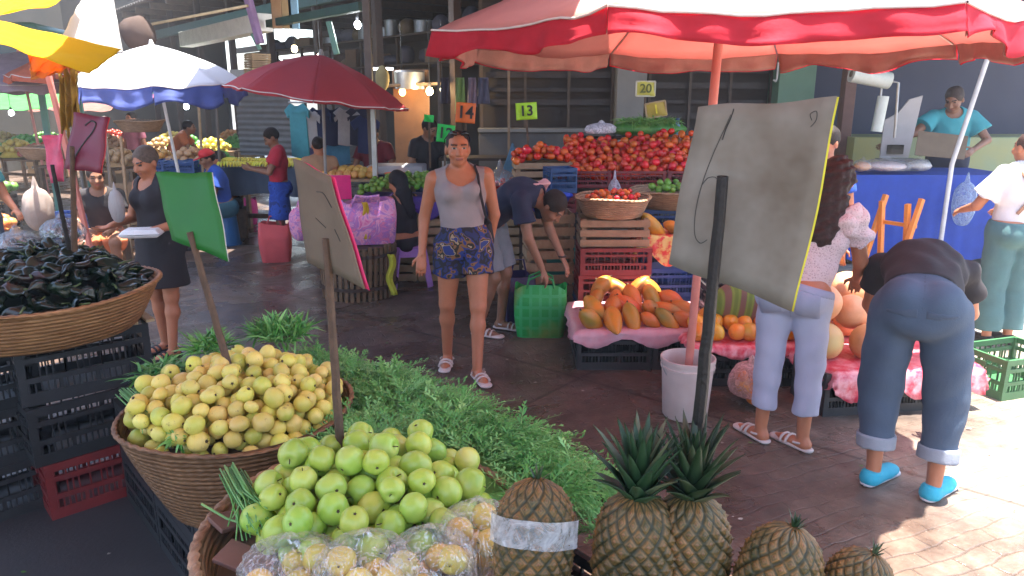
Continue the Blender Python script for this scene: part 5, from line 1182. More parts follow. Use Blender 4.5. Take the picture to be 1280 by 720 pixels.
for i, (px, py, Y) in enumerate(((745, 245, 6.75), (770, 262, 6.7), (725, 250, 6.8))):
    c = at(px, py, Y); b = MB(); b.ell((0,0,0), (.2,.14,.16), 20); b.v = [(x*(1+.25*smoothnoise(x*9,y*9,i+z*9)), y, z*(1+.2*smoothnoise(x*12,y*9,i))) for x,y,z in b.v]; c.z = .9
    o = b.build('rubbish_bag', mat('black_bag', (.010,.010,.012), rough=.3, bs=.8, bscale=30), None, (c.x, c.y, .16), angle=180); tag(o, 'black plastic sack under the tomato rack, '+('middle', 'right', 'left')[i]+' of three', 'sack')
c = at(768, 238, 6.88); bag_shell('thin white plastic bag hanging under the tomato crates', (c.x, c.y, c.z-.02), .06, .05, .12, .1, 6, plastic_bag_mat('white_bag', (.75,.7,.78), .8), flat=1)
# green goods and flopped plastic bag behind the tomatoes
b = MB(); b.ell((0,0,0), (.42, .2, .09), 24); o = b.build('green_heap_base', GREEN, None, (1.45, 7.98, 1.50), angle=180); tag(o, 'low mound of green leaves behind the tomatoes', 'greens', kind='stuff')
herb_bunch('green leafy bundle laid behind the tomato heap', (1.45, 7.95, 1.58), .33, 900, 61, L=(.06,.12))
t = plank_table('narrow wooden shelf table behind the tomato heap', (1.4, 8.08), 0, 1.5, .34, 1.42, m=DWOOD)
bag_shell('crumpled white plastic bag lying on the back of the tomato heap', (.93, 7.80, 1.50), .2, .12, .07, .03, 7, MATS['white_bag'])
# ---------------------------------------------------------------- hanging and standing numbers
def number_sign(label, px, py, Y, w, h, m, txt, tm=PEN, tilt=0, stick=None, size=None, name='price_sign', rim=None):
    t = thing(name, label, 'price sign', at(px, py, Y))
    b = MB(); b.grid(lambda u, v: ((u-.5)*w, .01*math.sin(u*5+v*3), (v-.5)*h), 10, 10); o = b.build('card', m, t, (0,0,0), (0, tilt, 0), angle=180, solid=.004)
    if rim:
        b = MB(); 
        for a_, c_ in (((-w/2,0,-h/2),(w/2,0,-h/2)), ((w/2,0,-h/2),(w/2,0,h/2)), ((w/2,0,h/2),(-w/2,0,h/2)), ((-w/2,0,h/2),(-w/2,0,-h/2))): b.bar(a_, c_, .016, .016)
        b.build('frame', rim, t, None, (0, tilt, 0))
    if txt: text_mesh(txt, size or h*.85, tm, 'lettering', t, Matrix.Rotation(tilt, 4, 'Y')@Matrix.Translation((0,-.016,0))@Matrix.Rotation(PI/2, 4, 'X'), ext=.002)
    if stick: b = MB(); b.bar((0,.012,-h/2+.02), (stick[0], .012, -stick[1]), .02, .012, up=(0,1,0)); b.build('stick', STICK, t)
    return t
number_sign('orange card sign reading 14 hanging over the green heap', 582, 141, 7.6, .20, .20, mat('orange_card', (.85,.16,.02), rough=.5), '14', tilt=.08, stick=(-.02,.5))
number_sign('yellow green card sign reading 13 beside the orange one', 658, 139, 7.5, .21, .165, mat('lime_card', (.45,.80,.03), rough=.5), '13', tilt=-.06, stick=(.03,.45))
number_sign('green card sign reading 12 partly behind the head of the woman', 557, 167, 7.2, .17, .17, mat('bright_green_card', (.01,.55,.08), rough=.5), '12', tilt=.12, stick=(-.03,.5))
number_sign('small bright green pennant card left of the one reading 12', 536, 148, 7.6, .10, .07, MATS['bright_green_card'], None, tilt=.1, stick=(0,.5))
number_sign('small white framed yellow card sign above the tomatoes', 807, 111, 8.1, .20, .15, mat('yellow_note', (.62,.58,.10), rough=.6), '20', mat('pen_olive', (.12,.14,.02)), stick=(0,.45), rim=mat('frame_cream', (.6,.58,.45)))
number_sign('dark framed yellow card sign tilted above the tomatoes', 820, 137, 7.9, .21, .15, mat('yellow_note2', (.45,.33,.05), rough=.6), '1', mat('pen_yellow', (.8,.65,.03)), tilt=-.18, stick=(0,.3), rim=CRATEWOOD)
# ---------------------------------------------------------------- green heap table with purple cloth and wooden crates below
PURP = cloth('purple_cloth', (.09,.035,.26), (.06,.03,.18), trans=.05)
gx = at(540, 215, 7.55).x
for i in range(4):
    for k in range(3): crate('wood', (gx-.42+.55*i, 7.45, k*.285), .02*(-1)**k, 'wooden crate under the green heap, %s column, %s row' % (('first', 'second', 'third', 'fourth')[i], ('bottom', 'middle', 'top')[k]), 'wooden crates under the green heap', sc=(1.08,1.15,1.09))
sheet('purple cloth under the heap of small green fruits', (gx+.05, 7.45), 1.5, .40, .86, PURP, drop=.16, cat='tablecloth', name='tablecloth', bumpy=.002)
pts = deposit(150, .032, lambda x, y: abs(x-gx+.15) < .55 and abs(y-7.45) < .2, ((gx-.75, 7.2), (gx+.45, 7.7)), lambda x, y: .90+.13*(1-((x-gx+.15)/.6)**2)*(1-((y-7.5)/.35)**2), seed=55, K=35, crowd=.9)
heap('green_tomato', lime_me, pts, 'small green fruit in the heap on the purple cloth', 'green tomato', 'green fruits on the purple cloth', sc=(.9, 1.2))
pts = deposit(45, .036, lambda x, y: abs(x-gx-.72) < .2 and abs(y-7.4) < .16, ((gx+.5, 7.2), (gx+.95, 7.6)), lambda x, y: .93, seed=56, K=30, crowd=.9)
heap('tomato', tom_me, pts, 'red tomato in the small heap right of the green fruits', 'tomato', 'tomatoes right of the green fruits', sc=(1.0, 1.2))
bag_shell('clear plastic bag over the small heap of tomatoes behind the woman', (gx+.70, 7.35, 1.03), .2, .15, .09, .12, 8)
def bag_body(w, d, h, top=1.05, seed=0):
    b = MB()
    def fn(u, v):
        a = 2*PI*v; ca_, sa = math.cos(a), math.sin(a); x = w/2*math.copysign(abs(ca_)**.35, ca_); y = d/2*math.copysign(abs(sa)**.5, sa)
        k = .92+.10*math.sin(PI*u*.9)+(top-1)*u+.04*smoothnoise(ca_*2, sa*2, u*2, 1, seed); y *= 1-.35*max(0, u-.7)/.3
        return (x*k, y*k*(1+.25*math.sin(PI*u)), h*u*(1+.05*math.sin(3*a+seed)))
    b.grid(fn, 22, 48); b.add([fn(0, j/24) for j in range(24)], [tuple(range(24))[::-1]]); return b
# ---------------------------------------------------------------- slatted barrel, stool, tie-dye bag
bc = gnd(440, 379)+Vector((0,.36,0)); t = thing('slatted_barrel', 'round barrel of uneven wooden slats under the tie dye bag', 'barrel', bc)
b = MB()
for i in range(40):
    a = 2*PI*i/40; hh = .50+random.uniform(-.02,.03); b.bar((.34*math.cos(a), .34*math.sin(a), .0), (.36*math.cos(a+.05), .36*math.sin(a+.05), hh), .032, .014, up=(math.cos(a), math.sin(a), 0))
b.build('slats', WOOD, t); b = MB(); b.lathe([(.001,.47), (.345,.47), (.345,.49), (.001,.49)], 30); b.build('lid', DWOOD, t)
for z in (.1, .4): b = MB(); b.lathe([(.355,z), (.368,z), (.368,z+.03), (.355,z+.03)], 40); b.build('hoop', DWOOD, t)
def tiedye():
    m, nt, b = new_mat('tie_dye'); v = coords(nt); c = ramp(nt, noise(nt, v, 9, 3, .6, 1.5), [(.3,(.62,.06,.28)), (.45,(.78,.36,.52)), (.55,(.38,.16,.48)), (.7,(.80,.20,.34))]); nt.links.new(c, b.inputs['Base Color']); b.inputs['Roughness'].default_value = .7; bump(nt, b, noise(nt, v, 20, 3), .5, .01); return m
TD = tiedye(); t = thing('tie_dye_bag', 'pink and purple tie dye bag with a yellow scarf on the slatted barrel', 'bag', bc+Vector((.12,-.02,.50)), .2)
b = bag_body(.50, .26, .40, seed=4); b.build('body', TD, t, angle=180)
for s_ in (-1, 1): b = MB(); b.tube([(-.12*s_-.03,-.10,.36), (-.1*s_,-.16,.46), (.02*s_,-.14,.44)], .014, 6); b.build('strap', TD, t)
b = MB(); b.grid(lambda u, v: (-.03+.05*(v-.5)+.015*math.sin(u*9), -.145-.01*math.sin(v*7), .40-.34*u), 14, 6); b.build('scarf', cloth('yellow_scarf', (.75,.50,.04)), t, angle=180, solid=.004)
o = MB().ell((0,0,0), (.11,.09,.07), 16).build('cap_hat', mat('red_knit', (.45,.03,.05), rough=.8), None, bc+Vector((-.20,-.1,.55)), angle=180); tag(o, 'small red cap lying on the slatted barrel beside the tie dye bag', 'cap')
o = MB().box((-.10,-.008,-.12), (.10,.008,.12)).build('pink_card', mat('hot_pink', (.80,.02,.20), rough=.5), None, at(426, 234, 7.2), (.15,0,.1)); tag(o, 'hot pink card leaning against the bread table', 'card')
b = MB(); b.grid(lambda u, v: (.06*(v-.5)+.02*math.sin(u*8), .01*math.sin(v*9), -.38*u), 12, 6); o = b.build('yellow_cloth', cloth('lime_yellow', (.60,.60,.05)), None, at(488, 318, 6.45), angle=180, solid=.004); tag(o, 'yellow green rag hanging on the right side of the slatted barrel', 'rag')
sp = gnd(513, 356)+Vector((0,.05,0)); t = thing('plastic_stool', 'light purple plastic stool with splayed legs under the seated girl', 'stool', sp, .2); SP = mat('stool_purple', (.45,.22,.62), (.40,.19,.56), rough=.4, bs=0)
b = MB(); b.box((-.15,-.15,.385), (.15,.15,.405)); b.build('seat', SP, t, bevel=.01)
for sx in (-1, 1):
    for sy in (-1, 1): b = MB(); b.bar((sx*.18, sy*.18, 0), (sx*.125, sy*.125, .385), .075, .02, up=(sx, sy, 0)); b.build('leg', SP, t, bevel=.004)
for s_ in (-1, 1): MB().box((-.14, s_*.14-.005, .30), (.14, s_*.14+.005, .385)).build('apron', SP, t); MB().box((s_*.14-.005, -.14, .30), (s_*.14+.005, .14, .385)).build('apron', SP, t)
# ---------------------------------------------------------------- green shopping bag and purple bag
t = thing('shopping_bag', 'green woven shopping bag standing beside the bending man', 'bag', gnd(676, 424)+Vector((0,.12,0)), -.05)
def gbag_mat():
    m, nt, b = new_mat('green_mesh_bag'); v = coords(nt); ck = N(nt, 'ShaderNodeTexBrick', Scale=1.0, offset=0); ck.inputs['Brick Width'].default_value = .075; ck.inputs['Row Height'].default_value = .085; ck.inputs['Mortar Size'].default_value = .012
    ck.inputs['Color1'].default_value = (.02,.36,.07,1); ck.inputs['Color2'].default_value = (.03,.42,.10,1); ck.inputs['Mortar'].default_value = (.05,.46,.15,1); mp = N(nt, 'ShaderNodeMapping'); mp.inputs['Rotation'].default_value = (PI/2,0,0); nt.links.new(v, mp.inputs[0]); nt.links.new(mp.outputs[0], ck.inputs['Vector'])
    f = ramp(nt, noise(nt, v, 4, 2), [(.5,(0,0,0)), (.7,(1,1,1))]); c = mix_rgb(nt, f, ck.outputs['Color'], (.22,.34,.08)); nt.links.new(c, b.inputs['Base Color']); b.inputs['Roughness'].default_value = .5; bump(nt, b, noise(nt, v, 18, 3), .5, .01)
    tr = N(nt, 'ShaderNodeBsdfTranslucent'); nt.links.new(c, tr.inputs['Color']); mx = N(nt, 'ShaderNodeMixShader'); mx.inputs[0].default_value = .25; nt.links.new(b.outputs[0], mx.inputs[1]); nt.links.new(tr.outputs[0], mx.inputs[2]); nt.links.new(mx.outputs[0], nt.nodes['Material Output'].inputs[0]); return m
GB = gbag_mat()
bag_body(.40, .20, .40).build('body', GB, t, angle=180)
for s_ in (-1, 1): b = MB(); b.tube([(-.11, s_*.07, .37), (-.09, s_*.07, .46), (0, s_*.06, .50), (.09, s_*.07, .46), (.11, s_*.07, .37)], .008, 6); b.build('handle', mat('green_handle', (.02,.30,.08)), t)
t = thing('shopping_bag', 'dark purple carrier bag between the woman and the green bag', 'bag', gnd(650, 412)+Vector((-.01,.18,0)), .3)
bag_body(.26, .16, .42, seed=3).build('body', mat('dark_purple_bag', (.05,.035,.12), (.03,.02,.08), rough=.45, bs=.5), t, angle=180); b = MB(); b.tube([(-.07,0,.40), (-.04,0,.54), (.04,0,.54), (.07,0,.40)], .008, 6); b.build('handle', MATS['dark_purple_bag'], t)
# ---------------------------------------------------------------- fabrics of the figures
def print_mat(name, stops, scale=14, rough=.75, dist=1.2, bs=.4):
    m, nt, b = new_mat(name); v = coords(nt); n1 = noise(nt, v, scale, 2, .5, dist)
    c = ramp(nt, n1, stops); c.node.color_ramp.interpolation = 'CONSTANT'; nt.links.new(c, b.inputs['Base Color']); b.inputs['Roughness'].default_value = rough; bump(nt, b, noise(nt, v, 30, 3), bs, .006); MATS[name] = m; return m
GTANK = mat('grey_lilac_knit', (.31,.26,.27), (.26,.22,.23), rough=.85, scale=9, bs=.4, bscale=300)
SHORTP = print_mat('printed_shorts', [(0,(.012,.02,.09)), (.42,(.008,.008,.012)), (.49,(.012,.03,.17)), (.545,(.20,.09,.03)), (.58,(.012,.012,.008)), (.62,(.32,.24,.15)), (.65,(.012,.03,.16))], 11, dist=.3)
NAVY = mat('navy_cotton', (.018,.024,.060), (.012,.016,.042), rough=.85, bs=.4, bscale=50)
GREYS = mat('grey_shorts', (.22,.24,.28), (.16,.18,.21), rough=.85, bs=.4)
def lace_mat():
    m, nt, b = new_mat('eyelet_lace'); v = coords(nt); vo = N(nt, 'ShaderNodeTexVoronoi', Scale=95); nt.links.new(v, vo.inputs['Vector'])
    c = ramp(nt, vo.outputs['Distance'], [(.16,(.42,.27,.27)), (.40,(.62,.46,.46))]); nt.links.new(c, b.inputs['Base Color']); b.inputs['Roughness'].default_value = .9; bump(nt, b, vo.outputs['Distance'], .6, .006); return m
LACE = lace_mat()
PALEJ = mat('pale_denim', (.40,.42,.54), (.34,.36,.49), rough=.85, scale=4, bs=.35, bscale=160)
JEANS = mat('mid_denim', (.060,.095,.15), (.035,.06,.105), rough=.85, scale=5, bs=.4, bscale=160)
CUFF = mat('denim_inside', (.28,.31,.37), (.22,.25,.30), rough=.9, bs=.4, bscale=120)
BLK = mat('black_cotton', (.022,.018,.022), (.015,.012,.016), rough=.85, bs=.4, bscale=50)
WTEE = mat('white_cotton', (.68,.68,.70), (.60,.60,.62), rough=.85, bs=.4, bscale=40)
TEALP = mat('teal_trousers', (.06,.15,.16), (.045,.11,.12), rough=.85, bs=.4)
TURQ = mat('turquoise_cotton', (.06,.38,.44), (.045,.30,.36), rough=.85, bs=.4)
ROYAL = mat('royal_cotton', (.015,.07,.40), (.012,.05,.30), rough=.85, bs=.4)
REDT = mat('red_cotton', (.45,.02,.045), (.36,.016,.035), rough=.85, bs=.4)
MAROON = mat('maroon_cotton', (.17,.014,.025), rough=.85, bs=.4)
ORANGE = mat('orange_cotton', (.55,.16,.06), rough=.85, bs=.4)
BLUESH = print_mat('blue_shorts_cloth', [(0,(.01,.05,.32)), (.5,(.015,.07,.42)), (.6,(.01,.03,.18))], 9)
WSAND = mat('white_sandal', (.62,.54,.52), rough=.5, bs=0); TSHOE = mat('turquoise_shoe', (.02,.42,.58), (.02,.33,.48), rough=.7, bs=.5, bscale=300); WSOLE = mat('white_sole', (.62,.62,.66), rough=.5, bs=0)
BROWNT = mat('tan_top', (.42,.24,.14), rough=.85)
DARKS = (.012,.008,.007)
# ---- the woman walking towards us
def woman_extra(body, J, s, hp, part, fwd, up, side):
    b = MB()
    for sg in (-1, 1):
        b.tube([hp(sg*.012,.068,.098), hp(sg*.035,.066,.105), hp(sg*.058,.052,.098)], [.010*s, .015*s, .009*s], 10)
    b.tube([hp(-.02,.07,.10), hp(.02,.07,.10)], .004, 6)
    for sg in (-1, 1): b.tube([hp(sg*.060,.05,.098), hp(sg*.080,-.02,.06), hp(sg*.078,-.05,.03)], .003, 6)
    b.build('sunglasses', mat('dark_lens', (.01,.01,.012), rough=.12, bs=0), body)
    c = J['chest']; shr = J['sh_r']
    pts = [J['neck']*.45+shr*.55+v3(.0,-.035,.045), J['neck']*.4+shr*.6+v3(.0,.02,.055), shr+v3(-.035,.065,.0), J['waist']+v3(.13,.10,.06), J['pelvis']+v3(.15,.07,.10)]
    pf = [J['neck']*.45+shr*.55+v3(.0,-.035,.045), J['neck']*.35+shr*.65+v3(.0,-.090,.0), shr*.7+c*.3+v3(0,-.118,-.03), c+v3(.125,-.128,.0), J['waist']+v3(.145,-.075,.05), J['pelvis']+v3(.175,-.01,.12)]
    b = MB(); b.tube(pts, .008, 6); b.tube(pf, .009, 6); b.build('bag_strap', BLK, body)
    o = link('belt_bag', field_mesh('belt_bag', [cap(J['pelvis']+v3(.16,.03,.09), J['pelvis']+v3(.17,.06,.0), .055, .06, .02, f=(1,0,0), sc=1.5)], .009, BLK, wrinkle=.003), body)
make_person('woman in grey tank top and printed shorts, sunglasses on her head, walking towards us', gnd(583, 462)+Vector((-.02,0,0)), R(6), 1.62,
    dict(pelvis=(.012,0,.885), waist=(.008,0,1.025), hip_l=(-.072,0,.853), hip_r=(.098,0,.867), ank_l=(-.105,.13,.085), knee_l=(-.10,.02,.465), ank_r=(.085,-.17,.085), knee_r=(.10,-.09,.47),
         head=(-.012,-.012,1.478), sh_l=(-.172,.0,1.292), sh_r=(.168,.02,1.312), el_l=(-.235,.045,1.04), wr_l=(-.255,-.03,.815), el_r=(.222,.06,1.05), wr_r=(.185,.09,.83)),
    hair='tied', haircol=DARKS, vox=.0055, bust=1.05, look=(.08,-1,-.04), fat=1.08, extra=woman_extra, curl=.75,
    top=dict(m=GTANK, sleeve=0, tank=True, hem=1.0, scoop=.06, neck=.095, nup=-.012, deep=1.0, name='tank_top', w=.005, inf=.008), bottom=dict(m=SHORTP, len=.235, flare=.012, waist=.78, name='shorts', inf=.012, w=.006),
    shoes=dict(kind='sandal', m=WSAND), toes={'l': (-.15,-1,0), 'r': (.28,-1,0)})
# ---- man bending over the bag
def towel(body, J, s, hp, part, fwd, up, side):
    n = J['neck']; me = field_mesh('towel', [cap(n+v3(.13,-.0,.085), n+v3(.15,.06,-.08), .035, .03, .02, f=(1,0,0), sc=2.2), cap(n+v3(.12,-.02,.085), n+v3(-.02,.02,.085), .03, .03, .02, f=(0,0,1), sc=2.2), cap(n+v3(.02,.05,.07), n+v3(.13,.03,.085), .03, .03, .02, f=(0,0,1), sc=2)], .008, mat('pink_towel', (.62,.36,.38), rough=.95, bs=.6), wrinkle=.004)
    link('towel', me, body)
    b = MB(); w_ = J['wr_r']; b.tube([w_+v3(.028*math.cos(a), .028*math.sin(a), .012) for a in np.linspace(0, 2*PI, 12)], .006, 6); b.build('wristband', BLK, body)
make_person('man in navy t-shirt bending over the green shopping bag, pink towel on neck', (-.12, 5.55, 0), R(66), 1.66,
    dict(pelvis=(0,.10,.86), waist=(0,-.02,.97), chest=(0,-.16,1.06), neck=(0,-.33,1.07), head=(0,-.44,1.0), hip_l=(-.09,.08,.84), hip_r=(.09,.08,.84), knee_l=(-.10,-.02,.46), knee_r=(.11,-.02,.46), ank_l=(-.10,.10,.085), ank_r=(.12,.02,.085),
         sh_l=(-.175,-.27,1.06), sh_r=(.175,-.27,1.06), el_l=(-.20,-.34,.80), wr_l=(-.14,-.42,.58), el_r=(.21,-.34,.80), wr_r=(.17,-.46,.60)),
    skin='skin_dark', hair='short', haircol=DARKS, vox=.007, look=(0,-.55,-.83), fat=1.1, extra=towel, hands=((0,.4,-.2),(0,.4,-.2)),
    top=dict(m=NAVY, sleeve=.62, hem=.75, name='shirt', neck=.07, inf=.014, w=.005, flare=.02), bottom=dict(m=GREYS, len=.44, flare=.008, name='shorts', inf=.012), shoes=dict(kind='sandal', m=WSAND))
# ---- white blouse woman at the melons, seen from behind
def ruffle(body, J, s, hp, part, fwd, up, side):
    T = J['chest']*.35+J['neck']*.65
    me = field_mesh('ruffle', [cap(T+side*.13*s-up*.045*s, T-side*.13*s-up*.045*s, .062*s, .062*s, .03, f=fwd, sc=.62), cap(J['sh_l'], J['el_l']*.55+J['sh_l']*.45, .055, .068, .03, flat1=True), cap(J['sh_r'], J['el_r']*.55+J['sh_r']*.45, .050, .062, .03, flat1=True)], .0075, LACE, inf=.006, wrinkle=.009, wfreq=40, subs=[ball(J['neck']+up*.075*s, (.15*s,.12*s,.085*s))])
    link('ruffle', me, body)
make_person('woman with curly dark hair in off shoulder lace blouse and pale cropped jeans', gnd(972, 562)+Vector((.03,.06,0)), R(150), 1.56,
    dict(pelvis=(.0,-.03,.875), waist=(-.03,-.06,1.01), chest=(-.055,-.10,1.17), neck=(-.10,-.13,1.315), head=(-.13,-.17,1.445), hip_l=(-.085,-.03,.85), hip_r=(.085,-.03,.85), knee_l=(-.11,-.03,.47), knee_r=(.10,-.02,.47), ank_l=(-.115,.0,.085), ank_r=(.105,.0,.085),
         sh_l=(-.235,-.12,1.275), sh_r=(.085,-.12,1.265), el_l=(-.28,-.20,1.03), wr_l=(-.26,-.38,.90), el_r=(.10,-.22,1.03), wr_r=(.09,-.42,.92)),
    hair='curly', haircol=(.020,.009,.007), vox=.007, look=(0,-.95,-.3), fat=1.05, hipw=1.05, face=True, extra=ruffle, toes={'l': (.9,-.5,0), 'r': (.8,-.6,0)},
    top=dict(m=LACE, sleeve=0, hem=.95, name='blouse', neck=.13, nup=.05, scoop=0, inf=.024, w=.006), bottom=dict(m=PALEJ, len=.84, flare=.014, waist=.3, name='cropped_jeans', pockets=mat('pale_denim_dark', (.30,.32,.43), (.26,.28,.39), rough=.85, bs=.4), w=.005, inf=.010), shoes=dict(kind='sandal', m=WSAND))
# ---- bending woman in rolled jeans
make_person('woman in rolled blue jeans and turquoise shoes bending away over the melons', gnd(1122, 618)+Vector((.04,.10,0)), R(152), 1.62,
    dict(pelvis=(0,.06,.88), waist=(0,-.09,.965), chest=(0,-.27,1.0), neck=(0,-.45,.97), head=(0,-.56,.88), hip_l=(-.10,.05,.86), hip_r=(.10,.05,.86), knee_l=(-.15,.0,.47), knee_r=(.12,.0,.47), ank_l=(-.15,.07,.085), ank_r=(.10,.05,.085),
         sh_l=(-.185,-.39,.97), sh_r=(.185,-.39,.97), el_l=(-.235,-.50,.75), wr_l=(-.20,-.64,.64), el_r=(.215,-.50,.74), wr_r=(.18,-.64,.62)),
    hair='short', haircol=(.03,.015,.01), vox=.007, look=(0,-.6,-.8), fat=1.12, hipw=.92, toes={'l': (-.42,-.85,0), 'r': (-.46,-.83,0)}, bust=1.1,
    top=dict(m=BLK, sleeve=.55, hem=.45, name='shirt', neck=.07, inf=.015, w=.008, flare=.012), bottom=dict(m=JEANS, len=.86, flare=.018, waist=.75, name='jeans', cuff=CUFF, kw=1.3, inf=.010, w=.005, pockets=mat('denim_dark', (.05,.075,.12), (.035,.055,.09), rough=.85, bs=.4, bscale=160)), shoes=dict(kind='shoe', m=TSHOE, sole=WSOLE))
# ---- white shirt woman at the right edge
def straps(body, J, s, hp, part, fwd, up, side):
    b = MB(); bk = -fwd; c = J['chest']; TAN = mat('tan_strap', (.32,.16,.09), rough=.6, bs=0)
    for sg in (-1, 1): b = MB(); b.tube([J['sh_l' if sg < 0 else 'sh_r']*.6+J['neck']*.4+up*.045*s, J['neck']*.4+c*.6+side*sg*.09*s+bk*.125*s+up*.03, c+bk*.150*s-up*.01, J['waist']+side*-sg*.10*s+bk*.115*s], .013, 6); b.build('strap', TAN, body)
make_person('woman in white shirt with crossed tan back straps at the right frame edge', (3.68, 5.30, 0), R(-172), 1.58, dict(el_l=(-.25,-.1,1.06), wr_l=(-.2,-.3,1.0), el_r=(.25,-.1,1.06), wr_r=(.2,-.3,1.0)),
    hair='tied', haircol=(.035,.016,.012), vox=.009, fat=1.12, extra=straps, top=dict(m=WTEE, sleeve=.7, hem=.95, flare=.03, inf=.016, w=.006), bottom=dict(m=TEALP, len=.95, flare=.04, inf=.016), shoes=dict(kind='shoe', m=BLK))
# ---- the man weighing
make_person('man in a turquoise t-shirt reaching across the counter to the scale', (5.0, 8.5, .14), R(-18), 1.86,
    dict(waist=(0,-.03,1.02), chest=(-.02,-.09,1.17), neck=(-.04,-.14,1.31), head=(-.06,-.20,1.43), sh_l=(-.20,-.12,1.27), sh_r=(.13,-.12,1.27), el_l=(-.36,-.24,1.12), wr_l=(-.56,-.30,1.03), el_r=(.27,-.18,1.06), wr_r=(.12,-.38,.98)),
    skin='skin_dark', hair='short', haircol=(.03,.02,.018), vox=.009, look=(-.45,-.75,-.5), fat=1.15, top=dict(m=TURQ, sleeve=.62, hem=1.0, flare=.03, inf=.016), bottom=dict(m=NAVY, len=.97))
make_person('person in a blue shirt facing left behind the grey card sign', (2.22, 5.25, 0), R(-60), 1.62, dict(el_l=(-.2,-.12,1.06), wr_l=(-.15,-.32,1.05)), hair='short', haircol=DARKS, vox=.009, top=dict(m=ROYAL, sleeve=.55, hem=1), bottom=dict(m=BLK, len=.97), shoes=dict(kind='shoe', m=BLK), look=(0,-1,-.2))
# ---- black dress woman with a foam tray
make_person('woman in a black dress and greying hair carrying a white foam tray at the left', (-2.50, 5.10, 0), R(-30), 1.50,
    dict(ank_r=(.10,-.06,.085), el_l=(-.25,-.03,1.05), wr_l=(-.20,-.24,1.02), el_r=(.24,.02,1.04), wr_r=(.16,-.20,1.0), head=(0,-.03,1.475)), hair='short', haircol=(.07,.05,.04), vox=.0075, fat=1.12, bust=1.1, look=(.1,-1,-.35), hands=((0,0,1),(0,0,1)),
    top=dict(m=BLK, sleeve=0, tank=True, hem=1.0, long=1, scoop=.05, neck=.085, nup=-.01, name='dress', inf=.014), bottom=dict(m=BLK, skirt=.80, len=.3, waist=.6, name='skirt', inf=.012), shoes=dict(kind='sandal', m=BLK))
t = thing('foam_tray', 'white foam food tray held by the woman in the black dress', 'tray', at(178, 292, 4.85), .2)
b = MB(); b.box((-.13,-.09,-.02), (.13,.09,.0)); b.v = [(x*(1 if z > -.01 else .8), y*(1 if z > -.01 else .8), z) for x, y, z in b.v]; b.build('base', mat('foam_white', (.8,.8,.82), rough=.5, bs=.1), t, bevel=.006); b = MB(); b.box((-.13,-.09,.004), (.13,.09,.035)); b.v = [(x*(1 if z < .02 else .78), y*(1 if z < .02 else .75), z) for x, y, z in b.v]; b.build('lid', MATS['foam_white'], t, bevel=.006)
bag_shell('small clear bag with red writing hanging from the hand of the black dress woman', at(146, 258, 4.95), .06, .04, .11, .06, 9, cloth('thin_white_bag', (.55,.50,.50), trans=.4, rough=.3), flat=1)
# ---- boy in red, person beside him, man in red cap
make_person('boy in a red t-shirt and blue shorts looking at his hands', (-2.68, 8.44, 0), R(-72), 1.50, dict(el_l=(-.19,-.10,1.08), wr_l=(-.08,-.30,1.12), el_r=(.19,-.10,1.08), wr_r=(.08,-.30,1.12), head=(0,-.04,1.475)), skin='skin_dark', hair='short', haircol=DARKS, vox=.01, look=(0,-.8,-.5),
    top=dict(m=REDT, sleeve=.6, hem=1.0, flare=.03, inf=.016), bottom=dict(m=BLUESH, len=.46, flare=.05, inf=.02, name='shorts'), shoes=dict(kind='shoe', m=BLK))
make_person('person in a tan top and sandals standing behind the brown card sign', (-2.10, 8.05, 0), R(-160), 1.42, {}, hair='tied', haircol=DARKS, vox=.011, top=dict(m=BROWNT, sleeve=.3, hem=1), bottom=dict(m=mat('lilac_skirt', (.30,.18,.40)), skirt=.7), shoes=dict(kind='sandal', m=WSAND))
seat = dict(pelvis=(0,.0,.50), waist=(0,-.02,.63), chest=(0,-.05,.80), neck=(0,-.08,.945), head=(0,-.12,1.08), hip_l=(-.09,-.02,.48), hip_r=(.09,-.02,.48), knee_l=(-.13,-.40,.48), knee_r=(.13,-.40,.48), ank_l=(-.13,-.38,.085), ank_r=(.13,-.38,.085),
            sh_l=(-.165,-.06,.905), sh_r=(.165,-.06,.905), el_l=(-.21,-.14,.66), el_r=(.21,-.14,.66), wr_l=(-.12,-.34,.60), wr_r=(.12,-.34,.60))
def capx(body, J, s, hp, part, fwd, up, side):
    CAPM = mat('red_cap_cloth', (.60,.02,.03), rough=.7); part('cap', [ball(hp(0,-.012,.055), v3(.082,.097,.070)*s, .01)], CAPM, inf=.004, cuts=[(hp(0,0,.035), hp(0,0,.035)-hp(0,0,.06))], wrinkle=0)
    me = field_mesh('visor', [cap(hp(0,.07,.045), hp(0,.125,.035), .058*s, .045*s, .01, f=hp(0,0,.1)-hp(0,0,0), sc=5)], .008, CAPM); link('visor', me, body)
    me = field_mesh('apron_bib', [cap(J['chest']+fwd*.09-up*.12, J['chest']+fwd*.09+up*.05, .09, .07, .01, f=fwd, sc=2.4)], .011, mat('pink_apron', (.70,.28,.25))); link('apron_bib', me, body)
cm = gnd(283, 306)
make_person('man in a red cap and blue t-shirt sitting on a blue bucket', (cm.x, cm.y, 0), R(-55), 1.62, seat, skin='skin_dark', hair='short', haircol=DARKS, vox=.010, look=(-.1,-1,-.3), fat=1.25, extra=capx, top=dict(m=ROYAL, sleeve=.65, hem=1.0, inf=.018, flare=.03), bottom=dict(m=mat('blue_green_jeans', (.03,.13,.20)), len=.95, inf=.012), shoes=dict(kind='shoe', m=BLK))
t = thing('upturned_bucket', 'blue plastic bucket used as a seat by the man in the red cap', 'bucket', (cm.x, cm.y+.03, 0)); b = MB(); b.lathe([(.001,0), (.17,0), (.145,.36), (.14,.37), (.001,.37)], 28); b.build('body', mat('bucket_blue', (.01,.13,.38), rough=.4), t); b = MB(); b.tube([(.174*math.cos(a), .174*math.sin(a), .012) for a in np.linspace(0, 2*PI, 30)], .01, 6); b.build('rim', MATS['bucket_blue'], t)
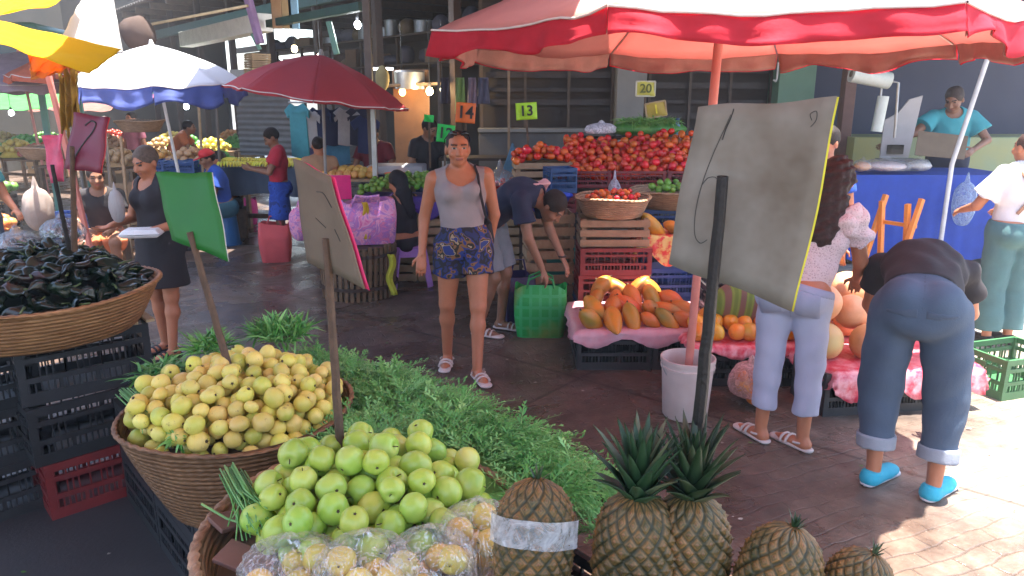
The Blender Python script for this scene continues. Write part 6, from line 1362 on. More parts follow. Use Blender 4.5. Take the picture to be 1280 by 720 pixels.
make_person('seated girl with long black hair and a black top, back to the camera', (sp.x-.02, sp.y, -.04), R(-128), 1.56, seat, hair='long', haircol=(.008,.006,.008), vox=.009, look=(0,-.9,-.4), top=dict(m=BLK, sleeve=0, tank=True, hem=.75, neck=.12, nup=.0, scoop=-.07), bottom=dict(m=BLK, len=.5, waist=.2))
make_person('vendor in a maroon t-shirt behind the bread table', (-1.62, 8.75, 0), R(-8), 1.55, dict(wr_l=(-.2,-.25,1.0), wr_r=(.15,-.28,1.0), el_l=(-.25,-.05,1.05), el_r=(.25,-.05,1.05), head=(0,-.06,1.46)), skin='skin_dark', hair='short', haircol=DARKS, vox=.012, look=(-.3,-.8,-.5), top=dict(m=MAROON, sleeve=.6, hem=1), bottom=dict(m=BLK, len=.97))
make_person('person in dark clothes with dark hair left of the number cards', (-.98, 8.6, 0), R(40), 1.62, dict(head=(0,-.05,1.46)), skin='skin_dark', hair='short', haircol=DARKS, vox=.012, look=(.3,-.8,-.5), top=dict(m=BLK, sleeve=.6, hem=1), bottom=dict(m=BLK, len=.97))
make_person('person in an orange shirt leaning over the far left table', (-5.55, 12.2, 0), R(100), 1.6, dict(chest=(0,-.12,1.15), neck=(0,-.2,1.26), head=(0,-.27,1.36), sh_l=(-.17,-.17,1.22), sh_r=(.17,-.17,1.22), el_l=(-.2,-.3,1.0), wr_l=(-.15,-.45,.9), el_r=(.2,-.3,1.0), wr_r=(.15,-.45,.9)), skin='skin_dark', haircol=DARKS, vox=.014, top=dict(m=ORANGE, sleeve=.6, hem=1), bottom=dict(m=BLK, len=.97))
make_person('person in a teal top and blue jeans cut off by the left frame edge', (-4.38, 5.95, 0), R(60), 1.55, dict(wr_r=(.2,-.22,.95), el_r=(.23,-.02,1.04)), haircol=DARKS, hair='long', vox=.010, top=dict(m=mat('teal_cotton', (.05,.26,.30)), sleeve=.5, hem=1), bottom=dict(m=JEANS, len=.95), shoes=dict(kind='shoe', m=BLK))
bag_shell('pale plastic bag with an orange inside, held at the left frame edge', at(48, 262, 5.8), .11, .07, .17, .1, 4, cloth('pale_bag', (.55,.46,.42), trans=.4, rough=.3), flat=1)
o = link('orange', mango_me[0], None, at(45, 262, 5.8), scale=.9); tag(o, 'orange fruit inside the pale plastic bag at the left frame edge', 'orange')
make_person('seated person in a black printed t-shirt behind the magenta sign', (-4.05, 7.2, 0), R(20), 1.6, seat, skin='skin_dark', haircol=DARKS, vox=.011, look=(.2,-1,-.2), top=dict(m=BLK, sleeve=.6, hem=1), bottom=dict(m=mat('orange_shorts', (.60,.15,.05)), len=.45, flare=.03), shoes=dict(kind='shoe', m=BLK))
o = MB().box((-.17,-.15,.0), (.17,.15,.40)).build('wooden_box_seat', WOOD, None, (-4.05, 7.22, 0), (0,0,.3), bevel=.01); tag(o, 'wooden box under the seated person in the black printed t-shirt', 'box')
make_person('person in a pink shirt at the stalls far back behind the blue umbrella', (-6.6, 13.0, 0), R(-20), 1.6, {}, haircol=DARKS, vox=.015, top=dict(m=mat('pink_cotton', (.55,.16,.2)), sleeve=.6, hem=1), bottom=dict(m=BLK, len=.97))
make_person('woman in dark clothes sitting beside the man in the red cap', (-3.75, 9.75, 0), R(-70), 1.55, seat, haircol=DARKS, vox=.012, top=dict(m=MAROON, sleeve=.6, hem=1), bottom=dict(m=BLK, len=.95))
o = MB().box((-.17,-.15,.0), (.17,.15,.40)).build('wooden_box_seat', WOOD, None, (-3.75, 9.77, 0), (0,0,.3), bevel=.01); tag(o, 'wooden box under the seated woman beside the man in the red cap', 'box')
# bags by the boy
t = thing('coral_bag', 'coral pink cloth bag standing on the ground by the boy in red', 'bag', gnd(352, 322)+Vector((0,-.18,0)), .2); bag_body(.34, .22, .44, seed=2).build('body', mat('coral', (.62,.10,.11), (.52,.08,.09), rough=.8, bs=.5), t, angle=180); b = MB(); b.tube([(-.08,0,.42), (-.04,0,.52), (.04,0,.52), (.08,0,.42)], .01, 6); b.build('handle', MATS['coral'], t)
bag_shell('pink and lilac patterned bag hanging beside the boy in red', at(375, 280, 8.0), .12, .08, .19, .08, 3, TD, flat=1)
t = thing('magenta_bag', 'magenta cloth bag on the ground beyond the boy in red', 'bag', gnd(325, 272)+Vector((0,-.6,0)), .2); bag_body(.32, .24, .38, seed=6).build('body', mat('magenta_cloth', (.45,.03,.20), rough=.8), t, angle=180); b = MB(); b.tube([(-.08,0,.36), (0,0,.48), (.08,0,.36)], .01, 6); b.build('handle', MATS['magenta_cloth'], t)
# ---------------------------------------------------------------- far side of the street: walls, hall, stalls
DARKW = mat('dark_blue_wall', (.045,.052,.095), (.035,.040,.075), rough=.7, scale=1.5, bs=.2); GREENW = mat('green_pilaster', (.17,.30,.22), (.14,.25,.18), rough=.7, scale=3)
def wallbox(name, label, a, b_, m, cat='wall', **kw):
    o = MB().box(a, b_).build(name, m, bevel=.006, **kw); return tag(o, label, cat)
X = lambda px, Y: at(px, 300, Y).x
YB = 10.2
wallbox('dark_wall', 'dark blue wall behind the man in turquoise', (X(985, YB), YB, .0), (9.5, YB+.2, 3.6), DARKW)
wallbox('green_pilaster', 'pale green pilaster beside the dark blue wall', (X(955, 10.0), YB-.25, 0), (X(998, 10.0), YB+.2, 3.6), GREENW, 'pilaster')
t = thing('pilaster_hook', 'small white hook on the pale green pilaster', 'hook', at(972, 88, YB-.27)); b = MB(); b.tube([(0,0,.10), (0,0,-.10), (-.02,-.02,-.14), (-.05,-.02,-.12)], .012, 6); b.build('hook', MATS['white_pole'], t)
wallbox('brown_pillar', 'brown pillar standing against the dark blue wall', (X(1032, 9.6), 9.5, .14), (X(1045, 9.6), 9.65, 3.5), mat('brown_paint', (.20,.10,.08)), 'pillar')
wallbox('shelf_ledge', 'pale green and yellow ledge low on the dark wall behind the counter', (X(1045, 9.5), 9.3, .14), (8.5, YB, 1.35), mat('ledge_green', (.22,.32,.22), (.42,.36,.10), scale=1.2), 'ledge')
GREYW = mat('grey_render', (.30,.29,.28), (.22,.21,.205), rough=.85, scale=2, bs=.2); DARKB = mat('dark_shop_inside', (.035,.028,.028), (.05,.035,.03), rough=.8, scale=2)
wallbox('grey_pillar', 'grey rendered pillar between the dark shopfronts', (X(765, 10), 10.0, 0), (X(800, 10), 10.3, 3.6), GREYW, 'pillar')
def shopfront(label, x0, x1, Y, zt, sill=1.0, m=DARKB, slats=9):
    t = thing('shopfront', label, 'shopfront', ((x0+x1)/2, Y, 0)); w = (x1-x0)/2
    MB().box((-w,.25,0), (w,.30,zt)).build('back_panel', m, t); MB().box((-w,-.05,0), (w,.25,sill)).build('low_wall', mat('low_wall_grey', (.16,.15,.145), (.11,.10,.10), rough=.85, scale=3), t, bevel=.006)
    MB().box((-w-.01,-.12,sill+.002), (w+.01,.24,sill+.05)).build('sill', GREYW, t, bevel=.004)
    for k in range(4): x = -w+.02+k*(2*w-.06)/3; MB().box((x,.10,sill+.052), (x+.035,.14,zt)).build('mullion', mat('mullion_brown', (.10,.07,.055)), t)
    b = MB(); 
    for k in range(slats): z = sill+.35+k*(zt-sill-.4)/slats; b.box((-w+.06,.18,z), (w-.04,.20,z+.05*(1 if k % 2 else 1.6)))
    b.build('shutter_slats', mat('shutter_dark', (.06,.045,.045), (.035,.028,.03), rough=.55), t); return t
shopfront('dark shuttered shopfront left of the grey pillar', X(600, 10.1), X(763, 10.1), 10.1, 3.4, 1.38)
shopfront('dark shopfront between the grey and the green pillars', X(802, 10.1), X(953, 10.1), 10.1, 3.4, 1.2)
wallbox('lintel', 'concrete lintel running over the shopfronts', (X(560, 10), 9.95, 3.62), (9.5, 10.5, 4.1), mat('lintel_brown', (.14,.12,.115)), 'lintel')
for i, (px, c_, w_, h_) in enumerate(((575, (.28,.42,.14), .10, .42), (590, (.34,.25,.32), .09, .34), (604, (.16,.15,.22), .12, .30), (556, (.10,.08,.10), .10, .3))):
    p = at(px, 97, 9.0); b = MB(); b.grid(lambda u, v: (w_*(u-.5)*(1+.3*v), .02*math.sin(u*12+v*3), -h_*v), 10, 8); o = b.build('hanging_cloth', cloth('hang%d' % i, c_), None, p, angle=180, solid=.004); tag(o, ('pale green cloth', 'dull pink cloth', 'dark violet cloth', 'dark cloth')[i]+' hanging under the left edge of the big umbrella', 'cloth')
# market benches between woman and shopfront
plank_table('grey work bench in front of the dark shopfront', (X(650, 9.2), 9.2), 0, 1.9, .5, 1.12, m=DWOOD, legm=STEEL)
plank_table('second narrow bench right beside the number card 13', (X(600, 8.6), 8.6), 0, .9, .4, 1.16, m=DWOOD, legm=STEEL)
o = MB().box((-.14,-.1,0), (.14,.1,.5)).build('grey_box', mat('grey_box', (.24,.25,.26)), None, (X(592, 8.9), 8.9, .3), bevel=.02); tag(o, 'tall grey box under the benches behind the woman', 'box')
b = MB(); b.add([(0,0,.5), (-.18,.0,0), (.16,.0,0), (.02,.12,.48), (-.10,.22,.0), (.14,.22,.0)], [(0,1,2), (3,5,4), (0,3,4,1), (0,2,5,3), (1,4,5,2)]); o = b.build('blue_tarp_bundle', cloth('light_blue_tarp', (.16,.32,.48)), None, (X(640, 8.2), 8.2, .85), bevel=.01); tag(o, 'light blue folded tarpaulin standing on end beside the tomato crates', 'tarpaulin')
o = MB().box((-.2,-.2,0), (.2,.2,.85)).build('box', WOOD, None, (X(640, 8.25), 8.3, 0), bevel=.01); tag(o, 'wooden box under the light blue folded tarpaulin', 'box')
# ---- the covered hall going away to the left
C0 = Vector((-.6, 10.1, 0)); C1 = Vector((-9.5, 20.5, 0)); hd = (C1-C0).normalized(); hn = Vector((hd.y, -hd.x, 0)); hn = hn if hn.y > 0 else -hn; ha = math.atan2(hd.y, hd.x); HL = (C1-C0).length
def H(s, n, z): return C0+hd*s+hn*n+Vector((0,0,z))
def hbox(name, label, s0, s1, n0, n1, z0, z1, m, cat, parent=None):
    b = MB(); vs = [H(s0,n0,z0), H(s1,n0,z0), H(s1,n1,z0), H(s0,n1,z0), H(s0,n0,z1), H(s1,n0,z1), H(s1,n1,z1), H(s0,n1,z1)]
    f = [(3,2,1,0),(4,5,6,7),(0,1,5,4),(1,2,6,5),(2,3,7,6),(3,0,4,7)]
    if (vs[1]-vs[0]).cross(vs[3]-vs[0]).z < 0: f = [q[::-1] for q in f]
    b.add(vs, f); o = b.build(name, m, parent, bevel=.005); return tag(o, label, cat) if not parent else o
ROOFM = mat('dark_sheet_roof', (.10,.088,.078), (.06,.052,.048), rough=.7, scale=2, bs=.3)
hall = thing('market_hall', 'dark open market hall with sheet roof, posts and a rear wall', 'hall', (0,0,0))
hbox('rear_wall', None, -1, HL+3, 6.0, 6.2, 0, 5.2, mat('hall_wall', (.085,.06,.045), (.035,.028,.025), rough=.9, scale=1.2), None, hall)
b = MB(); b.grid(lambda u, v: H(-1+(HL+4)*u, -.6+6.8*v, 4.15+.5*math.sin(PI*v)+.03*math.sin(u*(HL+4)*26)), 420, 12); b.build('roof', ROOFM, hall, angle=180, solid=.01)
for k in range(8): s = .2+k*2.0; hbox('post', None, s, s+.12, -.05, .07, 0, 4.1, DWOOD, None, hall)
for k in range(12): s = .3+k*1.3; hbox('rafter', None, s, s+.08, -.5, 6.0, 3.95, 4.10, mat('rafter_brown', (.16,.10,.06), (.09,.06,.04)), None, hall)
hbox('front_beam', None, -.6, HL+2, -.10, .02, 3.35, 3.55, mat('beam_green', (.04,.09,.07), (.03,.06,.05)), None, hall)
hbox('mid_beam', None, -.6, HL+2, 2.9, 3.0, 3.2, 3.36, MATS['rafter_brown'], None, hall)
# sloping green struts and white awning beam
def strut(label, a, b_, w_, th, m, name='beam', cat='beam'):
    bb = MB(); bb.bar(a, b_, w_, th); return tag(bb.build(name, m, bevel=.006), label, cat)
strut('long white awning box lit by the sun along the hall front', at(232, 50, 13.2), at(332, 28, 10.9), .22, .24, mat('awning_white', (.78,.76,.72), (.6,.58,.55), rough=.6), 'awning_box', 'awning')
strut('green painted beam continuing right from the white awning box', at(336, 30, 10.8), at(452, 8, 9.3), .10, .10, MATS['beam_green'])
strut('slanting pale green strut above the red umbrella', at(411, 27, 9.9), at(421, 68, 9.9), .07, .07, mat('strut_green', (.16,.32,.26)))
strut('thin green strut left of the warm bulb', at(315, 42, 11), at(325, 62, 11), .05, .05, MATS['strut_green'])
strut('tall weathered post rising in front of the hall', Vector((at(466, 215, 8.3).x, 8.3, 0)), at(456, -30, 8.3), .075, .075, mat('post_grey', (.16,.13,.11), (.10,.08,.07)), 'post', 'post')
strut('thin grey pole under the right side of the red umbrella', Vector((at(468, 215, 7.7).x, 7.7, 0)), at(466, 136, 7.7), .05, .05, STEEL, 'pole', 'pole')
strut('bamboo pole crossing high above the white umbrella', at(165, 35, 9.8), at(310, 7, 9.2), .03, .03, CRATEWOOD, 'bamboo_pole', 'pole')
for k, (px, y0, y1) in enumerate(((272, 115, 215), (250, 118, 210), (134, 165, 230), (155, 190, 245), (548, 95, 175), (636, 88, 165))):
    Y = (9.6, 9.8, 8.6, 8.4, 8.7, 9.0)[k]; p = at(px, y1, Y); strut('thin upright stall pole, '+('left of the red umbrella', 'right of the white umbrella pole', 'behind the magenta sign', 'beside the black dress woman', 'behind the orange number card', 'behind the number card 13')[k], Vector((p.x, Y, 0)), at(px-(4 if k < 4 else 0), y0-20, Y), .03, .03, (MATS['post_grey'], CRATEWOOD)[k % 2], 'stall_pole', 'pole')
# corrugated shutter
t = thing('corrugated_shutter', 'pale corrugated metal shutter under the left side of the red umbrella', 'shutter', (0,0,0)); b = MB(); p0 = at(297, 155, 11.2); p1 = at(365, 155, 10.8)
b.grid(lambda u, v: (p0.x+(p1.x-p0.x)*u, p0.y+(p1.y-p0.y)*u+.012*math.sin(v*2*PI*14), 1.0+1.15*v), 4, 140); b.build('slats', mat('shutter_grey', (.20,.19,.185), (.15,.14,.135), rough=.5), t, angle=180)
b = MB(); b.bar(Vector((p0.x, p0.y, 2.18)), Vector((p1.x, p1.y, 2.18)), .12, .1); b.build('roller_box', STEEL, t)
# door-like brown panel
o = MB().box((-.26,-.02,0), (.26,.02,2.2)).build('brown_door', mat('door_brown', (.24,.12,.06), (.17,.085,.045), scale=6), None, (X(520, 10.4), 10.4, 0), (0,0,-.2), bevel=.01); tag(o, 'warm brown wooden door behind the blue cooler', 'door')
# ---- loft shelves with piled goods inside the hall
SHELF = mat('shelf_brown', (.13,.085,.055), (.08,.055,.04))
loft = thing('loft_shelf', 'long dark loft shelf inside the hall carrying piled boxes', 'shelf', (0,0,0))
for z in (2.45, 3.0): hbox('board', None, .6, HL-1, 2.0, 2.9, z, z+.04, SHELF, None, loft)
for k in range(9): s = .7+k*1.45; hbox('bracket', None, s, s+.06, 2.1, 2.16, 0, 3.0, SHELF, None, loft)
rg = random.Random(77); kinds = [('cardboard_box', mat('box_card', (.34,.22,.12), (.24,.155,.085), rnd=.4)), ('bundle', mat('bundle_brown', (.30,.20,.11), (.16,.10,.06), rnd=.5)), ('tin_pot', STEEL), ('bundle', mat('bundle_dull', (.12,.11,.14), rnd=.5))]
bundle = MB(); bundle.ell((0,0,.14), (.24,.18,.15), 14); bundle.v = [(x*(1+.25*smoothnoise(x*9, y*9, z*9)), y*(1+.25*smoothnoise(x*7, y*9, z*8, 1, 2)), max(0, z)) for x, y, z in bundle.v]
gm = {}
for nm, m in kinds:
    if nm == 'cardboard_box': b = MB(); b.box((-.2,-.16,0), (.2,.16,.26)); b.box((-.2,-.22,.255), (.2,-.16,.262), rot=(.5,0,0)); gm[m.name] = b.mesh(nm, m, smooth=False)
    elif nm == 'tin_pot': b = MB(); b.lathe([(.001,0), (.17,0), (.17,.26), (.18,.265), (.165,.27), (.162,.02)], 22); gm[m.name] = b.mesh(nm, m)
    else: b = MB(); b.v = bundle.v; b.f = bundle.f; b.m = bundle.m; gm[m.name] = b.mesh(nm, m, angle=180)
for z in (2.492, 3.042):
    s = .9
    while s < HL-1.4:
        nm, m = rg.choice(kinds); o = link(nm, gm[m.name], None, H(s, 2.45+rg.uniform(-.12,.12), z), (0,0,ha+rg.uniform(-.4,.4)), (rg.uniform(.8,1.15), rg.uniform(.8,1.15), rg.uniform(.7,1.5)))
        tag(o, {'cardboard_box': 'brown cardboard box stored on the %s loft shelf', 'bundle': 'tied bundle lying on the %s loft shelf', 'tin_pot': 'dull metal pot standing on the %s loft shelf'}[nm] % ('lower' if z < 2.6 else 'upper'), {'cardboard_box': 'box', 'bundle': 'bundle', 'tin_pot': 'pot'}[nm], nm.replace('_', ' ')+'s on the '+('lower' if z < 2.6 else 'upper')+' loft shelf'); s += rg.uniform(.42,.62)
# lattice of crates near the hall front
for k in range(4): crate('wood', at(322, 103-k*9, 10.9)+Vector((0,0,0)), ha, 'wooden crate hung in the column left of the red umbrella top, number '+('one', 'two', 'three', 'four')[k]+' from below', 'crates hung left of the red umbrella', sc=(.62,.8,.36))
# ---- hanging clothes under the red umbrella
garm = [(370, 135, (.10,.42,.50), 'turquoise'), (383, 142, (.45,.45,.48), 'greyish white'), (398, 140, (.02,.03,.09), 'navy'), (415, 140, (.02,.025,.07), 'dark blue'), (432, 140, (.38,.36,.38), 'pale grey'), (447, 140, (.03,.03,.06), 'black'), (405, 168, (.08,.25,.42), 'sky blue'), (392, 172, (.12,.12,.25), 'slate'), (424, 166, (.10,.30,.50), 'light blue'), (457, 150, (.03,.04,.12), 'deep navy')]
rail = strut('thin rail under the red umbrella that the clothes hang from', at(360, 128, 8.6), at(468, 128, 8.6), .02, .02, STEEL, 'clothes_rail', 'rail')
def garment_mesh(m, L):
    b = MB(); P_ = [(-.07,0), (-.02,-.03), (.02,-.03), (.07,0), (.17,-.08), (.14,-.17), (.10,-.13), (.11,-L), (0,-L-.02), (-.11,-L), (-.10,-.13), (-.14,-.17), (-.17,-.08)]
    b.prism(P_, .03); b.v = [(x+.01*math.sin(z*30), y+.02*math.sin(x*25), z) for x, y, z in b.v]; return b
for px, py, c_, nm in garm:
    o = garment_mesh(None, .42 if px != 370 else .60).build('hanging_shirt', mat('garment_'+nm.replace(' ', '_'), c_, rough=.85, bs=.4), None, at(px, py-6, 8.6 if py < 160 else 8.9), (0,0,rg.uniform(-.5,.5)), angle=180, bevel=.006); tag(o, nm+' garment hanging from the rail under the red umbrella', 'garment')
# ---- bread table, cooler, bowl
plank_table('bread table under the red umbrella', (X(438, 8.1), 8.1), 0, .75, .5, .98, m=CRATEWOOD)
BREAD = fruit_mat('bread_crust', (.70,.42,.12), (.60,.30,.07), spots=0, rough=.6); br = fruit_mesh('bread_roll', sph(.06, 10, .8, 0, 0), BREAD, 14, .08, seed=3)
for i in range(22): o = link('bread_roll', br, None, (X(438, 8.1)-.28+.08*(i % 8), 7.95+.12*(i//8), 1.02+.03*(i//11)), (1.4, rg.uniform(-.3,.3), rg.uniform(-.6,.6)), rg.uniform(.9,1.2)); tag(o, 'golden bread roll laid out on the bread table', 'bread roll', 'bread rolls on the bread table')
t = thing('cooler', 'dark blue cooler chest with a white lid right of the bread table', 'cooler', (X(500, 8.3), 8.3, 0)); MB().box((-.30,-.2,.0), (.30,.2,1.0)).build('body', mat('cooler_blue', (.012,.035,.12), rough=.4), t, bevel=.02); MB().box((-.31,-.21,1.003), (.31,.21,1.10)).build('lid', mat('cooler_lid', (.42,.42,.46), rough=.5), t, bevel=.02)
t = thing('orange_bowl', 'orange plastic bowl fixed in front of the blue cooler', 'bowl', (X(497, 7.9), 7.95, .93)); b = MB(); b.lathe([(.001,0), (.06,0), (.12,.10), (.128,.105), (.118,.11), (.055,.012), (.001,.012)], 26); b.build('bowl', mat('orange_plastic', (.85,.20,.03), rough=.35), t)
o = MB().box((-.2,-.12,0), (.2,.12,.925)).build('box', WOOD, None, (X(497, 7.95), 7.98, 0), bevel=.01); tag(o, 'narrow wooden box carrying the orange bowl', 'box')
# ---- banana table
DBL = cloth('slate_cloth', (.06,.08,.12), (.04,.055,.085), trans=.05)
plank_table('fruit table with a slate blue cloth under the bananas', (-3.2, 9.75), -.12, 1.25, .6, .95, cloth_m=DBL, drop=.34, cloth_label='slate blue cloth over the banana table')
def banana_hand(seed):
    b = MB(); rg2 = random.Random(seed)
    for i in range(7):
        a = -.5+i*.17; pts = [Vector((math.sin(a)*.02, 0, .06)), Vector((math.sin(a)*.06, -.05, .075)), Vector((math.sin(a)*.10, -.12, .06)), Vector((math.sin(a)*.12, -.17, .02))]
        b.tube([p+Vector((i*.026-.08, 0, 0)) for p in pts], [.008, .019, .019, .005], 8)
    b.tube([(-.08,0,.06), (0,.02,.07), (.08,0,.06)], .014, 6); return b.mesh('banana_hand', GRAPEY, angle=80)
bh = [banana_hand(1), banana_hand(2)]
for i in range(16): o = link('banana_hand', bh[i % 2], None, (-3.68+.135*(i % 8), 9.52+.22*(i//8), .96+.03*(i//8)), (0,0,rg.uniform(-.5,.5)), rg.uniform(.8,1.0)); tag(o, 'hand of yellow green bananas on the slate blue table', 'bananas', 'bananas on the slate blue table')
# ---- left produce tables
def produce(kind, label, c, w_, d_, h, m, seed, group=None):
    b = MB(); r_ = random.Random(seed)
    nx, ny = int(w_/.10), int(d_/.10)
    for i in range(nx):
        for j in range(ny):
            x = (i+.5)/nx-.5; y = (j+.5)/ny-.5; z = h*(1-(2*x)**2*.8)*(1-(2*y)**2*.7); b.ell((x*w_+r_.uniform(-.02,.02), y*d_+r_.uniform(-.02,.02), z+r_.uniform(0,.02)), (.058,.058,.055), 8)
    b.lathe([(.001, h*.8), (w_*.3, h*.5), (w_*.48, 0)], 18, fn=lambda r, z, a, i: (r*(1 if abs(math.cos(a)) > .5 else d_/w_+.1), z)); o = b.build(kind, m, None, c, angle=80); return tag(o, label, 'produce', group, 'stuff')
hm_ = {'orange': fruit_mat('orange_produce', (.70,.25,.05), (.60,.32,.10), spots=0), 'red': fruit_mat('red_produce', (.5,.05,.02), (.35,.04,.03), spots=0), 'green': fruit_mat('green_produce', (.06,.22,.05), (.12,.32,.06), spots=0), 'tan': fruit_mat('tan_produce', (.5,.32,.16), (.4,.24,.10), spots=0), 'yellow': fruit_mat('yellow_produce', (.62,.52,.08), (.5,.42,.06), spots=0)}
tabs = [((-4.55, 10.4), 1.5, 'first long wooden table behind the white umbrella pole'), ((-6.2, 11.0), 1.5, 'second long wooden table further left'), ((-7.6, 9.8), 1.6, 'wooden table at the left frame edge'), ((-8.4, 12.6), 1.8, 'far wooden table under the mauve umbrella'), ((-6.2, 14.2), 1.8, 'far wooden table amid the left stalls'), ((-10.6, 15.5), 2.0, 'farthest wooden table at the left')]
cols = ['orange', 'green', 'red', 'tan', 'yellow']
for i, ((x, y), L, lab) in enumerate(tabs):
    plank_table(lab, (x, y), -.35, L, .8, .86, m=WOOD)
    for k in range(3):
        cn = cols[(i*2+k*3) % 5]; dx = -L/3+k*L/3; produce('produce_heap', cn+' produce heap, '+('left', 'middle', 'right')[k]+' third of the '+lab, (x+dx*math.cos(-.35), y+dx*math.sin(-.35), .87), L/3.2, .6, .20+.05*(k % 2), hm_[cn], i*5+k)
for i, (px, py, Y) in enumerate(((215, 195, 10.1), (235, 198, 10.0), (225, 205, 9.8))): c = at(px, py, Y); crate('blue', (c.x, c.y, .865), .1*i, 'blue crate on the table by the white umbrella pole, '+('left', 'right', 'front')[i]+' one', sc=(.8,.8,.6))
# low stalls, drums along the left street side
for i, (x, y, c_) in enumerate(((-5.2, 8.6, 'blue'), (-5.9, 8.2, 'black'), (-6.5, 9.0, 'red'), (-4.9, 9.3, 'wood'), (-5.4, 7.4, 'wood'))):
    for k in range(2+i % 2): crate(c_, (x, y, k*.26), .3*i, c_+' crate in the stack at the left street side, stack '+('A', 'B', 'C', 'D', 'E')[i]+' level '+str(k+1) if False else '%s crate %s of the stack %s' % ({'blue': 'blue', 'black': 'black', 'red': 'dark red', 'wood': 'wooden'}[c_], ('at the bottom', 'in the middle', 'at the top')[k if not (k == 1 and i % 2 == 0) else 2], ('left of the white umbrella pole', 'at the far left street side', 'behind the mauve umbrella pole', 'under the blue crates table', 'nearest the seated person in black')[i]))
for i, (x, y, cn) in enumerate(((-5.4, 7.4, 'orange'), (-5.9, 8.2, 'green'), (-6.5, 9.0, 'tan'))): produce('produce_heap', cn+' produce heap on the crate stack '+('nearest the seated person', 'at the far left', 'behind the pale pole')[i], (x, y, (.52,.79,.53)[i]), .5, .4, .12, hm_[cn], 50+i)
# gourds and baskets on the table middle left
for i, (px, py, Y, r_) in enumerate(((175, 152, 10.6, .32), (60, 185, 10.0, .36))): c = at(px, py, Y); basket('wicker basket of tan goods on the left tables, '+('right', 'left')[i]+' one', (c.x, c.y, c.z-.14 if c.z > 1.05 else .87), r_, r_*.7, .15, WICK2, fill=.03)
# ---- tarps
def tarp(label, P_, m, sag=.1, name='tarpaulin', seed=1, fold=.02, ang_=180):
    P_ = [Vector(p) for p in P_]; b = MB()
    def fn(u, v): p = P_[0].lerp(P_[1], u).lerp(P_[3].lerp(P_[2], u), v); return p-Vector((0,0,sag*math.sin(PI*u)*math.sin(PI*v)))+Vector((0, fold*math.sin(u*23+v*3+seed)*.5, fold*smoothnoise(u*6, v*6, seed)*2+fold*.6*math.sin(u*17+seed)))
    b.grid(fn, 40, 24); return tag(b.build(name, m, angle=ang_, solid=.003), label, 'tarpaulin')
YEL = cloth('yellow_tarp', (.90,.66,.01), (.88,.60,.01), trans=.68, scale=2, bscale=12); WT = cloth('white_tarp', (.85,.85,.84), trans=.5, scale=2)
tarp('bright yellow tarpaulin band sloping down to the right', [at(-60, 12, 5.2), at(152, 62, 5.6), at(112, 92, 5.3), at(-60, 36, 4.9)], YEL, .03, seed=2, fold=.006)
tarp('upper yellow tarpaulin strip above the bright band', [at(-60, 8, 6.2), at(100, -22, 6.6), at(70, 6, 6.0), at(-60, 26, 5.8)], YEL, .05, seed=3, fold=.008)
tarp('sunlit white tarpaulin hanging between the yellow band and the hall', [at(112, -20, 6.9), at(138, -20, 7.0), at(155, 68, 6.9), at(70, 58, 6.2)], WT, .05, seed=4)
tarp('orange underside of the yellow tarpaulin folded down at its end', [at(34, 60, 5.4), at(100, 84, 5.4), at(40, 100, 5.8), at(38, 88, 5.8)], cloth('orange_tarp', (.80,.28,.02), trans=.5), .02, seed=5)
tarp('ochre cloth tied round a pole below the yellow band', [at(72, 82, 5.8), at(96, 84, 5.8), at(103, 162, 5.8), at(77, 166, 5.8)], cloth('ochre_cloth', (.34,.20,.02), (.22,.13,.015), trans=.2), .0, seed=6, fold=.06)
strut('pale pink leaning pole behind the ochre cloth', Vector((at(86, 178, 6.5).x+.1, 6.5, 0)), at(60, 92, 6.5), .04, .04, MATS['pink_pole'], 'leaning_pole', 'pole')
t = thing('market_booth', 'teal painted market booth roof at the upper left edge behind the yellow tarpaulin', 'booth', (-8.6, 12.4, 0), .2); TT = mat('teal_booth', (.10,.30,.24), (.08,.24,.2), rough=.4)
MB().box((-1.2,-.9,2.15), (1.2,.9,2.95)).build('roof_box', TT, t, bevel=.08); MB().box((-.95,-.93,2.45), (1.0,-.905,2.80)).build('window', mat('booth_glass', (.03,.07,.12), rough=.15, bs=0), t, bevel=.01)
for x in (-1.1, 1.1):
    for y in (-.8, .8): MB().box((x-.04, y-.04, 0), (x+.04, y+.04, 2.15)).build('leg', TT, t)
# unseen overhead tarps added above the frame to shade and tint the street
BT = cloth('grey_blue_shade_tarp', (.26,.34,.46), (.20,.27,.38), trans=.35); MT = cloth('pale_rose_shade_tarp', (.62,.46,.42), (.54,.40,.36), trans=.42)
tarp('unseen grey blue tarpaulin added to shade the street between the umbrellas and the hall', [(-3.0, 5.0, 3.4), (-.9, 5.8, 3.35), (-.9, 10.2, 3.9), (-3.0, 10.8, 3.9)], BT, .15, seed=7)
tarp('unseen rose tarpaulin added to shade the near fruit baskets', [(-3.2, -.6, 3.0), (1.5, -.6, 2.95), (1.25, 2.15, 2.95), (-3.2, 3.9, 3.1)], MT, .15, seed=8)
tarp('unseen rose grey tarpaulin added to shade the walking woman', [(-2.7, 3.4, 3.2), (.2, 2.1, 3.0), (1.0, 6.4, 3.2), (-2.9, 5.9, 3.3)], cloth('rosegrey_shade_tarp', (.40,.30,.30), trans=.2), .12, seed=9)
tarp('unseen brown tarpaulin added to shade the left produce tables', [(-8.2, 9.0, 3.3), (-2.9, 9.0, 3.5), (-3.2, 12.2, 3.75), (-9.6, 14.5, 3.6)], cloth('brown_shade_tarp', (.28,.22,.18), trans=.25), .15, seed=12)
tarp('unseen dull tarpaulin added to shade the tomato stall and shopfronts', [(-.9, 5.5, 3.4), (6.4, 6.0, 3.3), (8.5, 10.0, 3.55), (-.9, 10.0, 3.55)], cloth('dull_shade_tarp', (.28,.26,.30), trans=.25), .15, seed=10)
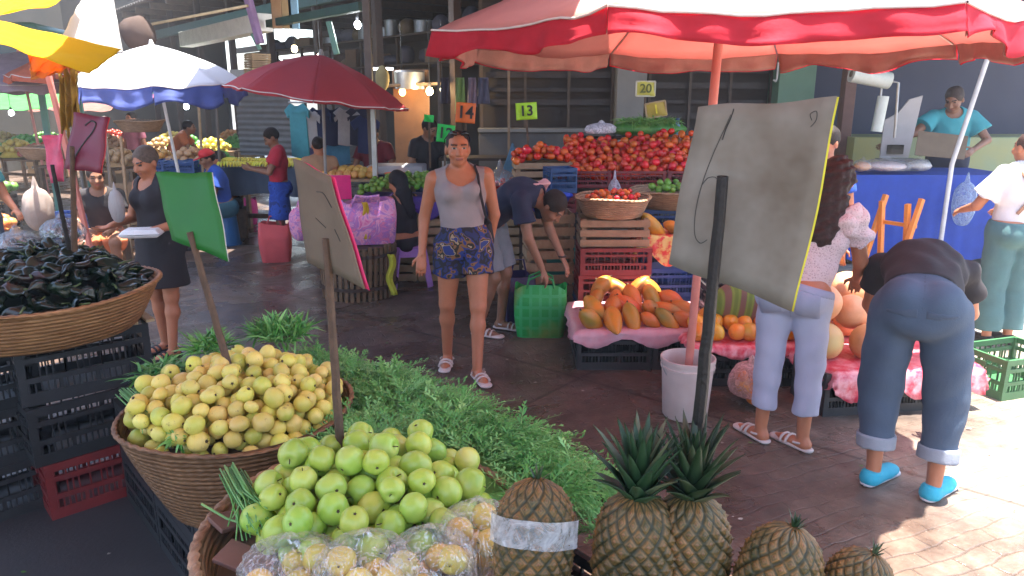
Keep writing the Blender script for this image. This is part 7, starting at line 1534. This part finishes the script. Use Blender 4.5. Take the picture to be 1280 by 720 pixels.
# ---- lamps that are lit
for i, (px, py, Y, c_, e_, nm) in enumerate(((447, 31, 10.5, (.9,.95,1), 14, 'cold white bulb high by the tall post'), (368, 61, 11.5, (1,.75,.4), 10, 'warm bulb above the red umbrella'), (537, 114, 10.0, (1,.72,.35), 16, 'bright warm bulb right of the brown door'), (553, 114, 10.4, (1,.85,.5), 8, 'small warm bulb beside the bright one'), (503, 115, 10.2, (1,.4,.1), 6, 'tiny orange lamp left of the bright bulb'), (400, 71, 11.0, (1,.9,.8), 8, 'small white bulb just above the red umbrella top'), (233, 133, 13, (.9,.95,1), 8, 'white lamp seen under the white umbrella'), (108, 122, 14, (.9,.95,1), 9, 'white lamp at the far left stalls'), (14, 141, 14, (.9,.95,1), 8, 'white lamp low at the left frame edge'))):
    t = thing('light_bulb', nm, 'lamp', at(px, py, Y)); b = MB(); b.ell((0,0,0), (.045,.045,.055), 12); b.build('bulb', emis('glow%d' % i, c_, e_), t); b = MB(); b.tube([(0,0,.04), (0,0,.10)], .022, 8); b.tube([(0,0,.10), (0,0,.9)], .005, 5); b.build('socket', BLACKP, t)
    if i in (0, 2, 6): l = bpy.data.lights.new('bulb_light', 'POINT'); l.energy = 7; l.color = c_; l.shadow_soft_size = .06; lo = bpy.data.objects.new('bulb_light', l); COL.objects.link(lo); lo.location = at(px, py, Y)+Vector((0,-.12,-.02))
o = MB(); o.bar(at(467, 86, 9.8), at(491, 86, 9.8), .03, .03); tag(o.build('fluorescent_tube', emis('tube_glow', (.9,.95,1), 3)), 'short fluorescent tube right of the tall post', 'lamp')
# hanging pot, baskets near the top
c = at(512, 100, 10.3); b = MB(); b.lathe([(.001,0), (.2,.0), (.21,.22), (.19,.24), (.001,.24)], 22); tag(b.build('metal_pot', STEEL, None, c-Vector((0,0,.12))), 'large dull metal pot on the shelf above the door', 'pot')
strut('dark shelf board above the brown door', at(470, 108, 10.3), at(560, 104, 10.3), .35, .04, SHELF, 'shelf_board', 'shelf')
c = at(478, 98, 9.6); b = MB(); b.ell((0,0,0), (.09,.07,.16), 14); tag(b.build('straw_bundle', mat('straw', (.42,.34,.16), rough=.9), None, c), 'small straw bundle hanging beside the tall post', 'bundle')
for i, (px, c_) in enumerate(((345, (.40,.22,.10)), (358, (.46,.30,.14)), (366, (.25,.42,.55)))): o = MB().box((-.07,-.02,-.35), (.07,.02,.35)).build('hanging_panel', mat('panel%d' % i, c_), None, at(px, 2, 10.6), bevel=.01); tag(o, ('brown', 'tan', 'light blue')[i]+' panel hanging above the green beam', 'panel')  # stiff flat panels hung high, plain boxes
c = at(308, 12, 10.4); b = MB(); b.grid(lambda u, v: (.12*(u-.5), .02*math.sin(u*9), -.75*v), 6, 12); tag(b.build('hanging_cloth', cloth('lilac_cloth', (.50,.32,.55)), None, c+Vector((0,0,.3)), (0,-.2,0), angle=180, solid=.004), 'lilac cloth strip hanging over the white awning box', 'cloth')
b = MB(); b.ell((0,0,0), (.20,.2,.2), 20); b.v = [(x*(1+.3*smoothnoise(x*5,y*5,z*5)), y, z*(1+.3*smoothnoise(x*4,z*4))) for x,y,z in b.v]; tag(b.build('tarp_bundle', mat('brown_tarp', (.06,.035,.028), rough=.9, bs=.6), None, at(172, 42, 9.0), angle=180), 'brown tied tarpaulin bundle above the white umbrella', 'bundle')
# far end of the street: awnings and dark stalls closing the view
FARB = mat('far_dark', (.035,.038,.034), (.065,.055,.042), rough=.9, scale=1.1)
wallbox('far_wall', 'dark cluttered wall closing the far left end of the street', (-26, 22.5, 0), (-8.5, 22.8, 5.5), FARB)
wallbox('side_wall', 'dark wall of the building along the left side of the market', (-13.2, 6, 0), (-13.0, 22.4, 5.5), FARB)
for i, (px, py, Y, c_) in enumerate(((20, 150, 15, (.05,.30,.06)), (45, 140, 16, (.04,.26,.05)), (172, 130, 15, (.10,.55,.08)), (150, 140, 16, (.35,.10,.2)), (100, 150, 17, (.3,.12,.1)), (250, 130, 16, (.10,.14,.3)))):
    p = at(px, py, Y); tarp(('dark green', 'green', 'bright green', 'mauve', 'dull red', 'blue')[i]+' awning sheet over a far stall at the left', [p+Vector((-.9,-.4,.2)), p+Vector((.9,-.4,.2)), p+Vector((.9,.6,.55)), p+Vector((-.9,.6,.55))], cloth('awn%d' % i, c_), .05, seed=i)
for i in range(7):
    x = -12+i*1.0; y = 16.5+(i % 3)*1.1; cn = cols[i % 5]; crate('wood', (x, y, 0), .2*i, 'wooden crate on the ground at the far stalls, number %s from the left' % ('one', 'two', 'three', 'four', 'five', 'six', 'seven')[i], sc=(1.6,1.6,3)); produce('produce_heap', cn+' produce heap on the far crate, number %s from the left' % ('one', 'two', 'three', 'four', 'five', 'six', 'seven')[i], (x, y, .79), .75, .5, .25, hm_[cn], 80+i)

# litter trodden into the paving: leaf scraps, paper bits, peel
rg = np.random.RandomState(5); b = MB()
for i in range(420):
    x = rg.uniform(-3.2, 3.2); y = rg.uniform(1.8, 8.5); a = rg.uniform(0, 6.3); s_ = rg.uniform(.004, .018)*(1.6 if rg.rand() < .08 else 1); b.cur = int(rg.choice([0, 0, 1, 2]))
    if x > .5 and 4.6 < y < 5.5: continue
    pts = [(x+s_*math.cos(a+k*1.26)*rg.uniform(.5,1), y+s_*.7*math.sin(a+k*1.26)*rg.uniform(.5,1), .006+rg.uniform(0,.005)) for k in range(5)]; b.add(pts, [(0,1,2,3,4)])
tag(b.build('litter', [mat('litter_pale', (.40,.37,.32), rough=.8, bs=0), GREEN, mat('litter_brown', (.18,.11,.05), rough=.8, bs=0)], angle=180), 'scattered leaf scraps and paper bits trodden into the paving', 'litter', kind='stuff')

m = bpy.data.materials.new('veil_haze'); m.use_nodes = True; nt = m.node_tree; nt.nodes.remove(nt.nodes['Principled BSDF'])  # even haze volume added to imitate lens veil plus smoky hall air
pv = nt.nodes.new('ShaderNodeVolumePrincipled'); pv.inputs['Color'].default_value = (.92, .92, .95, 1); pv.inputs['Density'].default_value = .005; pv.inputs['Anisotropy'].default_value = .2
nt.links.new(pv.outputs[0], nt.nodes['Material Output'].inputs['Volume'])
o = MB().box((-46, -13, -1), (46, 64, 6.4)).build('haze', m, smooth=False); tag(o, 'thin haze volume added for lens veil and smoky air over the market street', 'haze', kind='stuff')
scene.cycles.volume_bounces = 0
